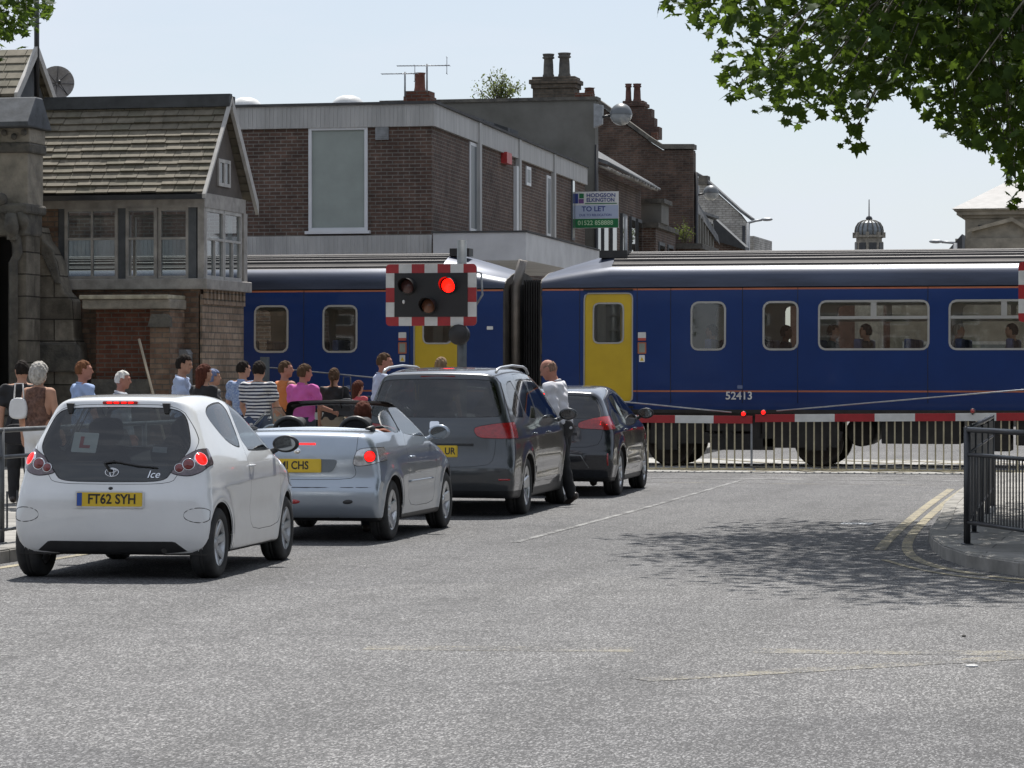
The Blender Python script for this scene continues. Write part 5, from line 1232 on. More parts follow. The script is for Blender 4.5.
m = MB(); m.prism([(gx(150, YA) - .02, gz(327, 150, YA)), (gx(171, YA) + .02, gz(327, 150, YA)), (gx(171, YA) + .02, gz(318, 150, YA)), (gx(168, YA), gz(314, 150, YA)), (gx(153, YA), gz(314, 150, YA))], (YA - .08, YA + .0), 'y'); m.build('pier_cap', M_STND, an, W=True)
m = MB(); m.box((gx(90, YA), YA + .05, 0), (gx(150, YA), YA + .28, gz(379, 120, YA))); m.build('plinth', M_STND, an, W=True)
# grey cabinet and pipe by the brick corner, leaning pole
m = MB(); x = gx(182, 48.2); m.box((x - .10, 48.2, 0), (x + .10, 48.44, 1.95)); m.prism([(x - .11, 1.95), (x + .11, 1.95), (x + .07, 2.02), (x - .07, 2.02)], (48.19, 48.44), 'y'); tag(m.build('relay_cabinet', M_GALV), 'narrow grey metal cabinet against the signal box corner', 'cabinet')
m = MB(); m.tube([gpt(139, 47.0, 339) , (gx(172, 46.6), 46.6, .12)], .022, 8); tag(m.build('leaning_pole', mk('bare_wood', (.36, .30, .22), .8)), 'thin pale wooden pole leaning in front of the red brick annex', 'pole')

# ------------------------------------------------------------------ gothic stone building at the far left
YG = 46.9
st = thing('stone_building', 'soot blackened gothic stone building with pointed arch and buttress', 'building', (gx(10, YG), YG, 0))
def gxz(px, py, y=YG): return (gx(px, y), gz(py, px, y))
xL = gx(-260, YG); xe = gx(26, YG)
m = MB()     # front wall with pointed arch opening
xa0, xa1 = gx(-22, YG), gx(18, YG); zsp = gz(262, 0, YG); zap = gz(214, 0, YG); xm = (xa0 + xa1) / 2; ztop = gz(236, 30, YG) + .35
arch = [(xa1, .8), (xa1, zsp)] + [(xm + (xa1 - xm) * math.cos(t) ** .8, zsp + (zap - zsp) * math.sin(t)) for t in np.linspace(.15, math.pi / 2, 8)]
arch += [(2 * xm - a, z) for a, z in arch[::-1][1:]]
m.prism([(xe, 0), (xe, ztop)] + [(xm, ztop)] + arch[::-1][len(arch) // 2:] + [(xa1, 0)] if False else [(xe, 0), (xe, ztop), (xm, ztop)] + arch[:len(arch) // 2 + 1][::-1] + [(xa1, 0)], (YG, YG + .5), 'y')
m.prism([(xL, 0), (xa0, 0)] + arch[len(arch) // 2:][::-1] + [(xm, ztop), (xL, ztop)], (YG, YG + .5), 'y')
m.box((xL, YG + .5, 0), (xe, YG + .62, ztop - .02)); m.build('wall', B_STONE, st, W=True)
m = MB()     # deep moulded arch ring
for k, (r_, dy) in enumerate(((0, -.06), (.12, .10), (.24, .24))):
    def inset(p, d): 
        cx, cz = xm, zsp - .2; v = Vector((p[0] - cx, p[1] - cz)); v = v * (1 - d / max(v.length, .1)) if p[1] > zsp else Vector((v.x - math.copysign(d, v.x), v.y)); return (cx + v.x, cz + v.y)
    ring = [(inset(p, r_ - .05)[0], YG + dy, inset(p, r_ - .05)[1]) for p in arch]; m.tube(ring, .075, 8)
m.build('arch_moulding', M_STND, st, W=True)
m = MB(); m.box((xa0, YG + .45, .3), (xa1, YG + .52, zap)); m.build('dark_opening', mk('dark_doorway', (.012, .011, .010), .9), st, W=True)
m = MB(); m.box((xL, YG - .25, 0), (xe + .12, YG, .95)); m.box((xL, YG - .32, .95), (xe + .18, YG + .02, 1.12)); m.build('plinth', M_STND, st, W=True, bevel=.03)
def course(py0, py1, pxr, out, mat, nm, bev=.02):
    m = MB(); m.box((xL, YG - out, gz(py1, 20, YG)), (gx(pxr - 11, YG), YG + .62 + out * .5, gz(py0, 20, YG))); return m.build(nm, mat, st, W=True, bevel=bev)
course(210, 236, 39, .10, M_STND, 'string_course', .05); course(152, 210, 40, .04, M_STON, 'parapet_wall'); course(204, 214, 42, .2, M_STND, 'string_course', .04)
course(143, 153, 43, .10, M_STND, 'string_course', .03)
course(128, 143, 42, .06, M_STON, 'frieze')
m = MB()      # carved frieze bosses
for i in range(26):
    x = xe - .0 - i * .17; m.sphere((x, YG - .09, gz(133 + (i % 2) * 4, 20, YG)), .055, 8); m.sphere((x - .06, YG - .07, gz(146, 20, YG)), .04, 8)
m.build('carved_bosses', M_STND, st, W=True)
m = MB(); zc0, zc1 = gz(128, 20, YG), gz(97, 20, YG); m.prism([(YG - .30, zc0), (YG - .30, zc0 + .08), (YG + .05, zc1), (YG + .35, zc1), (YG + .78, zc0)], (xL, gx(35, YG)), 'x'); m.build('coping', mk('coping_slate', (.075, .082, .092), .7, var=.4, scale=4, bump=.5, bscale=18), st, W=True, bevel=.02)
m = MB()      # carved label stop and corbel on the corner
m.box((gx(12, YG), YG - .22, gz(240, 30, YG)), (gx(21, YG), YG, gz(212, 30, YG))); m.tube([(gx(16, YG), YG - .2, gz(215, 26, YG)), (gx(17, YG), YG - .24, gz(228, 26, YG)), (gx(16, YG), YG - .12, gz(241, 26, YG))], [.10, .13, .05], 8)
m.tube([(gx(24, YG), YG - .15, gz(212, 38, YG)), (gx(26, YG), YG - .12, gz(222, 38, YG)), (gx(24, YG), YG - .02, gz(232, 38, YG))], [.07, .11, .03], 8); m.sphere((gx(5, YG), YG - .16, gz(200, 5, YG)), .11, 10); m.build('corbel', M_STND, st, W=True)
# stepped buttress wall towards the signal box
bt = thing('stone_buttress', 'stepped stone buttress wall between the gothic building and the signal box', 'wall', (gx(60, YG + .3), YG + .3, 0))
y0, y1 = YS - .55, YS - .125
p = lambda a, b: (gx(a - 8, y0), gz(b, a, y0))
m = MB(); m.prism([(gx(36, y0), 0), (gx(87, y0), 0), p(86, 345), p(82, 338), p(80, 300), p(72, 292), p(68, 278), p(65, 262), p(58, 248), p(52, 240), p(48, 226), p(46, 238), p(37, 236)], (y0, y1), 'y'); m.build('wall', B_STONE, bt, W=True, bevel=.03)
m = MB(); m.prism([p(37, 372), p(92, 372), p(91, 350), p(86, 343), p(37, 343)], (y0 - .12, y0), 'y'); m.build('offset_course', M_STND, bt, W=True, bevel=.03)
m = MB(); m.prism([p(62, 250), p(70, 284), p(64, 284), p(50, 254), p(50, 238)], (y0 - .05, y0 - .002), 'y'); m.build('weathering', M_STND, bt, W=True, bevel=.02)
# low gabled roof and dish behind the parapet
YH = 49.2
gh = thing('gabled_lodge', 'lodge roof with stone slates, white barge boards and an iron finial pole', 'building', (gx(10, YH), YH, 0))
za, zf = gz(46, 34, YH), gz(97, 34, YH); xr = gx(20, YH) ; hy = .85; ym = YH + .7
m = MB(); m.box((xr - 5, ym - hy + .1, 0), (xr - .12, ym + hy - .1, zf)); m.build('wall', B_STONE, gh, W=True)
m = MB()
for s_ in (-1, 1):
    for c in range(6):
        t0, t1 = c / 6, min(1, (c + 1.3) / 6); ya_, za_ = ym + s_ * hy * (1 - t0), zf + (za - zf) * t0; yb_, zb_ = ym + s_ * hy * (1 - t1), zf + (za - zf) * t1
        x = xr - 5
        while x < xr:
            w = random.uniform(.25, .45); x1 = min(x + w, xr); vs = [(x + .005, ya_, za_), (x1 - .005, ya_, za_), (x1 - .005, yb_, zb_), (x + .005, yb_, zb_)]; vs = vs + [(a, b + s_ * .02, c_ + (.05 if i < 2 else .02)) for i, (a, b, c_) in enumerate(vs)]
            m.add(vs, [(0, 3, 2, 1), (4, 5, 6, 7), (0, 1, 5, 4), (1, 2, 6, 5), (2, 3, 7, 6), (3, 0, 4, 7)], random.choice((0, 1, 2))); x = x1
m.build('roof', M_SLT, gh, W=True)
for s_ in (-1, 1):
    m = MB(); m.prism([(ym, za + .10), (ym, za - .08), (ym + s_ * (hy + .1), zf - .12), (ym + s_ * (hy + .1), zf + .06)], (xr - .0, xr + .06), 'x'); m.build('barge_board', M_TIML, gh, W=True)
m = MB(); m.prism([(ym - hy + .1, zf), (ym + hy - .1, zf), (ym, za - .1)], (xr - .18, xr - .1), 'x'); m.build('gable', M_TIMD, gh, W=True)
m = MB(); m.tube([(xr + .03, ym, zf), (xr + .03, ym, za + 1.25)], .045, 10); m.build('finial_pole', M_BLKM, gh, W=True)
ds = thing('satellite_dish', 'grey mesh satellite dish behind the white barge boards', 'satellite dish', (gx(57, 51.5), 51.5, gz(84, 57, 51.5)))
m = MB(); T = Matrix.Rotation(R(78), 4, 'X') @ Matrix.Rotation(R(20), 4, 'Y') 
m.lathe([(.001, 0), (.10, .008), (.2, .03), (.30, .075), (.31, .075)], 32, 'z', M=T); m.build('dish', mk('dish_mesh', (.20, .19, .185), .6, var=.15, scale=20), ds)
m = MB()
for k in range(8): a = k * math.pi / 4; m.tube([T @ Vector((.02 * math.cos(a), .02 * math.sin(a), .012)), T @ Vector((.3 * math.cos(a), .3 * math.sin(a), .085))], .006, 5)
m.build('rib', M_BLKM, ds)
m = MB(); m.tube([(0, .05, 0), (-.05, .15, -.9)], .025, 8); m.tube([T @ Vector((.2, -.2, .05)), T @ Vector((.05, -.05, .3))], .008, 6); m.sphere(tuple(T @ Vector((.05, -.05, .3))), .035, 8); m.build('mount', M_BLKM, ds)

# ------------------------------------------------------------------ flat-roofed modern brick block behind the train
P0 = (gx(432, 60), 60.0); SB = R(2.4); Lb = 19.8
mod = thing('brick_office_block', 'flat roofed dark brick block with ribbed pale fascia and one tall window', 'building', (P0[0], P0[1], 0))
side = Matrix.Rotation(SB, 4, 'Z')          # local frame along the flank: y runs away down the street, +x faces the street
def sd(t, out=0): v = side @ Vector((out, t, 0)); return (P0[0] + v.x, P0[1] + v.y)
def st_t(px): r = (px - 512) / FPX; return (61.87 * r + 1.61) / (.1787 - .984 * r)
def st_z(py, t): return EYE + (HOR - py) * (61.87 + .984 * t) / FPX
zt_, zb_ = 7.10, 6.60; xl = gx(225, 60) - 4
foot = [(xl, 60), P0, sd(Lb), (xl, 60 + Lb)]
m = MB(); m.prism(foot, (0, zb_ + .02), 'z'); m.build('wall', B_DARK, mod, W=True)
m = MB(); m.prism([(xl, 59.93), (P0[0] + .07, 59.93), sd(Lb, .07), (xl, 60 + Lb)], (zb_, zt_ - .05), 'z'); m.build('fascia', M_FASC, mod, W=True)
m = MB(); i = 0; x = xl
while x < P0[0] + .05: m.box((x, 59.915, zb_ + .01), (x + .02, 59.929, zt_ - .06)); x += .09
m.build('fascia_ribs', M_FASC, mod, W=True)
m = MB(); m.prism([(xl, 59.88), (P0[0] + .12, 59.88), sd(Lb, .12), (xl, 60 + Lb)], (zt_ - .05, zt_), 'z'); m.build('roof', M_FELT, mod, W=True)
zl0, zl1 = gz(262, 340, 60), gz(236, 340, 60)
m = MB(); m.box((xl, 59.92, 3.2), (P0[0], 59.999, zl1)); m.build('lower_fascia', M_FASC, mod, W=True)
m = MB(); x = xl
while x < P0[0]: m.box((x, 59.905, 3.2), (x + .02, 59.919, zl1)); x += .09
m.build('fascia_ribs', M_FASC, mod, W=True)
G_BLIND = mk('blinded_glass', (.13, .155, .145), .08, var=.12, scale=1.0, coat=1.)
w = bwin(mod, gx(309, 60), gx(368, 60), gz(231, 340, 60), gz(127, 340, 60), 59.98, G_CAR, M_UPVC, .065, sill=True)
m = MB(); m.box((gx(311, 60), 60.005 - .004, gz(229, 340, 60)), (gx(366, 60), 60.0 - .001, gz(129, 340, 60))); m.build('blind', mk('roller_blind', (.27, .30, .275), .8, var=.08), w, W=True)
m = MB(); a, b, c, d = gx(376, 60), gx(389, 60), gz(140, 380, 60), gz(127, 380, 60); m.box((a, 59.95, c), (b, 59.998, d))
for i in range(6): m.box((a + .02, 59.935, c + .03 + i * .037), (b - .02, 59.949, c + .045 + i * .037))
m.build('air_vent', M_GALV, mod, W=True)
# flank: stepped fascia joints, slot windows, pipes, alarm box
for px in (476.5, 516.5, 551.5): t = st_t(px); m = MB(); m.add([], []); q = MB(); q.box((.0, t - .12, 3.3), (.10, t + .12, zt_ - .06), M=Matrix.Translation((P0[0], P0[1], 0)) @ side); q.build('pilaster', M_FASC if px > 500 else M_FASC, mod, W=True)
Ms = Matrix.Translation((P0[0], P0[1], 0)) @ side
def slot(px0, px1, py0, py1, mat, out=.03, nm='window', fm=M_UPVC):
    t0, t1 = st_t(px0), st_t(px1); z1, z0 = st_z(py0, t0), st_z(py1, t0); q = MB(); q.box((.0, t0, z0), (out, t1, z1), M=Ms); o = q.build(nm, fm, mod, W=True)
    if mat: q = MB(); q.box((out - .001, t0 + .10, z0 + .07), (out + .004, t1 - .10, z1 - .07), M=Ms); q.build('pane', mat, o, W=True)
G_SLOT = mk('slot_glass', (.06, .075, .085), .35, var=.1)
slot(469, 476, 141.6, 231, G_SLOT); slot(513.5, 516, 166, 232, None, .08, 'downpipe'); slot(525.5, 530, 166, 185, G_SLOT); slot(546, 550, 175, 236, G_SLOT); slot(501, 506, 152, 163, None, .14, 'alarm_box', M_REDP)
slot(571, 574, 172, 240, G_BLIND, .03, 'window', M_TIMD)
# roof lights
for k, px in enumerate((246, 348)):
    m = MB(); x, y, z = gx(px, 62), 62, zt_; m.lathe([(.36, 0), (.36, .12)], 4, 'z', (x, y, z)); m.lathe([(.34, .12), (.32, .2), (.24, .29), (.12, .335), (.001, .345)], 24, 'z', (x, y, z)); m.build('roof_light', mk('opal_dome', (.66, .66, .64), .3), mod, W=True)
ch = thing('small_chimney', 'squat brick chimney with one red pot on the flat roof', 'chimney', (gx(420, 66), 66, zt_))
x, y = gx(420, 66), 66; zc = gz(92, 420, 66)
m = MB(); m.box((x - .30, y - .3, zt_), (x + .30, y + .3, zc - .12)); m.box((x - .27, y - .27, zc - .12), (x + .27, y + .27, zc)); m.build('stack', B_RED, ch, W=True)
m = MB(); m.lathe([(.14, 0), (.12, .1), (.11, .38), (.13, .42), (.10, .42), (.09, .1)], 16, 'z', (x, y, zc)); m.build('chimney_pot', M_TERR, ch, W=True)
def aerial(name, label, px, pyb, pyt, span, n, Y, yaw):
    t = thing(name, label, 'aerial', (gx(px, Y), Y, gz(pyb, px, Y))); h = gz(pyt, px, Y) - gz(pyb, px, Y)
    m = MB(); m.tube([(0, 0, 0), (0, 0, h)], .02, 8); m.build('mast', M_GALV, t)
    m = MB(); T = Matrix.Translation((0, 0, h - .04)) @ Matrix.Rotation(yaw, 4, 'Z')
    m.tube([T @ Vector((span[0], 0, 0)), T @ Vector((span[1], 0, 0))], .012, 6)
    for i in range(n): xx = span[0] + (span[1] - span[0]) * i / (n - 1); l = .10 if i < n - 2 else .16; m.tube([T @ Vector((xx, -l, 0)), T @ Vector((xx, l, 0))], .006, 5)
    for l in (-1, 1): m.tube([T @ Vector((span[1] - .06, -.12, .18 * l)), T @ Vector((span[1] - .06, .12, .18 * l))], .007, 5); m.tube([T @ Vector((span[1] - .06, 0, 0)), T @ Vector((span[1] - .06, 0, .18 * l))], .008, 5)
    m.build('boom', M_GALV, t); return t
aerial('tv_aerial', 'long television aerial on the mast right of the chimney pot', 427, 92, 64, (-.66, .5), 16, 65.6, R(8)); aerial('tv_aerial', 'lower short television aerial left of the chimney pot', 405, 97, 72, (-.52, .28), 8, 65.6, R(5))
# white box canopy over the footway
ca = thing('shop_canopy', 'white boxed canopy projecting from the brick block behind the carriage roofs', 'canopy', (gx(480, 59), 59, 3.8))
xc1 = gx(526, 59); zc1 = gz(232, 520, 59); zc0 = zc1 - .56; v = Vector((math.sin(-SB), math.cos(SB))); 
m = MB(); m.prism([(gx(433, 59), 59), (xc1, 59), (xc1 + v.x * 9.5, 59 + v.y * 9.5), (gx(433, 59) + .3 + v.x * 9.5, 59 + v.y * 9.5)], (zc0, zc1), 'z'); m.build('box', M_CANO, ca, W=True, bevel=.01)
m = MB(); m.prism([(gx(433, 59) - .03, 58.97), (xc1 + .03, 58.97), (xc1 + .03 + v.x * 9.5, 59 + v.y * 9.5), (gx(433, 59) + .3 + v.x * 9.5, 59.03 + v.y * 9.5)], (zc1, zc1 + .03), 'z'); m.build('trim', M_FELT, ca, W=True)
m = MB(); m.box((gx(480, 62), 60.3, 0), (gx(480, 62) + .15, 60.45, zc0)); m.build('post', M_GALV, ca, W=True)

# ------------------------------------------------------------------ rendered building and its chimney
YR_ = 80.6; zr = gz(101.5, 520, YR_); xr1 = gx(595, YR_); xr0 = gx(380, YR_)
rb = thing('rendered_building', 'tall blank grey rendered gable wall rising behind the brick block', 'building', (xr1, YR_, 0))
m = MB(); m.box((xr0, YR_, 0), (xr1, YR_ + .45, zr)); m.build('wall', M_REND, rb, W=True)
m = MB(); m.box((xr0, YR_ - .06, zr), (xr1 + .06, YR_ + .51, zr + .09)); m.build('coping', M_STND, rb, W=True)
m = MB(); m.tube([(xr1 + .05, YR_ - .05, 0), (xr1 + .05, YR_ - .05, zr - 1.2)], .05, 8); m.build('downpipe', M_BLKM, rb, W=True)
m = MB(); m.box((gx(575, YR_), YR_, zr + .09), (gx(592, YR_), YR_ + .4, zr + .2)); m.lathe([(.14, .2), (.12, .32), (.16, .34), (.001, .36)], 12, 'z', (gx(588, YR_), YR_ + .2, zr)); m.build('coping', B_RED, rb, W=True)
def chimney(label, px0, px1, pyb, pyt, Y, pots, potmat, bmat, name='chimney_stack', group=None):
    x0, x1 = gx(px0, Y), gx(px1, Y); zb, zt2 = gz(pyb, px0, Y) - .6, gz(pyt, px0, Y); t = thing(name, label, 'chimney', ((x0 + x1) / 2, Y, zb), group=group)
    m = MB(); h = zt2 - zb; m.box((x0 + .07, Y, zb), (x1 - .07, Y + .7, zt2 - .32)); m.box((x0 + .03, Y - .04, zt2 - .32), (x1 - .03, Y + .74, zt2 - .2)); m.box((x0 - .02, Y - .08, zt2 - .2), (x1 + .02, Y + .78, zt2 - .08)); m.box((x0 + .05, Y - .01, zt2 - .08), (x1 - .05, Y + .7, zt2)); m.build('stack', bmat, t, W=True, bevel=.015)
    for (a, b, top) in pots:
        r = (gx(b, Y) - gx(a, Y)) / 2; c = (gx(a, Y) + gx(b, Y)) / 2; hh = gz(top, a, Y) - zt2; m = MB()
        m.lathe([(r * 1.1, 0), (r * 1.1, .06), (r * .98, .1), (r * .92, hh * .55), (r * .84, hh * .78), (r * 1.15, hh * .82), (r * 1.15, hh * .86), (r * .95, hh * .88), (r * 1.05, hh * .93), (r * 1.15, hh), (r * .8, hh), (r * .7, hh * .8)], 16, 'z', (c, Y + .35, zt2)); m.build('chimney_pot', potmat, t, W=True)
    return t
chimney('wide chimney stack with two tall dark pots on the rendered building', 530, 577, 101, 77, 81.2, [(540.5, 551, 53), (556, 567.5, 52)], M_STND, brick('brick_sooty', (.10, .08, .06), (.15, .12, .09), (.10, .09, .075), dirt=.5))

# roof and street front behind the rendered gable
sh = thing('shop_terrace', 'old slate roofed shop front with ragged wooden eaves beyond the rendered wall', 'building', (sd(22)[0], sd(22)[1], 0))
zev = 7.2
m = MB(); m.prism([sd(20.9, -.05), sd(31, -.05), sd(31, -6), sd(20.9, -6)], (0, zev - .1), 'z'); m.build('wall', B_DARK, sh, W=True)
m = MB(); q = [sd(20.7, .45), sd(31.2, .40), sd(31.2, -3.5), sd(20.7, -3.5)]; zz = [zev, zev - .05, zev + 2.3, zev + 1.35]
m.add([(a[0], a[1], z) for a, z in zip(q, zz)] + [(a[0], a[1], z + .10) for a, z in zip(q, zz)], [(0, 3, 2, 1), (4, 5, 6, 7), (0, 1, 5, 4), (1, 2, 6, 5), (2, 3, 7, 6), (3, 0, 4, 7)]); m.build('roof', M_SLATE, sh, W=True)
for i in range(17):
    a = sd(20.9 + i * .6, .52); b = sd(20.9 + i * .6, -.04); m = MB(); m.tube([(a[0], a[1], zev - .12 + random.uniform(-.03, .03)), (b[0], b[1], zev + .10)], .045, 4); m.build('rafter_end', M_TIMB if i % 3 else M_TIML, sh, W=True)
m = MB(); a, b = sd(20.7, .52), sd(31.2, .48); m.tube([(a[0], a[1], zev + .02), (b[0], b[1], zev - .05)], .04, 6); m.build('gutter', M_TIMD, sh, W=True)
for t0 in (21.6, 23.0, 24.6, 26.6, 28.4, 29.8):
    a, b = sd(t0, -.02), sd(t0 + .8, -.02); m = MB(); m.box((-.06, t0, 4.3), (.03, t0 + .85, 6.2), M=Ms); w = m.build('window', M_TIMD, sh, W=True); q = MB(); q.box((.031, t0 + .03, 4.33), (.036, t0 + .77, 6.1), M=Ms); q.build('pane', G_CARD, w, W=True)
# lower dark flat-topped shops stepping forward
s3 = thing('parapet_shops', 'low dark shops with stepped parapets further down the street', 'building', (sd(32)[0], sd(32)[1], 0))
def sblock(t0, t1, out, z, mat, root, nm='wall', z0=0, back=-6): m = MB(); m.prism([sd(t0, out), sd(t1, out), sd(t1, back), sd(t0, back)], (z0, z), 'z'); return m.build(nm, mat, root, W=True)
sblock(31.3, 36, .35, 6.0, B_DARK, s3); sblock(31.2, 36.1, .45, 6.15, M_STND, s3, 'coping', 6.001); sblock(31.5, 33.2, .5, 6.75, M_REND, s3, 'stack', 6.151, -1.2); sblock(31.4, 33.3, .6, 6.88, M_STND, s3, 'cap', 6.751, -1.3)
sblock(36.2, 40.6, 1.1, 5.55, B_DARK, s3); sblock(36.1, 40.7, 1.2, 5.72, M_STND, s3, 'coping', 5.551); sblock(41.2, 44, 1.6, 4.9, M_REND, s3); sblock(41.1, 44.1, 1.7, 5.0, M_STND, s3, 'coping', 4.901)
for t0 in (31.9, 34): m = MB(); m.box((.2, t0, 4.2), (.39, t0 + 1.3, 5.6), M=Ms); w = m.build('window', M_TIMD, s3, W=True); q = MB(); q.box((.391, t0 + .1, 4.3), (.396, t0 + 1.2, 5.5), M=Ms); q.build('pane', G_CARD, w, W=True)
B_GAB = brick('brick_sooty_red', (.085, .052, .042), (.13, .075, .058), (.09, .08, .07), dirt=.5)
# tall brick gable
YK = 101; bg_ = thing('brick_gable_house', 'tall old brick house with a big windowless gable end above the street', 'building', (gx(693, YK), YK, 0))
k = lambda a, b: (gx(a, YK), gz(b, a, YK))
m = MB(); m.prism([(gx(480, YK), 0), (gx(693, YK), 0), k(693, 150), k(662, 150), k(651, 143), k(600, 106), k(585, 97), k(500, 150), (gx(480, YK), gz(160, 500, YK))], (YK, YK + .5), 'y'); m.build('gable_wall', brick('brick_gable', (.075, .050, .040), (.125, .078, .058), (.11, .095, .08), dirt=.6), bg_, W=True)
m = MB(); pts = [k(694, 149), k(662, 149), k(651, 142), k(600, 105), k(585, 96)]
for a, b in zip(pts[:-1], pts[1:]): m.prism([a, b, (b[0], b[1] + .16), (a[0], a[1] + .16)], (YK - .08, YK + .55), 'y')
m.build('coping', M_STND, bg_, W=True)
m = MB(); xg = gx(693, YK); m.prism([(xg - .02, YK + .5), (xg - .1, YK + 1.2), (xg - 8, YK + 1.2), (xg - 8, YK + .5)], (0, gz(151, 690, YK)), 'z'); m.build('wall', B_DARK, bg_, W=True)
m = MB(); m.tube([(xg + .06, YK + .3, 3), (xg + .06, YK + .3, gz(172, 690, YK))], .06, 8); m.build('downpipe', M_BLKM, bg_, W=True)
chimney('stepped red chimney stack with two red pots behind the brick gable', 621, 645, 112, 101, 102.5, [(623.5, 629.5, 83), (631.5, 639, 83)], mk('terracotta_dark', (.09, .04, .03), .8, var=.35, scale=9), B_GAB)
def stack2(px0, px1, pyb, pyt, Y, lab, nm='chimney_stub'):
    t = thing(nm, lab, 'chimney', (gx(px0, Y), Y, gz(pyb, px0, Y))); m = MB(); m.box((gx(px0, Y), Y, gz(pyb, px0, Y) - .3), (gx(px1, Y), Y + .5, gz(pyt, px0, Y))); m.build('stack', B_RED, t, W=True); return t
m = MB(); zb, zt9 = gz(140, 640, 102.3), gz(110, 640, 102.3)
for i, (w, h0, h1) in enumerate(((.62, 140, 128), (.46, 128, 119), (.36, 119, 110))): m.box((gx(643, 102.3) - .3, 101.9, gz(h0, 640, 102.3)), (gx(643, 102.3) + w, 102.5, gz(h1, 640, 102.3)))
m.build('stack_shoulder', B_GAB, bg_, W=True)
m = MB(); m.box((gx(651, 101.6), 101.6, gz(140, 651, 101.6)), (gx(657, 101.6), 101.9, gz(132, 651, 101.6))); m.build('stack_stub', B_RED, bg_, W=True)
# far white painted terrace with steep slate roof
YW = 134; wt = thing('whitewashed_house', 'far house with patchy whitewashed gable and grey slate roof', 'building', (gx(746, YW), YW, 0))
k = lambda a, b: (gx(a, YW), gz(b, a, YW))
m = MB(); m.prism([(gx(660, YW), 0), (gx(746, YW), 0), k(746, 222), k(740, 214), k(703, 181), k(694, 176), k(660, 200)], (YW, YW + .5), 'y'); m.build('gable_wall', B_WHT, wt, W=True)
m = MB(); pts = [k(752, 221), k(740, 212), k(703, 179), k(694, 174)]
for a, b in zip(pts[:-1], pts[1:]): m.prism([a, b, (b[0], b[1] + .14), (a[0], a[1] + .14)], (YW - .15, YW + .8), 'y')
m.build('roof', M_SLATE, wt, W=True)
m = MB(); m.prism([(gx(746, YW) - .02, YW + .5), (gx(746, YW) - .1, YW + 1.4), (gx(746, YW) - 8, YW + 1.4), (gx(746, YW) - 8, YW + .5)], (0, gz(223, 746, YW)), 'z'); m.build('wall', B_WHT, wt, W=True)
m = MB(); m.box((gx(699, YW), YW - .2, gz(185, 700, YW)), (gx(708, YW), YW + .6, gz(176, 700, YW))); m.build('stack', M_STND, wt, W=True)
m = MB(); m.tube([(gx(744, YW), YW - .1, 3), (gx(744, YW), YW - .1, gz(226, 744, YW))], .07, 6); m.build('downpipe', M_BLKM, wt, W=True)
m = MB(); m.box((gx(748, 140), 140, 0), (gx(754, 140), 146, gz(236, 750, 140))); m.build('annex', B_WHT, wt, W=True)
# panelled white shopfront flank and its lean-to roof
wf = thing('panelled_shop', 'shop with ribbed pale upper wall and sloping slate roof below the brick gable', 'building', (gx(700, 112), 112, 0))
k = lambda a, b, y=112: (gx(a, y), gz(b, a, y))
m = MB(); m.prism([(gx(694, 112), 112), (gx(713, 118), 118), (gx(690, 130), 130), (gx(660, 130), 130)], (0, gz(212, 700, 112)), 'z'); m.build('wall', M_TIML, wf, W=True)
m = MB()
for i in range(7): px = 696 + i * 2.6; a = (gx(px, 112 + i * .9), 112 + i * .9 - .08); m.box((a[0], a[1], 0), (a[0] + .07, a[1] + .2, gz(213 + i * .6, px, 112)))
m.build('panel_ribs', M_REND, wf, W=True)
m = MB(); zq = gz(208, 700, 112); m.add([(gx(692, 111.5), 111.5, zq + .55), (gx(718, 118), 118, zq - .75), (gx(720, 118.5), 118.5, zq - 1.1), (gx(694, 111.5), 111.5, zq), (gx(665, 120), 120, zq + 1.6), (gx(690, 124), 124, zq + 1.0)], [(0, 3, 2, 1), (0, 1, 5, 4)]); m.prism([(gx(692, 111.5), 111.5), (gx(719, 118.3), 118.3), (gx(700, 122), 122), (gx(680, 118), 118)], (zq - .1, zq + .0), 'z'); m.build('roof', M_SLATE, wf, W=True)
lt = thing('slate_lean_to', 'low shop with dark lean-to slate roof in front of the whitewashed house', 'building', (gx(725, 124), 124, 0)); YL = 124
m = MB(); m.prism([(gx(712, YL), 0), (gx(742, YL), 0), (gx(742, YL), gz(246, 740, YL)), (gx(712, YL), gz(240, 712, YL))], (YL, YL + .8), 'y'); m.build('wall', B_DARK, lt, W=True)
m = MB(); m.prism([(gx(712, YL), gz(216, 712, YL)), (gx(746, YL), gz(247, 746, YL)), (gx(746, YL), gz(250, 746, YL)), (gx(712, YL), gz(240, 712, YL))], (YL - .2, YL + .9), 'y'); m.build('roof', M_SLATE, lt, W=True)
# domed tower far off
YD = 262; tw = thing('domed_cupola', 'distant ribbed lead dome with thin spire on an octagonal lantern', 'tower', (gx(869, YD), YD, 0))
cx = gx(869, YD); zz = lambda y: gz(y, 869, YD)
sD = gs(869, YD); r_ = 13.6 / sD
m = MB(); pr = [(r_ * 1.0, zz(235)), (r_ * 1.03, zz(231)), (r_ * .97, zz(227)), (r_ * .80, zz(223.2)), (r_ * .5, zz(221)), (r_ * .2, zz(220.2)), (.001, zz(220))]; m.lathe(pr, 16, 'z', (cx, YD, 0), smooth=False); m.build('dome', M_LEAD, tw, W=True)
m = MB()
for i in range(16): a = 2 * math.pi * (i + .0) / 16; m.tube([(cx + rr_ * 1.01 * math.cos(a), YD + rr_ * 1.01 * math.sin(a), z_) for rr_, z_ in pr[:-1]], .06, 5)
m.build('dome_ribs', M_STND, tw, W=True)
m = MB(); m.lathe([(.22, zz(220.4)), (.3, zz(218.5)), (.2, zz(216.6)), (.06, zz(216)), (.04, zz(199.5)), (.001, zz(199.4))], 10, 'z', (cx, YD, 0)); m.build('spire', M_BLKM, tw, W=True)
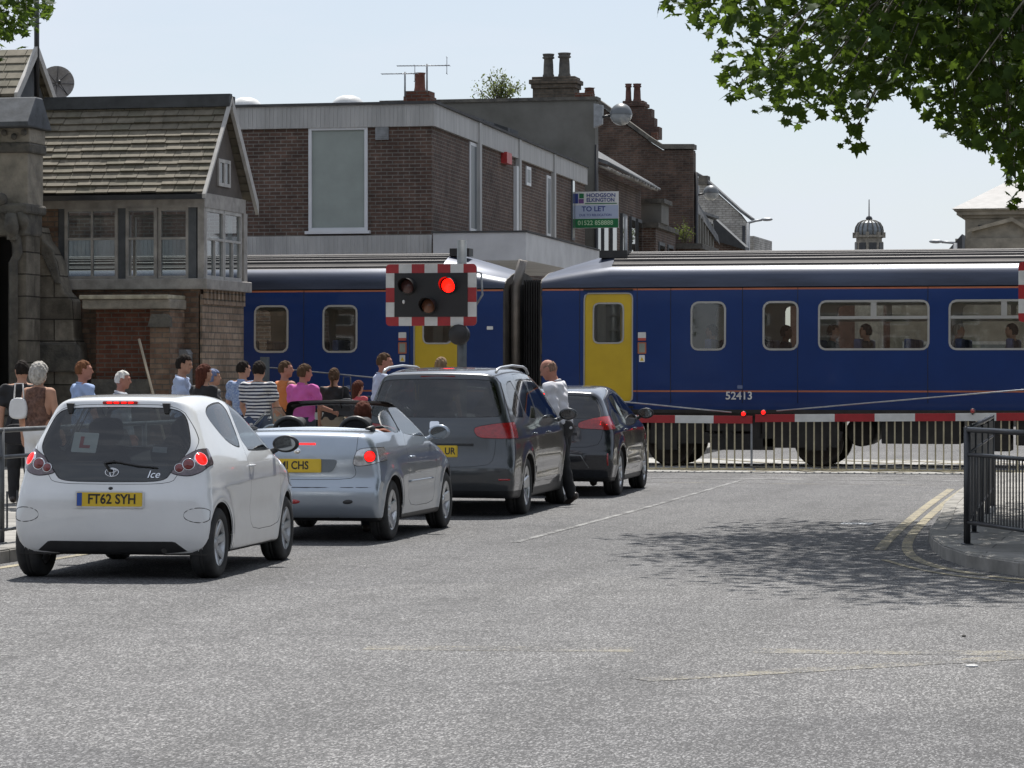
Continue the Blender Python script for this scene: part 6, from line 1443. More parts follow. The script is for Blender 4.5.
m = MB(); m.lathe([(r_ * 1.15, zz(237.5)), (r_ * 1.15, zz(235.5)), (r_ * .9, zz(234.8))], 8, 'z', (cx, YD, 0), smooth=False); m.lathe([(r_ * .95, zz(237.4)), (r_ * .95, zz(242)), (r_ * 1.05, zz(242)), (r_ * 1.05, 0)], 8, 'z', (cx, YD, 0), smooth=False); m.build('lantern', M_STON, tw, W=True)
for i in range(8):
    a = 2 * math.pi * (i + .5) / 8; T = Matrix.Translation((cx, YD, 0)) @ Matrix.Rotation(a, 4, 'Z'); m = MB(); m.box((r_ * .88, -.32, zz(252)), (r_ * 1.02, .32, zz(243)), M=T); m.build('opening', M_BLKM, tw, W=True)
    m = MB(); T = Matrix.Translation((cx, YD, 0)) @ Matrix.Rotation(a + math.pi / 8, 4, 'Z'); m.box((r_ * .92, -.13, zz(238)), (r_ * 1.2, .13, zz(232.5)), M=T); m.build('pinnacle', M_STON, tw, W=True)
m = MB(); m.box((cx - 7, YD + 2, 0), (cx + 6, YD + 14, zz(258))); m.build('wall', B_RED, tw, W=True)
# cream stone block on the right with hipped roof
YQ = 126; rq = thing('stone_corner_block', 'cream stone corner building with deep cornice, pediment and pale hipped roof', 'building', (gx(990, YQ), YQ, 0))
k = lambda a, b: (gx(a, YQ), gz(b, a, YQ)); xq0, xq1 = gx(965, YQ), gx(1120, YQ)
m = MB(); m.box((xq0, YQ, 0), (xq1, YQ + 10, gz(218, 990, YQ))); M_CREAM = mk('cream_stone', (.24, .215, .17), .9, var=.3, scale=2, bump=.3, bscale=15); m.build('wall', M_CREAM, rq, W=True)
m = MB()
for a, b, o in ((218, 215, .12), (215, 211, .32), (211, 209, .42)): m.box((xq0 - o, YQ - o, gz(a, 990, YQ)), (xq1 + o, YQ + 10 + o, gz(b, 990, YQ)))
m.build('cornice', M_CREAM, rq, W=True)
m = MB(); z0, z1 = gz(209, 990, YQ), gz(174, 990, YQ); m.add([(xq0 - .5, YQ - .5, z0), (xq1 + .5, YQ - .5, z0), (xq1 + .5, YQ + 10.5, z0), (xq0 - .5, YQ + 10.5, z0), (gx(1002, YQ), YQ + 4.5, z1), (xq1 - 2, YQ + 4.5, z1)], [(0, 1, 5, 4), (1, 2, 5), (2, 3, 4, 5), (3, 0, 4), (0, 3, 2, 1)]); m.build('roof', mk('pale_slate', (.17, .165, .16), .6, var=.2, scale=3), rq, W=True)
m = MB(); m.tube([(gx(1002, YQ), YQ + 4.5, z1), (gx(1002, YQ), YQ + 4.5, gz(168, 1002, YQ))], .06, 8); m.lathe([(.1, 0), (.16, .1), (.08, .2), (.001, .3)], 8, 'z', (gx(1002, YQ), YQ + 4.5, z1)); m.build('finial', M_LEAD, rq, W=True)
m = MB(); m.prism([k(974, 240), k(974, 232), k(1014, 222), k(1030, 234), k(1030, 240)], (YQ - 1.2, YQ - .01), 'y'); m.prism([k(970, 234), k(970, 231), k(1014, 219), k(1034, 231), k(1034, 235), k(1014, 223)], (YQ - 1.4, YQ - 1.21), 'y'); m.build('pediment', M_CREAM, rq, W=True)
m = MB(); m.box((gx(960, YQ), YQ - 2.5, 0), (gx(1100, YQ), YQ - 1.5, gz(241, 990, YQ))); m.build('lower_wall', M_CREAM, rq, W=True)
for px in (978, 996, 1012): m = MB(); m.box((gx(px, YQ), YQ - .04, gz(258, px, YQ)), (gx(px + 8, YQ), YQ - .002, gz(225, px, YQ))); m.build('window', M_CARD if False else M_BLKM, rq, W=True)
dg = thing('dark_gabled_roof', 'small dark slate gable peeping over the train beside the cream corner block', 'building', (gx(956, 128), 128, 0))
m = MB(); m.prism([(gx(944, 122), 0), (gx(962, 122), 0), (gx(962, 122), gz(234, 962, 122)), (gx(948, 122), gz(250, 948, 122))], (122, 124), 'y'); m.build('roof', M_SLATE, dg, W=True)
# low shops on the far right side of the street (seen through the train windows)
rs = thing('low_shop', 'low cream shopfront row glimpsed through the train windows', 'building', (gx(960, 96), 96, 0))
m = MB(); m.box((gx(890, 96), 96, 0), (gx(1150, 96), 104, 4.3)); m.build('wall', M_CREAM, rs, W=True)
for i in range(7): x = gx(893, 96) + .3 + i * 1.9; m = MB(); m.box((x, 95.95, .5), (x + 1.5, 95.998, 2.6)); w = m.build('shop_window', M_TIML, rs, W=True); q = MB(); q.box((x + .08, 95.93, .6), (x + 1.42, 95.949, 2.5)); q.build('pane', G_BLIND, w, W=True)

for i, (x, y, w, d, h, nm) in enumerate(((9.5, 62, 14, 16, 9.2, 'brown brick corner house beyond the tracks right of the frame'), (8.5, 79, 14, 16, 7.6, 'second brown brick house beyond the tracks right of the frame'))):  # out-of-view houses added so the car side windows have something to reflect
    b = thing('street_house', nm, 'building', (x, y, 0)); m = MB(); m.box((-w / 2, 0, 0), (w / 2, d, h)); m.build('wall', B_DARK, b)
    m = MB(); m.prism([(-w / 2 - .3, h), (w / 2 + .3, h), (0, h + 3)], (-.2, d + .2), 'y'); m.build('roof', M_SLATE, b)
    for fl in range(2):
        for j in range(5): q = MB(); q.box((-w / 2 - .04, 1 + j * 3, 1 + fl * 3.3), (-w / 2, 2.3 + j * 3, 2.8 + fl * 3.3)); wo_ = q.build('window', M_UPVC, b); q = MB(); q.box((-w / 2 - .05, 1.08 + j * 3, 1.08 + fl * 3.3), (-w / 2 - .041, 2.22 + j * 3, 2.72 + fl * 3.3)); q.build('pane', G_CARD, wo_)
# ------------------------------------------------------------------ lifting barriers
YBR = 50.25
def barrier(label, xp, xt, zp, zt_, flip):
    """boom from pivot xp to tip xt, underside heights zp (pivot) and zt_ (tip)"""
    t = thing('level_crossing_barrier', label, 'barrier', (xp, YBR, 0), 0, 'lifting barriers across the road')
    L = abs(xt - xp); s = 1 if xt > xp else -1; n = int(round(L / .64)); zz = lambda u: zp + (zt_ - zp) * u / L
    m = MB(); w0, w1 = .11, .125
    for i in range(n):
        u0, u1 = L * i / n, L * (i + 1) / n; mi = (n - 1 - i) % 2
        a, b = sorted((s * u0, s * u1)); za, zb = (zz(u0), zz(u1)) if s > 0 else (zz(u1), zz(u0))
        vs = [(a, -.035, za), (b, -.035, zb), (b, .035, zb), (a, .035, za), (a, -.035, za + w1), (b, -.035, zb + w1), (b, .035, zb + w1), (a, .035, za + w1)]
        m.add(vs, [(0, 3, 2, 1), (4, 5, 6, 7), (0, 1, 5, 4), (2, 3, 7, 6)] + ([(1, 2, 6, 5)] if i in (0, n - 1) else []) + ([(3, 0, 4, 7)] if i in (0, n - 1) else []), mi)
    m.build('boom', [M_REDR, M_WHTR], t)
    sk = MB(); k = int(L / .132)
    for i in range(1, k):
        u = i * .132 + .02; x = s * u; z = zz(u); sk.box((x - .012, -.012, .05), (x + .012, .006, z + .003))
    sk.box((min(0, s * L), -.018, .03), (max(0, s * L), .012, .06)); sk.build('skirt', mk('skirt_cream', (.40, .35, .23), .5, var=.2, scale=8), t)
    p = MB(); p.box((-.22, -.2, 0), (.22, .25, 1.15)); p.box((-.16, -.26, .7), (.16, -.19, 1.3)); p.tube([(0, .02, 1.1), (0, .02, 1.75)], .03, 8); p.box((-s * 1.1, .06, .85), (-s * .1, .12, 1.05)); p.build('pedestal', M_GALV, t, bevel=.01)
    w = MB(); w.tube([(0, .02, 1.73), (s * (L - .35), 0, zz(L) + w1 + .06)], .012, 6); w.build('stay_wire', M_GALV, t)
    for u in ((L - .14,) + ((L * .55,) if s < 0 and False else ())) + ((L - 3.55,) if s < 0 else ()):
        c = (s * u, -.03, zz(u) + w1 + .035); l = MB(); l.lathe([(.001, -.05), (.042, -.05), (.045, -.02), (.045, .03), (.03, .05), (.001, .05)], 16, 'y', c); l.box((c[0] - .01, c[1] - .01, c[2] - .06), (c[0] + .01, c[1] + .01, c[2] - .03)); lo = l.build('boom_lamp', M_BLKP, t)
        g = MB(); g.lathe([(.034, 0), (.025, -.018), (.001, -.024)], 14, 'y', (c[0], c[1] - .05, c[2])); g.build('red_lens', M_LAMPR if u > L - 1 else M_LAMPL, lo)
    if s > 0: c = MB(); c.prism([(L - .03, zz(L) + .02), (L, zz(L) + .02), (L, 0.1), (L - .03, .1)], (-.02, .02), 'y'); c.build('tip_leg', M_GALV, t)
    return t
xt1 = gx(752.5, YBR); xt2 = gx(755.5, YBR)
barrier('left hand red and white barrier with hanging skirt, mostly behind the queue', gx(266, YBR), xt1, .84, .80, 1)
barrier('right hand red and white barrier with hanging skirt, nearer the black railing', 1.3, xt2, .90, .825, -1)
# ------------------------------------------------------------------ warning light boards
def wigwag(label, px0, px1, py0, py1, Y, polex, poletop, lit):
    x0, x1, z0, z1 = gx(px0, Y), gx(px1, Y), gz(py1, px0, Y), gz(py0, px0, Y); xp = gx(polex, Y); t = thing('warning_light_board', label, 'signal', (xp, Y, 0), 0, 'red and white bordered crossing lights')
    w, h = x1 - x0, z1 - z0; cx = (x0 + x1) / 2 - xp; cz = (z0 + z1) / 2; bw = .145 * h * 1.0
    m = MB(); m.prism(rrect(cx - w / 2, cx + w / 2, cz - h / 2, cz + h / 2, .07), (-.03, .0), 'y'); m.build('backboard', M_GALV, t)
    m = MB(); m.box((cx - w / 2 + bw, -.045, cz - h / 2 + bw), (cx + w / 2 - bw, -.034, cz + h / 2 - bw)); m.build('black_panel', mk('signal_black', (.012, .012, .013), .5), t)
    b = MB(); poly = rrect(cx - w / 2, cx + w / 2, cz - h / 2, cz + h / 2, .07)
    nx, nz = 7, 5
    def strip(xa, xb, za, zb, mi, rc=None):
        pl = [(xa, za), (xb, za), (xb, zb), (xa, zb)]
        if rc is not None:
            qx, qz = rc; r = .06; pl = [p for p in pl if not (abs(p[0] - qx) < 1e-6 and abs(p[1] - qz) < 1e-6)]
            sx = 1 if qx > cx else -1; sz = 1 if qz > cz else -1; arc = [(qx - sx * r + sx * r * math.cos(a), qz - sz * r + sz * r * math.sin(a)) for a in np.linspace(0, math.pi / 2, 5)]
            c_ = ((xa + xb) / 2, (za + zb) / 2); pl = sorted(pl + arc, key=lambda p: math.atan2(p[1] - c_[1], p[0] - c_[0]))
        b.prism(pl, (-.036, -.031), 'y', mi)
    for i in range(nx):
        xa, xb = cx - w / 2 + w * i / nx, cx - w / 2 + w * (i + 1) / nx
        for top in (0, 1):
            za, zb = (cz + h / 2 - bw, cz + h / 2) if top else (cz - h / 2, cz - h / 2 + bw)
            rc = (xa if i == 0 else xb, zb if top else za) if i in (0, nx - 1) else None; strip(xa, xb, za, zb, i % 2, rc)
    hh = h - 2 * bw
    for i in range(3):
        za, zb = cz - hh / 2 + hh * i / 3, cz - hh / 2 + hh * (i + 1) / 3
        for l in (0, 1): xa, xb = (cx - w / 2, cx - w / 2 + bw) if l == 0 else (cx + w / 2 - bw, cx + w / 2); strip(xa, xb, za, zb, 1 if i != 1 else 0)
    b.build('border', [M_REDR, M_WHTR], t)
    for (ux, uz, kind) in ((-.25, .14, 'off'), (.20, .15, 'on'), (-.02, -.18, 'amber')):
        c = (cx + ux * w, -.05, cz + uz * h); l = MB(); r = .125; l.lathe([(.001, 0), (r * 1.02, 0), (r * 1.02, -.03), (r * .9, -.035)], 24, 'y', c)
        # hood: open-bottomed tube
        vs = []; N_ = 20
        for k2 in range(N_ + 1):
            a = math.pi * (1 + 1.35 * 0) * k2 / N_ * 1.5 - math.pi * .25; dd = .26 * (math.sin((k2 / N_) * math.pi) * .75 + .25); vs += [(c[0] + r * 1.0 * math.cos(a), -.05, c[2] + r * math.sin(a)), (c[0] + r * 1.0 * math.cos(a), -.05 - dd, c[2] + r * math.sin(a))]
        l.add(vs, [(2 * q_, 2 * q_ + 1, 2 * q_ + 3, 2 * q_ + 2) for q_ in range(N_)], 0, True); lo = l.build('lamp_unit', M_BLKP, t)
        g = MB(); g.lathe([(r * .86, -.035), (r * .6, -.06), (.001, -.072)], 24, 'y', c)
        g.build('lens', {'on': mk('signal_red_lit', (.6, .02, .01), .3, emit=(1, .005, .002), es=3.5), 'off': mk('red_lens_off', (.07, .032, .03), .25), 'amber': mk('amber_lens_off', (.16, .07, .04), .25)}[kind], lo)
    if lit: g = MB(); g.sphere((cx - .30 * w, -.055, cz - .11 * h), .022, 8, sc_=(1, .5, 1.5)); g.build('indicator', M_WHTP, t)
    p = MB(); p.tube([(0, .06, 0), (0, .06, gz(poletop, polex, Y))], .075, 14); p.build('post', M_POST, t)
    for z in (cz + .2, cz - .2): q = MB(); q.box((-.1, -.0, z - .03), (.1, .14, z + .03)); q.build('clamp', M_GALV, t)
    p = MB(); p.tube([(w * .08, .06, cz + h * .4), (cx + w / 2 + .05, .07, cz + h * .35), (cx + w / 2 + .07, .07, cz), (cx + w / 2 - .05, .06, cz - h * .2)], .018, 6); p.build('cable', M_GALV, t)
    s = MB(); s.lathe([(.001, .14), (.13, .14), (.16, .05), (.16, -.08), (.14, -.1), (.001, -.09)], 18, 'y', (-.02, -.02, cz - h / 2 - .14)); s.build('sounder', M_BLKP, t)
    return t
wigwag('red and white bordered light board with one red lamp lit above the people carrier', 386.5, 477, 264.5, 326, 46.2, 461, 240, True)
wigwag('red and white bordered light board cut off by the right edge of the photo', 1018.5, 1108, 262, 322, 47.2, 1093, 238, False)

# ------------------------------------------------------------------ pedestrian railings
def railing(label, line, z0, h, bars, mat, name='pedestrian_railing', group='pedestrian guard railings', rails=(), post_every=2.0, bz=(.12, .95), sp=.11, br=.007, pr=.025, closed=False):
    t = thing(name, label, 'railing', (line[0][0], line[0][1], z0), 0, group); o = Vector((line[0][0], line[0][1]))
    P = [Vector(p) - o for p in line]; seg = [(P[i + 1] - P[i]).length for i in range(len(P) - 1)]; tot = sum(seg)
    def at(s):
        for i, l in enumerate(seg):
            if s <= l + 1e-6: return P[i] + (P[i + 1] - P[i]) * (s / l)
            s -= l
        return P[-1]
    for zr_, r_ in rails:
        m = MB(); m.tube([(p.x, p.y, zr_) for p in P], r_, 8); m.build('rail', mat, t)
    n = max(1, int(round(tot / post_every)))
    for i in range(n + 1):
        p = at(tot * i / n); m = MB(); m.tube([(p.x, p.y, 0), (p.x, p.y, h)], pr, 10); m.lathe([(.05, 0), (.05, .01), (pr, .012)], 10, 'z', (p.x, p.y, 0)); m.build('post', mat, t)
    if bars:
        m = MB(); s = sp / 2
        while s < tot: p = at(s); m.tube([(p.x, p.y, bz[0]), (p.x, p.y, bz[1])], br, 5, cap=False); s += sp
        m.build('bars', mat, t)
    return t
c0, c1, c2, c3, c4 = (-2.04, 27.4), (-1.48, 26.1), (-.55, 25.35), (1.2, 24.95), (6, 24.9)
railing('black pedestrian railing panels curving round the right hand corner', [c0, c1, c2, c3, c4], .12, 1.04, True, M_BLKM, rails=((1.02, .024), (.80, .018), (.20, .018)), bz=(.20, .80), post_every=1.55, sp=.075)
railing('black railing run going away from the corner post towards the barrier', [(-2.06, 27.5), (-2.36, 35.4)], .12, 1.04, True, M_BLKM, rails=((1.02, .024), (.80, .018), (.20, .018)), bz=(.20, .98), post_every=1.9, sp=.085, br=.008)
railing('grey steel guard rail along the left kerb beside the white hatchback', [(KL - .35, 20.0), (KL - .38, 27.5), (KL - .40, 31.5)], .12, 1.03, True, M_RAILG, rails=((1.01, .022), (.77, .018), (.12, .015)), bz=(.12, .46), post_every=2.0, sp=.25, br=.010)
railing('dark railing by the barrier pivot behind the pedestrians', [(gx(268, 50.8), 50.8), (gx(380, 50.8), 50.8)], .0, 1.25, True, M_BLKM, rails=((1.22, .02), (.2, .02)), bz=(.2, 1.22), post_every=2.0, sp=.12)
m = MB(); x = gx(265, 49.6); m.box((x - .055, 49.5, 0), (x + .055, 49.68, gz(357, 265, 49.6))); tag(m.build('grey_post', M_POST), 'square grey steel post against the train side left of the striped shirt', 'post')

# ------------------------------------------------------------------ estate agent board
t = thing('to_let_board', 'white and green To Let board on the side of the brick block', 'sign', (gx(572, 78), 78.0, gz(228, 572, 78)), 0)
YT = 77.9; x0, x1, z0, z1 = gx(571.5, YT), gx(618, YT), gz(228, 590, YT), gz(191.5, 590, YT); w, h = x1 - x0, z1 - z0
ox, oy, oz = t.location
def bd(a, b, c, d, dy, mat, nm, par): m = MB(); m.box((x0 - ox + w * a, -dy - .004, z0 - oz + h * c), (x0 - ox + w * b, -dy, z0 - oz + h * d)); return m.build(nm, mat, par)
B_ = bd(0, 1, 0, 1, 0, M_WHTP, 'board', t)
M_SG = mk('sign_green', (.012, .16, .05), .5, var=.05); M_SB = mk('sign_blue', (.03, .05, .22), .5, var=.05); M_SL = mk('sign_lilac', (.42, .48, .62), .5, var=.05)
bd(.01, .99, .01, .255, .006, M_SG, 'green_band', B_); bd(.01, .99, .265, .625, .006, M_SL, 'blue_band', B_); bd(.27, .96, .66, .685, .006, M_SG, 'rule', B_)
bd(.03, .13, .68, .95, .006, M_SB, 'emblem_panel', B_); bd(.15, .25, .82, .95, .006, M_SG, 'emblem_panel', B_); bd(.14, .25, .68, .80, .006, mk('sign_purple', (.16, .07, .22), .5), 'emblem_panel', B_)
def tx(s, size, u, v, mat, sx=1, bold=.0): text(s, size, B_, face_back(x0 - ox + w * u, -.012, z0 - oz + h * v), mat, 'lettering', sx=sx, bold=bold)
tx('HODGSON', .135, .62, .895, M_SB, 1.12, .003); tx('ELKINGTON', .135, .61, .765, M_SB, .98, .003); tx('TO LET', .18, .46, .52, M_SB, 1.05, .004); tx('DUE TO RELOCATION', .085, .5, .355, M_SB, .98, .001); tx('01522 858888', .165, .5, .14, mk('sign_letter_pale', (.45, .62, .40), .5), .98, .002)
m = MB(); m.box((-.06, .0, -.5), (.0, .06, h)); m.build('batten', M_TIML, t)
m = MB(); m.tube([(w * 1.06, .6, -2), (w * 1.06, .6, h * .35)], .05, 8); m.build('pole', M_GALV, t)

# ------------------------------------------------------------------ street lamps on brackets
def globe_lamp(label, px, py, r, Y, armpx, group='globe lamps on wall brackets'):
    x, z = gx(px, Y), gz(py, px, Y); t = thing('globe_lamp', label, 'street lamp', (x, Y, z), 0, group)
    m = MB(); N_ = 24; m.lathe([(r * math.cos(a), r * math.sin(a)) for a in np.linspace(-.02, math.pi / 2 - .001, 9)], N_, 'z', mi=0); m.lathe([(r * 1.03, -.015), (r * 1.03, .015)], N_, 'z'); m.build('lamp_hood', mk('lamp_hood_grey', (.12, .13, .135), .4, .2, var=.1), t)
    m = MB(); m.lathe([(r * math.cos(a), r * math.sin(a)) for a in np.linspace(-math.pi / 2 + .001, -.03, 9)], N_, 'z'); m.build('lamp_bowl', mk('lamp_bowl_opal', (.26, .28, .29), .15, var=.1, coat=1.), t)
    xa = gx(armpx, Y) - x; m = MB(); m.tube([(xa, 0, -.08), (-r * .9, 0, -.02)], .035, 8); m.build('arm', M_BLKM, t)
    m = MB(); m.prism([(xa - .1, -.35), (xa + .12, -.25), (xa + .14, .25), (xa - .1, .3)], (-.09, .09), 'y'); m.build('bracket', M_GALV, t); return t
globe_lamp('large globe lamp on a bracket at the corner of the rendered wall', 621, 114.5, .295, 80.2, 598)
globe_lamp('smaller half hidden globe lamp beside the whitewashed house', 711, 193, .27, 106, 695)
def cobra(label, px, py, px2, py2, Y):
    x, z = gx(px, Y), gz(py, px, Y); t = thing('street_lamp', label, 'street lamp', (x, Y, z), 0, 'cobra head street lamps'); s = 1 if px > px2 else -1; xb, zb = gx(px2, Y) - x, gz(py2, px2, Y) - z
    m = MB(); m.tube([(xb, 0, zb), (xb * .5, 0, zb * .25 - .02), (-s * .1, 0, -.02)], .05, 8); m.build('arm', M_GALV, t)
    m = MB(); m.sphere((s * .12, 0, 0), .14, 12, sc_=(1.9, .8, .55)); m.build('lamp_head', M_GALV, t)
    if Y > 120 and s < 0: pass
    m = MB(); m.tube([(xb, 0, zb), (xb, 0, -z)], .08, 8); m.build('column', M_GALV, t); return t
cobra('street lamp reaching right from beside the whitewashed house', 764, 219.5, 748, 223, 133); cobra('street lamp reaching left near the cream corner block', 939, 241.5, 955, 243, 118)

q = ground(972, 667); m = MB(); m.prism(chaikin([(-.035, -.03), (.035, -.02), (.03, .035), (-.03, .03)], 1), (.0, .008), 'z'); m.v = [(v[0] + q[0], v[1] + q[1], v[2] + .002) for v in m.v]; tag(m.build('paper_scrap', M_WHTP), 'tiny white paper scrap lying on the road at the lower right', 'litter')
q = ground(964, 637); m = MB(); m.sphere((q[0], q[1], .006), .012, 8, sc_=(1.2, 1, .7)); tag(m.build('stone_chip', M_STND), 'small dark stone lying on the road beyond the paper scrap', 'stone')
# ------------------------------------------------------------------ trees
def leafmat(name, c, tr, mixf=.45):
    t = NT(name); n = t.noise(.9, 3); n2 = t.noise(14, 2)
    a = t.mix(1, t.ramp(n, [(.3, sc3(c, .65)), (.7, sc3(c, 1.35))]), t.ramp(n2, [(.35, (.75,) * 3), (.65, (1.25,) * 3)]), 'MULTIPLY'); t.l(a, t.b.inputs['Base Color']); t.b.inputs['Roughness'].default_value = .55; t.b.inputs['Specular IOR Level'].default_value = .05
    tl = t.n('ShaderNodeBsdfTranslucent'); b = t.mix(1, t.ramp(n, [(.3, sc3(tr, .7)), (.7, sc3(tr, 1.2))]), t.ramp(n2, [(.35, (.75,) * 3), (.65, (1.25,) * 3)]), 'MULTIPLY'); t.l(b, tl.inputs[0])
    m = t.n('ShaderNodeMixShader'); m.inputs[0].default_value = mixf; t.l(t.b.outputs[0], m.inputs[1]); t.l(tl.outputs[0], m.inputs[2]); t.l(m.outputs[0], t.out.inputs[0]); return t.m
M_LEAF = leafmat('plane_tree_leaf', (.030, .055, .016), (.105, .165, .018), .40); M_LEAF2 = leafmat('shrub_leaf', (.09, .11, .04), (.16, .2, .05))
M_BARK = mk('bark', (.10, .085, .065), .9, var=.5, scale=4, bump=.8, bscale=14, dist=.03, second=(.20, .185, .14))
# five-lobed leaf outline, unit span
LOBE = [(0, -.42), (.10, -.30), (.34, -.34), (.28, -.14), (.52, .02), (.30, .08), (.30, .24), (.13, .22), (0, .58), (-.13, .22), (-.30, .24), (-.30, .08), (-.52, .02), (-.28, -.14), (-.34, -.34), (-.10, -.30)]
def leaf_mesh(name, C, size, mat, parent, simple=False, tilt=.75, seed=3):
    r = np.random.default_rng(seed); n = len(C); out = np.array(LOBE) if not simple else np.array([(0, -.5), (.22, -.1), (.16, .25), (0, .5), (-.16, .25), (-.22, -.1)])
    k = len(out); base = np.zeros((k + 1, 3)); base[1:, :2] = out; base[1:, 2] = -.22 * (np.abs(out[:, 0]) ** 1.3) - .10 * np.abs(out[:, 1]); 
    yaw = r.uniform(0, 2 * np.pi, n); pit = r.normal(0, tilt, n); rol = r.normal(0, tilt, n); s = size * r.uniform(.55, 1.15, n)
    def rot(ax, a):
        c, s_ = np.cos(a), np.sin(a); M = np.zeros((n, 3, 3)); i, j = [(1, 2), (2, 0), (0, 1)][ax]; M[:, ax, ax] = 1; M[:, i, i] = c; M[:, j, j] = c; M[:, i, j] = -s_; M[:, j, i] = s_; return M
    M = rot(2, yaw) @ rot(0, pit) @ rot(1, rol)
    V = np.einsum('nij,kj->nki', M, base) * s[:, None, None] + C[:, None, :]
    V = V.reshape(-1, 3); idx = np.arange(n)[:, None, None] * (k + 1); F = np.stack([np.zeros(k, int), 1 + np.arange(k), 1 + (np.arange(k) + 1) % k], 1)[None] + idx; F = F.reshape(-1, 3)
    me = bpy.data.meshes.new(name); me.vertices.add(len(V)); me.vertices.foreach_set('co', V.ravel()); me.loops.add(F.size); me.loops.foreach_set('vertex_index', F.ravel().astype(np.int32))
    me.polygons.add(len(F)); me.polygons.foreach_set('loop_start', np.arange(0, F.size, 3, dtype=np.int32)); me.polygons.foreach_set('loop_total', np.full(len(F), 3, dtype=np.int32)); me.materials.append(mat); me.update(calc_edges=True)
    return link(me, name, parent)
def proj(P):
    Xc = P[:, 0] * CA + P[:, 1] * SA; Zc = -P[:, 0] * SA + P[:, 1] * CA; s = FPX / Zc; return 512 + Xc * s, HOR - (P[:, 2] - EYE) * s
def tree(label, base, hubz, centre, rad, ncl, per, env, size, seed, lo_frac=.5, zlo=3.4, zmid=6.3, crad=.45, extra=(), shade=lambda a, b: np.ones(len(a), bool)):
    r = np.random.default_rng(seed); t = thing('plane_tree', label, 'tree', base); B = np.array(base)
    cl = []
    while len(cl) < ncl:
        P = r.uniform(-1, 1, (4000, 3)); P = P[(P ** 2).sum(1) < 1]; P = P * np.array(rad) + np.array(centre)
        low = r.random(len(P)) < lo_frac; P[low, 2] = r.uniform(zlo, zmid, low.sum())
        e = ((P[:, :2] - np.array(centre[:2])) / np.array(rad[:2])); P = P[(e ** 2).sum(1) < 1.0]
        px, py = proj(P); P = P[py < env(px) - 14]; S_ = P - np.array(sv)[None] * ((P[:, 2] - .0) / sv.z)[:, None]; sx_, sy_ = proj(S_); P = P[shade(sx_, sy_)]; cl += [p for p in P]
    cl = np.array(cl[:ncl]); cl = np.concatenate([cl, np.array(extra)]) if len(extra) else cl; ncl = len(cl)
    # limbs
    m = MB(); fork = Vector((B[0], B[1], hubz)); m.tube([tuple(B), (B[0] + .05, B[1], hubz * .5), tuple(fork)], [.42, .33, .28], 14)
    hubs = []
    for i in range(11):
        a = 2 * math.pi * i / 11 + .2; rr = r.uniform(.45, .7); h = Vector((centre[0] + rad[0] * rr * math.cos(a), centre[1] + rad[1] * rr * math.sin(a), hubz + r.uniform(1.8, 4.8)))
        mid = fork.lerp(h, .5) + Vector((0, 0, r.uniform(.2, .9))); m.tube([fork, mid, h], [.17, .11, .06], 8); hubs += [mid, h, fork.lerp(h, .75) + Vector((0, 0, .3))]
    m.v = [(v[0] - B[0], v[1] - B[1], v[2] - B[2]) for v in m.v]; m.build('trunk', M_BARK, t)
    H = np.array([list(h) for h in hubs]); tw = MB()
    d = np.linalg.norm(cl[:, None] - H[None], axis=2).argmin(1)
    for i, c in enumerate(cl):
        h = Vector(H[d[i]]); c_ = Vector(c); mid = h.lerp(c_, .55) + Vector((r.normal(0, .12), r.normal(0, .12), .12)); tw.tube([h, mid, c_], [.022, .013, .005], 4, cap=False)
    tw.v = [(v[0] - B[0], v[1] - B[1], v[2] - B[2]) for v in tw.v]; tw.build('branches', M_BARK, t)
    C = np.repeat(cl, per, axis=0) + r.normal(0, crad, (ncl * per, 3)) * np.array([1, 1, .62]); px, py = proj(C); keep = py < env(px) + r.uniform(-8, 6, len(C)); keep |= (np.arange(len(C)) >= (ncl - len(extra)) * per) & (np.arange(len(C)) % per < 9) & (px > 840) & (px < 872) & (py < 150); C = C[keep]
    leaf_mesh('crown', C - B, size, M_LEAF, t, seed=seed); return t
ex = [560, 640, 648, 662, 682, 700, 712, 724, 740, 765, 790, 812, 828, 842, 852, 860, 868, 890, 903, 915, 935, 955, 975, 992, 1003, 1014, 1024, 1060, 1400]
ey = [-900, -120, 4, 16, 20, 34, 50, 100, 108, 112, 132, 118, 112, 122, 148, 150, 118, 100, 84, 104, 122, 140, 152, 160, 172, 214, 190, 185, 185]
tree('broad plane tree overhanging the road from the right with lobed leaves', (4.6, 32.2, .12), 4.3, (1.9, 32.4, 8.0), (8.3, 7.0, 4.2), 2300, 28, lambda p: np.interp(p, ex, ey), .172, 5, lo_frac=.55, zlo=3.5, zmid=6.4, shade=lambda a, b: (a > np.interp(b, [500, 516, 530, 545, 560, 575, 590, 600, 612], [700, 665, 645, 650, 690, 730, 790, 860, 960])) & (b > 511), extra=[gpt(862, 33, 112), gpt(858, 33, 124), gpt(853, 33, 136), gpt(848, 33, 143)])
ex2 = [-600, 0, 12, 30, 40, 50, 56, 70]; ey2 = [60, 60, 48, 44, 24, 20, -30, -300]
tree('plane tree at the far left with only its lowest leaves in view', (-20.5, 38.6, .12), 5.4, (-19.3, 39.5, 9.6), (5.6, 5.5, 3.6), 900, 24, lambda p: np.interp(p, ex2, ey2), .17, 9, lo_frac=.6, zlo=6.1, zmid=7.6, crad=.35)
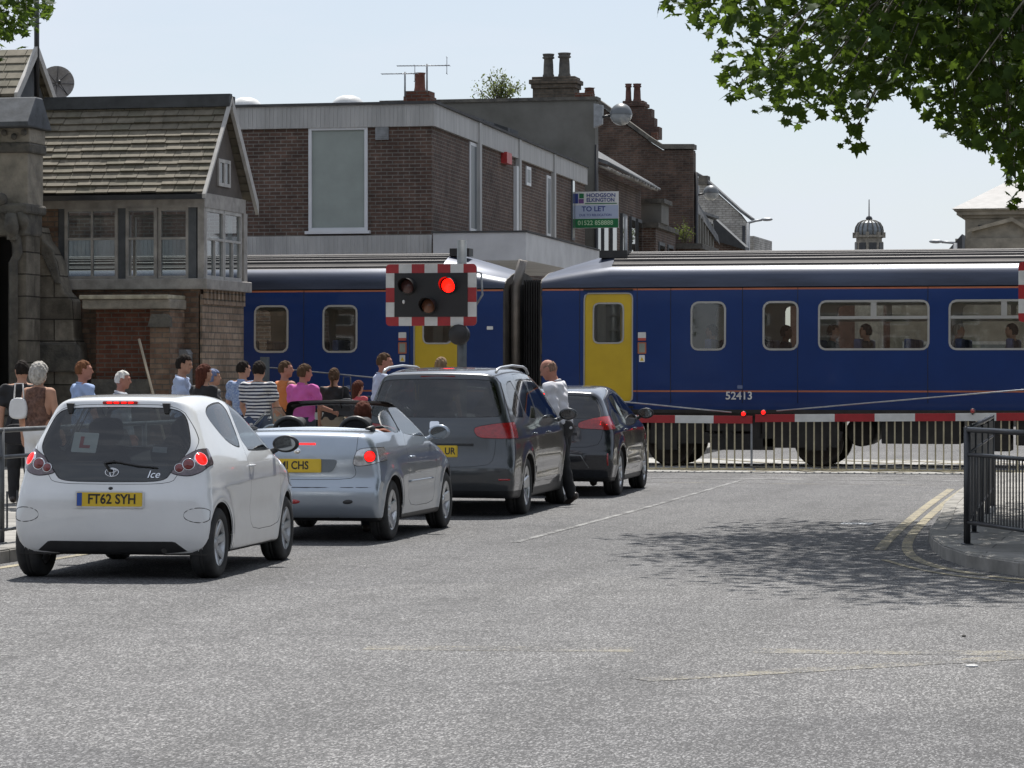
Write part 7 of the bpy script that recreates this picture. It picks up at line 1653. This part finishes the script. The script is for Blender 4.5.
# shrub seeded on the flat roof, weeds on the stepped parapet
def shrub(name, label, px, py0, Y, w, h, n, size, seed, cat='bush'):
    r = np.random.default_rng(seed); x, z = gx(px, Y), gz(py0, px, Y); t = thing(name, label, cat, (x, Y, z)); m = MB(); pts = []
    for i in range(n):
        a = r.uniform(-1, 1); b = r.uniform(-.5, .5); tip = Vector((a * w, b * w, h * (1 - .55 * abs(a)) * r.uniform(.55, 1))); m.tube([(a * .1, b * .1, 0), (a * w * .5, b * w * .5, tip.z * .6), tip], [.015, .008, .003], 4)
        for u in np.linspace(.35, 1, 22): p = Vector((a * w * u, b * w * u, tip.z * u)); pts.append(list(p + Vector(r.normal(0, .09, 3))))
    m.build('stems', M_BARK, t); leaf_mesh('foliage', np.array(pts), size, M_LEAF2, t, True, 1.0, seed); return t
shrub('self_seeded_bush', 'sparse pale green bush growing on the roof left of the wide chimney', 499, 103, 84, .78, 1.0, 40, .10, 4)
shrub('wall_weed', 'small yellow green weed on the parapet below the brick gable', 683, 243, 94, .30, .75, 10, .09, 6, 'weed')

# ------------------------------------------------------------------ unseen houses and trees added behind the viewer to darken shaded faces and reflections
for i, (x, y, w, h) in enumerate(((-38, -34, 26, 9.5), (-11, -36, 22, 11), (13, -34, 20, 9), (36, -32, 24, 10.5))):
    b = thing('terrace_house', ['brown brick terrace behind the viewer on the far left', 'tall brown brick terrace behind the viewer with two chimneys', 'low brown brick terrace behind the viewer on the right', 'brown brick terrace behind the viewer on the far right'][i], 'building', (x, y, 0))
    m = MB(); m.box((-w / 2, -8, 0), (w / 2, 0, h)); m.build('wall', B_DARK, b)
    m = MB(); m.prism([(-8.4, h), (.4, h), (-4, h + 3.2)], (-w / 2 - .3, w / 2 + .3), 'x'); m.build('roof', M_SLATE, b)
    for fl in range(3):
        for j in range(int(w / 3.2)):
            xx = -w / 2 + 1.2 + j * 3.2; z0 = .8 + fl * 3.1
            if z0 + 1.6 < h: q = MB(); q.box((xx, .0, z0), (xx + 1.2, .04, z0 + 1.6)); wo_ = q.build('window', M_UPVC, b); q = MB(); q.box((xx + .08, .041, z0 + .08), (xx + 1.12, .05, z0 + 1.52)); q.build('pane', G_CARD, wo_)
for i, (x, y) in enumerate(((-24, -20), (-4, -24), (20, -19), (17, 6))):
    t = thing('street_tree', ['street tree behind the viewer at the far left', 'street tree behind the viewer near the middle', 'street tree behind the viewer on the right', 'street tree beside the viewer on the right hand footway'][i], 'tree', (x, y, 0), 0, 'trees behind the viewer')
    m = MB(); m.tube([(0, 0, 0), (.1, 0, 2.5), (0, .1, 5.5)], [.3, .22, .12], 10); m.build('trunk', M_BARK, t)
    r = np.random.default_rng(i); c = r.normal(0, 1, (90, 3)); c /= np.linalg.norm(c, axis=1)[:, None]; c = c * r.uniform(.3, 1, (90, 1)) * np.array([3.6, 3.6, 3.2]) + np.array([0, 0, 6.6]); C = np.repeat(c, 28, axis=0) + r.normal(0, .6, (90 * 28, 3)); leaf_mesh('crown', C, .42, M_LEAF, t, True, .9, i)
# ------------------------------------------------------------------ people
SKIN = mk('skin', (.40, .225, .155), .7, spec=.3, var=.08, scale=8); SKINR = mk('skin_ruddy', (.38, .18, .13), .7, spec=.3, var=.08, scale=8)
def cloth(name, c, rough=.85, second=None, scale=3): return mk('cloth_' + name, c, rough, var=.10, scale=scale, bump=.35, bscale=16, dist=.012, second=second)
def stripes(name, a, b, per=.045):
    t = NT(name); sp = t.n('ShaderNodeSeparateXYZ'); t.l(t.coord(), sp.inputs[0]); w = t.math('SINE', t.math('MULTIPLY', t.math('ADD', sp.outputs[2], t.math('MULTIPLY', t.noise(3, 2), .04)), 2 * math.pi / per))
    c = t.ramp(w, [(.48, a), (.52, b)]); r = t.math('GREATER_THAN', w, -.1); c = t.mix(r, a, b); t.l(c, t.b.inputs['Base Color']); t.b.inputs['Roughness'].default_value = .85; return t.m
def rotx(a): c, s = math.cos(a), math.sin(a); return np.array([[1, 0, 0], [0, c, -s], [0, s, c]])
def rotz(a): c, s = math.cos(a), math.sin(a); return np.array([[c, -s, 0], [s, c, 0], [0, 0, 1]])
def roty(a): c, s = math.cos(a), math.sin(a); return np.array([[c, 0, s], [0, 1, 0], [-s, 0, c]])
def hand_proto():
    def f(P):   # right hand, wrist at origin, fingers towards -Z, palm facing -X (towards the thigh), thumb towards +Y
        d = ellip(P, (0, .0, -.048), (.017, .040, .055)); d = smin(d, capsule(P, (0, 0, .01), (0, 0, -.03), .024, .026), .02)
        for i, (y, l) in enumerate(((.030, .068), (.010, .078), (-.011, .072), (-.030, .055))):
            a = np.array((-.002, y, -.088)); b = a + np.array((-.010, y * .08, -l * .5)); c = b + np.array((-.020, 0, -l * .42))
            d = smin(d, np.minimum(capsule(P, a, b, .0092, .0085), capsule(P, b, c, .0085, .0072)), .006)
        a = np.array((-.004, .028, -.030)); b = np.array((-.016, .055, -.062)); c = np.array((-.026, .058, -.092)); d = smin(d, np.minimum(capsule(P, a, b, .0135, .0105), capsule(P, b, c, .0105, .008)), .012)
        return d
    return nets(f, (-.07, -.06, -.19), (.04, .085, .05), .0048, 2)
HAND = hand_proto()
def person(label, loc, face, h=1.75, sleeve='short', shirt=None, legs=None, hair=None, style='short', skin=None, lean=0, turn=0, nod=0, arms=((8, 12, 8), (-6, 10, 8)), stride=(0, 0), seated=False, wide=1.1, cell=.0165, cat='person', group=None, skirt=False, female=False, collar=None, z0=.12, knee=(4, 4), heel=False):
    """face: heading in degrees, 0 looks away from the photographer, -90 looks to the right. arms: (swing, elbow bend, spread) right then left"""
    k = h / 1.75; skin = skin or SKIN; root = thing('person', label, cat, (loc[0], loc[1], z0), R(face), group)
    hipz = .90; Ru = rotx(-R(lean)); piv = np.array((0, 0, hipz)); up = lambda P: (P - piv) @ Ru + piv          # world->upper body frame
    toW = lambda p: (np.array(p, float) - piv) @ Ru.T + piv
    Rh = rotz(R(turn)) @ rotx(-R(nod)); hp = np.array((0, 0, 1.50)); hd = lambda P: (up(P) - hp) @ Rh + hp
    sw = (.172 if female else .19) * wide
    J = {}
    for s, (swg, bend, spr) in ((1, arms[0]), (-1, arms[1])):
        sh_ = np.array((s * sw, 0, 1.405)); d1 = rotx(R(swg)) @ roty(-s * R(spr)) @ np.array((0, 0, -1.)); el = sh_ + d1 * .285
        d2 = rotx(R(swg + bend)) @ roty(-s * R(spr * .3 - (bend > 60) * 25)) @ np.array((0, 0, -1.)); wr = el + d2 * .25; J[s] = (toW(sh_), toW(el), toW(wr), d2)
    L = {}
    for i, s in enumerate((1, -1)):
        hip = np.array((s * .092, 0, hipz)); a = R(stride[i] if not seated else 82); kn = hip + np.array((s * .02, math.sin(a), -math.cos(a))) * .41; b = a - R(knee[i]) if not seated else R(-5)
        an = kn + np.array((0, math.sin(b), -math.cos(b))) * .40; L[s] = (hip, kn, an, b)
    def torso(P, e=0., arm=0):
        U = up(P); d = ellip(U, (0, -.005, 1.27), (.158 * wide + e, .105 + e, .20 + e)); d = smin(d, ellip(U, (0, .012, 1.07), ((.132 if female else .148) * wide + e, .105 * wide + e, .17 + e)), .07)
        d = smin(d, capsule(U, (-sw + .035, -.012, 1.405), (sw - .035, -.012, 1.405), .058 + e, .058 + e), .07)
        if female: d = smin(d, np.minimum(ellip(U, (.07, .085, 1.27), (.06 + e, .055 + e, .06 + e)), ellip(U, (-.07, .085, 1.27), (.06 + e, .055 + e, .06 + e))), .03)
        return d
    def pelvis(P, e=0.): return ellip(P, (0, -.012, .925), (.165 * wide + e, .118 + e, .13 + e))
    def armsf(P, t=1., e=0., low=True):
        d = np.full(len(P), 9.)
        for s in (1, -1):
            a, b, c, _ = J[s]; d = np.minimum(d, capsule(P, a, a + (b - a) * t, .050 + e, .050 + e - .010 * t))
            if low: d = np.minimum(d, capsule(P, b, c, .041 + e, .028 + e))
        return d
    def legf(P, e=0., knee_e=0.):
        d = np.full(len(P), 9.)
        for s in (1, -1):
            a, b, c, _ = L[s]; d = smin(d, smin(capsule(P, a, b, .086 * wide + e, .058 + e + knee_e), capsule(P, b, c, .057 + e + knee_e, .038 + e + knee_e), .03), .02)
        return d
    def head(P):
        Q = hd(P); d = ellip(Q, (0, .008, 1.638), (.077, .098, .112)); d = smin(d, ellip(Q, (0, .036, 1.572), (.054, .058, .052)), .05)
        d = smin(d, capsule(Q, (0, .098, 1.648), (0, .120, 1.612), .009, .0145), .018); d = smin(d, ellip(Q, (0, .086, 1.664), (.052, .02, .012)), .02)
        d = smin(d, ellip(Q, (0, .092, 1.577), (.025, .012, .006)), .01); d = smin(d, ellip(Q, (0, .092, 1.566), (.021, .012, .006)), .008); d = smin(d, ellip(Q, (0, .078, 1.538), (.024, .022, .018)), .02)
        for s in (1, -1):
            d = smax(d, -ellip(Q, (s * .031, .105, 1.642), (.017, .018, .010)), .012); d = smin(d, ellip(Q, (s * .079, -.004, 1.628), (.010, .022, .032)), .012); d = smin(d, ellip(Q, (s * .031, .083, 1.641), (.014, .012, .0115)), .004)
        return d
    def neck(P): Q = up(P); n0 = (np.array((0, 0, 1.55)) - hp) @ Rh.T + hp; return capsule(Q, (0, -.022, 1.40), n0, .062, .052)
    def feet(P, e=0., only=0):
        d = np.full(len(P), 9.)
        for i, s in enumerate((1, -1)):
            if only and s != only: continue
            a, b, c, ang = L[s]; tilt = R(-38) if (heel and i == 1) else 0; fw = np.array((0, math.cos(tilt), math.sin(tilt))); dn = np.array((0, math.sin(tilt), -math.cos(tilt)))
            hl = c + dn * .035 - fw * .03; toe = c + dn * .048 + fw * .17; d = np.minimum(d, smin(capsule(P, hl, toe, .036 + e, .026 + e), capsule(P, c, hl, .038 + e, .036 + e), .02))
        return d
    def body(P):
        d = smin(torso(P), pelvis(P), .08); d = smin(d, armsf(P), .035); d = smin(d, neck(P), .03); d = smin(d, head(P), .022); d = smin(d, legf(P), .04); return smin(d, feet(P), .015)
    allp = np.array([q for s in (1, -1) for q in list(J[s][:3]) + list(L[s][:3])] + [toW((0, .15, 1.80)), toW((0, -.15, 1.8)), np.array((.2, .2, 0)), np.array((-.2, -.15, 0))]); lo = allp.min(0) - .16; hi = allp.max(0) + .16; lo[2] = min(L[1][2][2], L[-1][2][2]) - .13
    K = lambda m: SM(m.V * k, m.N, m.T)
    bm = nets(body, lo, hi, cell, 2)
    hs = [bm]
    for s in (1, -1):
        V = HAND.V.copy(); N = HAND.N.copy(); T = HAND.T
        if s < 0: V[:, 0] *= -1; N[:, 0] *= -1; T = T[:, ::-1]
        z = -J[s][3]; y = np.array((0, 1., 0)) - z * z[1]; y = y / max(np.linalg.norm(y), 1e-6) if np.linalg.norm(y) > .2 else np.array((0, 0, 1.)); x = np.cross(y, z); M = np.stack([x, y, z], 1)
        M = (Ru @ M); hs.append(SM(V @ M.T + J[s][2], N @ M.T, T))
    body_o = smobj(K(join(hs)), 'body', skin, root)
    # eyes
    e = MB()
    for s in (1, -1):
        q = toW((np.array((s * .031, .0925, 1.641)) - hp) @ Rh.T + hp) * k; e.sphere(tuple(q), .0062 * k, 8)
    e.build('eyes', mk('eye_dark', (.03, .022, .018), .2), body_o)
    t = {'short': .62, 'none': 0., 'long': 1.}[sleeve]
    def shirtf(P):
        U = up(P); d = torso(P, .016); d = smin(d, pelvis(P, .014), .08)
        if t > 0: d = smin(d, armsf(P, t, .018, low=(sleeve == 'long')), .035)
        d = smax(d, (U[:, 2] - 1.462 - .1 * np.abs(U[:, 0]) * 0 + .22 * np.maximum(U[:, 1], 0)) * .9, .01); d = smax(d, .885 - U[:, 2] if not female else .90 - U[:, 2], .01)
        if sleeve == 'none': d = smax(d, np.abs(U[:, 0]) - (sw - .045), .01)
        w = .0085 * np.sin(U[:, 2] * 46 + 9 * U[:, 0]) * np.sin(U[:, 0] * 22 + U[:, 1] * 17 + 1.3) + .007 * np.sin(U[:, 2] * 23 - 31 * U[:, 0] + 2); return d + w
    if shirt: smobj(K(nets(shirtf, lo + [0, 0, .5], hi, cell, 2)), 'shirt', shirt, root)
    if shirt and collar:
        cm = MB(); ring = [toW((.066 * math.cos(a), -.012 + .068 * math.sin(a), 1.462 - .018 * math.sin(a))) * k for a in np.linspace(0, 2 * math.pi, 19)]; cm.tube([tuple(q) for q in ring], .013, 6, cap=False); cm.build('collar', collar, root)
    def trouf(P):
        d = smin(pelvis(P, .020), legf(P, .014, .012), .04); d = smax(d, P[:, 2] - 1.0, .01)
        for s in (1, -1): d = smax(d, .02 - np.linalg.norm(P - (L[s][2] + np.array((0, 0, -.03))), axis=1), .01)
        return d + .004 * np.sin(P[:, 2] * 40 + 5 * P[:, 0]) * np.sin(P[:, 0] * 20)
    def skirtf(P): r = np.hypot(P[:, 0] / 1.15, P[:, 1]); return smax(smax((r - np.interp(P[:, 2], [.45, .95, 1.0], [.24, .155, .14])) * .9, P[:, 2] - 1.0, .01), .48 - P[:, 2], .01)
    hl_ = hi.copy(); hl_[2] = 1.1
    smobj(K(nets(skirtf if skirt else trouf, lo - [.08, .08, 0], hl_ + [.08, .08, 0], cell * 1.15, 2)), 'skirt' if skirt else 'trousers', legs, root)
    hs_ = hi.copy(); hs_[2] = max(L[1][2][2], L[-1][2][2]) + .08
    for s in (1, -1): ft = L[s][2]; smobj(K(nets(lambda P: feet(P, .006, s), ft - [.12, .2, .14], ft + [.12, .3, .1], cell, 2)), 'shoe', mk('shoe_leather', (.04, .03, .025), .4, var=.2), root)
    def hairf(P):
        Q = hd(P); x, y, z = Q[:, 0], Q[:, 1], Q[:, 2]; th = {'bald': .0035, 'short': .009, 'long': .017, 'curly': .034, 'bun': .011, 'full': .015}[style]
        d = ellip(Q, (0, .004, 1.640), (.078 + th, .099 + th, .113 + th)); nap = 1.585 if style in ('short', 'bald') else 1.565
        pl = smin(smin(np.maximum(y + .002, nap - z), 1.700 - z, .03), np.maximum(y - .045, 1.655 - z), .02); d = smax(d, pl, .010)
        if style == 'bald': d = smax(d, -(ellip(Q, (0, .02, 1.72), (.085, .105, .075))), .01)
        if style == 'long': d = smin(d, smax(capsule(Q, (0, -.045, 1.64), (0, -.065, 1.46), .082, .062), y - .025, .01), .03)
        if style == 'curly': d = smin(d, ellip(Q, (0, -.04, 1.60), (.105, .085, .11)), .03) + .007 * np.sin(x * 95) * np.sin(y * 90 + 1) * np.sin(z * 100)
        if style == 'bun': d = smin(d, smin(ellip(Q, (0, -.115, 1.60), (.034, .034, .036)), capsule(Q, (0, -.12, 1.58), (0, -.10, 1.46), .026, .014), .02), .02)
        return d + .0042 * np.sin(x * 90 + z * 40) * np.sin(z * 60 + y * 80) + .003 * np.sin(x * 170 + y * 60) * np.sin(y * 150)
    hb_ = toW((0, 0, 1.62)); smobj(K(nets(hairf, hb_ - .24, hb_ + .21, cell * .8, 2)), 'hair', hair, root)
    return root
HC = {n: mk('hair_' + n, c, .9, spec=.15, var=.35, scale=30, stretch=(1, 1, .2), bump=.4, bscale=60) for n, c in dict(grey=(.36, .34, .31), dark=(.018, .014, .012), brown=(.07, .042, .025), ginger=(.14, .062, .03), white=(.58, .56, .52), auburn=(.075, .026, .017), sandy=(.20, .14, .085), stubble=(.22, .14, .105)).items()}
C_NAVY = cloth('navy_trousers', (.02, .025, .045)); C_BLK = cloth('black', (.014, .014, .016)); C_JEAN = cloth('jeans', (.045, .07, .13)); C_GREY = cloth('grey_trousers', (.10, .10, .10)); C_WHT = cloth('white', (.62, .62, .62)); C_BEI = cloth('beige', (.30, .25, .18))
def pp(px, Zc): r = (px - 512) / FPX; Xc = r * Zc; return (Xc * CA - Zc * SA, Xc * SA + Zc * CA)
G = 'pedestrians waiting on the left footway'
person('person half hidden behind the curly haired woman, in dark top with dark hair', pp(22, 35.8), 12, 1.66, 'short', C_BLK, C_BLK, HC['dark'], 'short', group=G, turn=20)
person('woman with grey curly hair and sleeveless brown patterned top carrying a white bag', pp(39, 34.6), -14, 1.62, 'none', cloth('brown_pattern', (.05, .022, .016), second=(.16, .085, .06), scale=26), C_WHT, HC['grey'], 'curly', group=G, female=True, wide=1.08, arms=((4, 22, 10), (-2, 14, 13)))
person('person with ginger brown hair and pale blue T-shirt with a dark strap', pp(83, 36.3), -48, 1.66, 'short', cloth('pale_blue', (.30, .40, .62)), C_JEAN, HC['ginger'], 'short', group=G, turn=-20, skin=SKINR, collar=cloth('pale_blue', (.30, .40, .62)))
person('white haired person in a grey jacket looking right', pp(121, 36.6), -66, 1.54, 'long', cloth('grey_jacket', (.30, .32, .35)), C_GREY, HC['white'], 'short', group=G, turn=-14, nod=6, skin=SKINR, collar=C_WHT)
person('dark haired person with glasses and pale blue shirt looking right by the brick corner', pp(182, 40.2), -78, 1.75, 'long', cloth('sky_shirt', (.36, .43, .60)), C_NAVY, HC['dark'], 'full', group=G, turn=-14, nod=10, collar=cloth('sky_shirt', (.36, .43, .60)))
person('woman with long auburn hair and black top right of the white hatchback roof', pp(204, 39.2), -32, 1.62, 'short', C_BLK, C_BLK, HC['auburn'], 'long', group=G, female=True, turn=-10)
person('person in a blue grey cap mostly hidden behind the auburn haired woman', pp(213, 41.6), -60, 1.56, 'short', C_GREY, C_NAVY, mk('cap_blue', (.12, .15, .25), .8), 'full', group=G)
person('person in blue checked shirt behind the striped T-shirt', pp(243, 42.6), -20, 1.68, 'short', cloth('blue_check', (.10, .17, .36), second=(.35, .42, .55), scale=40), C_NAVY, HC['dark'], 'short', group=G, turn=-20, collar=cloth('pale_blue', (.30, .40, .62)))
person('person in navy and white striped T-shirt seen from behind', pp(258, 40.4), -6, 1.67, 'short', stripes('cloth_stripes', (.016, .020, .05), (.60, .60, .60)), C_JEAN, HC['dark'], 'full', group=G, nod=14, wide=1.08, arms=((14, 50, 9), (8, 40, 9)))
person('person in an orange vest with short brown hair and bare arms', pp(285, 43.2), -42, 1.68, 'none', cloth('orange', (.52, .17, .045)), C_BEI, HC['brown'], 'short', group=G, turn=-32, skin=SKINR)
person('broad person in bright pink shirt looking down to the right', pp(303, 41.2), -26, 1.63, 'short', cloth('pink', (.52, .10, .34)), C_NAVY, HC['brown'], 'full', group=G, wide=1.16, turn=-26, nod=8, skin=SKINR, arms=((16, 60, 10), (4, 16, 10)), collar=cloth('pink', (.52, .10, .34)))
person('woman in black top with tied back brown hair and a shoulder strap', pp(334, 43.4), -8, 1.58, 'short', C_BLK, C_BEI, HC['brown'], 'bun', group=G, female=True, turn=10)
person('person in a pink red top mostly hidden left of the pale blue shirt', pp(357, 45.0), -30, 1.40, 'short', cloth('coral', (.50, .08, .10)), C_NAVY, HC['auburn'], 'long', group=G, female=True, nod=12)
person('tall person in pale blue shirt walking right beside the people carrier', pp(380, 42.6), -62, 1.79, 'short', cloth('pale_shirt', (.42, .47, .60)), C_NAVY, HC['brown'], 'short', group=G, lean=4, turn=-16, skin=SKINR, collar=cloth('pale_shirt', (.42, .47, .60)), stride=(14, -12))
person('person with sandy hair whose head just shows over the people carrier roof', pp(441, 45.6), -10, 1.74, 'short', cloth('dark_red', (.10, .03, .03)), C_NAVY, HC['sandy'], 'full', group=G)
person('balding person in white shirt and black trousers walking left between two cars', pp(561, 38.55), 82, 1.83, 'long', cloth('white_shirt', (.58, .58, .62)), C_BLK, HC['stubble'], 'bald', skin=SKINR, lean=9, nod=16, stride=(4, -8), knee=(2, 8), arms=((16, 30, 6), (-8, 14, 6)), collar=cloth('white_shirt', (.58, .58, .62)), z0=.0, heel=True, cell=.014)
# bags and small carried things
def bag(label, x, y, z, w, d, h, mat, name='handbag', strap=None):
    t = thing(name, label, 'bag', (x, y, z)); m = MB(); m.prism(chaikin([(-w / 2, 0), (w / 2, 0), (w * .58, h * .5), (w * .42, h), (-w * .42, h), (-w * .58, h * .5)], 2), (-d / 2, d / 2), 'y'); m.build('pouch', mat, t, bevel=.02)
    m = MB(); m.tube([(-w * .3, 0, h * .95), (-w * .22, 0, h + (strap or .18)), (w * .22, 0, h + (strap or .18)), (w * .3, 0, h * .95)], .009, 6); m.build('handle', mat, t); return t
q = pp(19, 34.6); bag('soft white handbag hanging from the shoulder of the curly haired woman', q[0], q[1], 1.12, .20, .09, .24, C_WHT, strap=.16)
q = pp(17, 34.9); bag('black bag hanging below the white handbag', q[0], q[1], .82, .26, .14, .24, C_BLK, strap=.06)
q = pp(347, 43.2); bag('dark shoulder bag of the woman with tied back hair', q[0], q[1], 1.02, .22, .10, .26, cloth('bag_dark', (.05, .05, .055)), strap=.30)
# drivers
def driver(label, car, x, y, seat_z, mat, hair, style='short', h=1.72, female=False):
    k = h / 1.75; v = Matrix.Rotation(car.rotation_euler.z, 4, 'Z') @ Vector((x, y, 0)); return person(label, (car.location.x + v.x, car.location.y + v.y), math.degrees(car.rotation_euler.z), h, 'short', mat, C_NAVY, hair, style, arms=((42, 40, 2), (42, 40, 2)), seated=True, z0=seat_z - .80 * k, cell=.021, group='drivers in the queue', lean=-14, nod=-8, female=female)
driver('driver at the wheel of the white hatchback', r1, .33, 1.12, .50, cloth('grey_top', (.12, .12, .13)), HC['brown'], h=1.66)
driver('driver of the convertible with auburn hair above the head restraint', r2, .34, .88, .44, cloth('rust_top', (.20, .06, .03)), HC['auburn'], 'full', h=1.72)
driver('driver behind the dark glass of the people carrier', r3, .36, 1.52, .70, C_GREY, HC['dark'], h=1.72)
driver('driver of the blue black hatchback at the head of the queue', r4, .34, 1.32, .48, C_GREY, HC['brown'], h=1.68)
# passengers silhouetted in the train
for i, (px, y, face, lab) in enumerate(((866, 53.2, 90, 'passenger silhouetted in the middle of the wide train window'), (833, 53.25, -90, 'passenger at the left side of the wide train window'), (1012, 53.2, 90, 'passenger at the right edge of the last train window'), (958, 53.3, -90, 'passenger low at the left of the last train window'), (712, 53.25, 90, 'passenger in the small window left of the fleet number'), (786, 54.4, -90, 'passenger behind the second small train window'))):
    person(lab, (gx(px, y), y), face, 1.74, 'long', (C_BLK, C_GREY, C_NAVY)[i % 3], C_NAVY, HC[('dark', 'brown', 'dark', 'grey', 'dark', 'brown')[i]], 'full', seated=True, z0=1.13 - .40, cell=.026, group='passengers on the train', arms=((20, 60, 6), (20, 60, 6)))
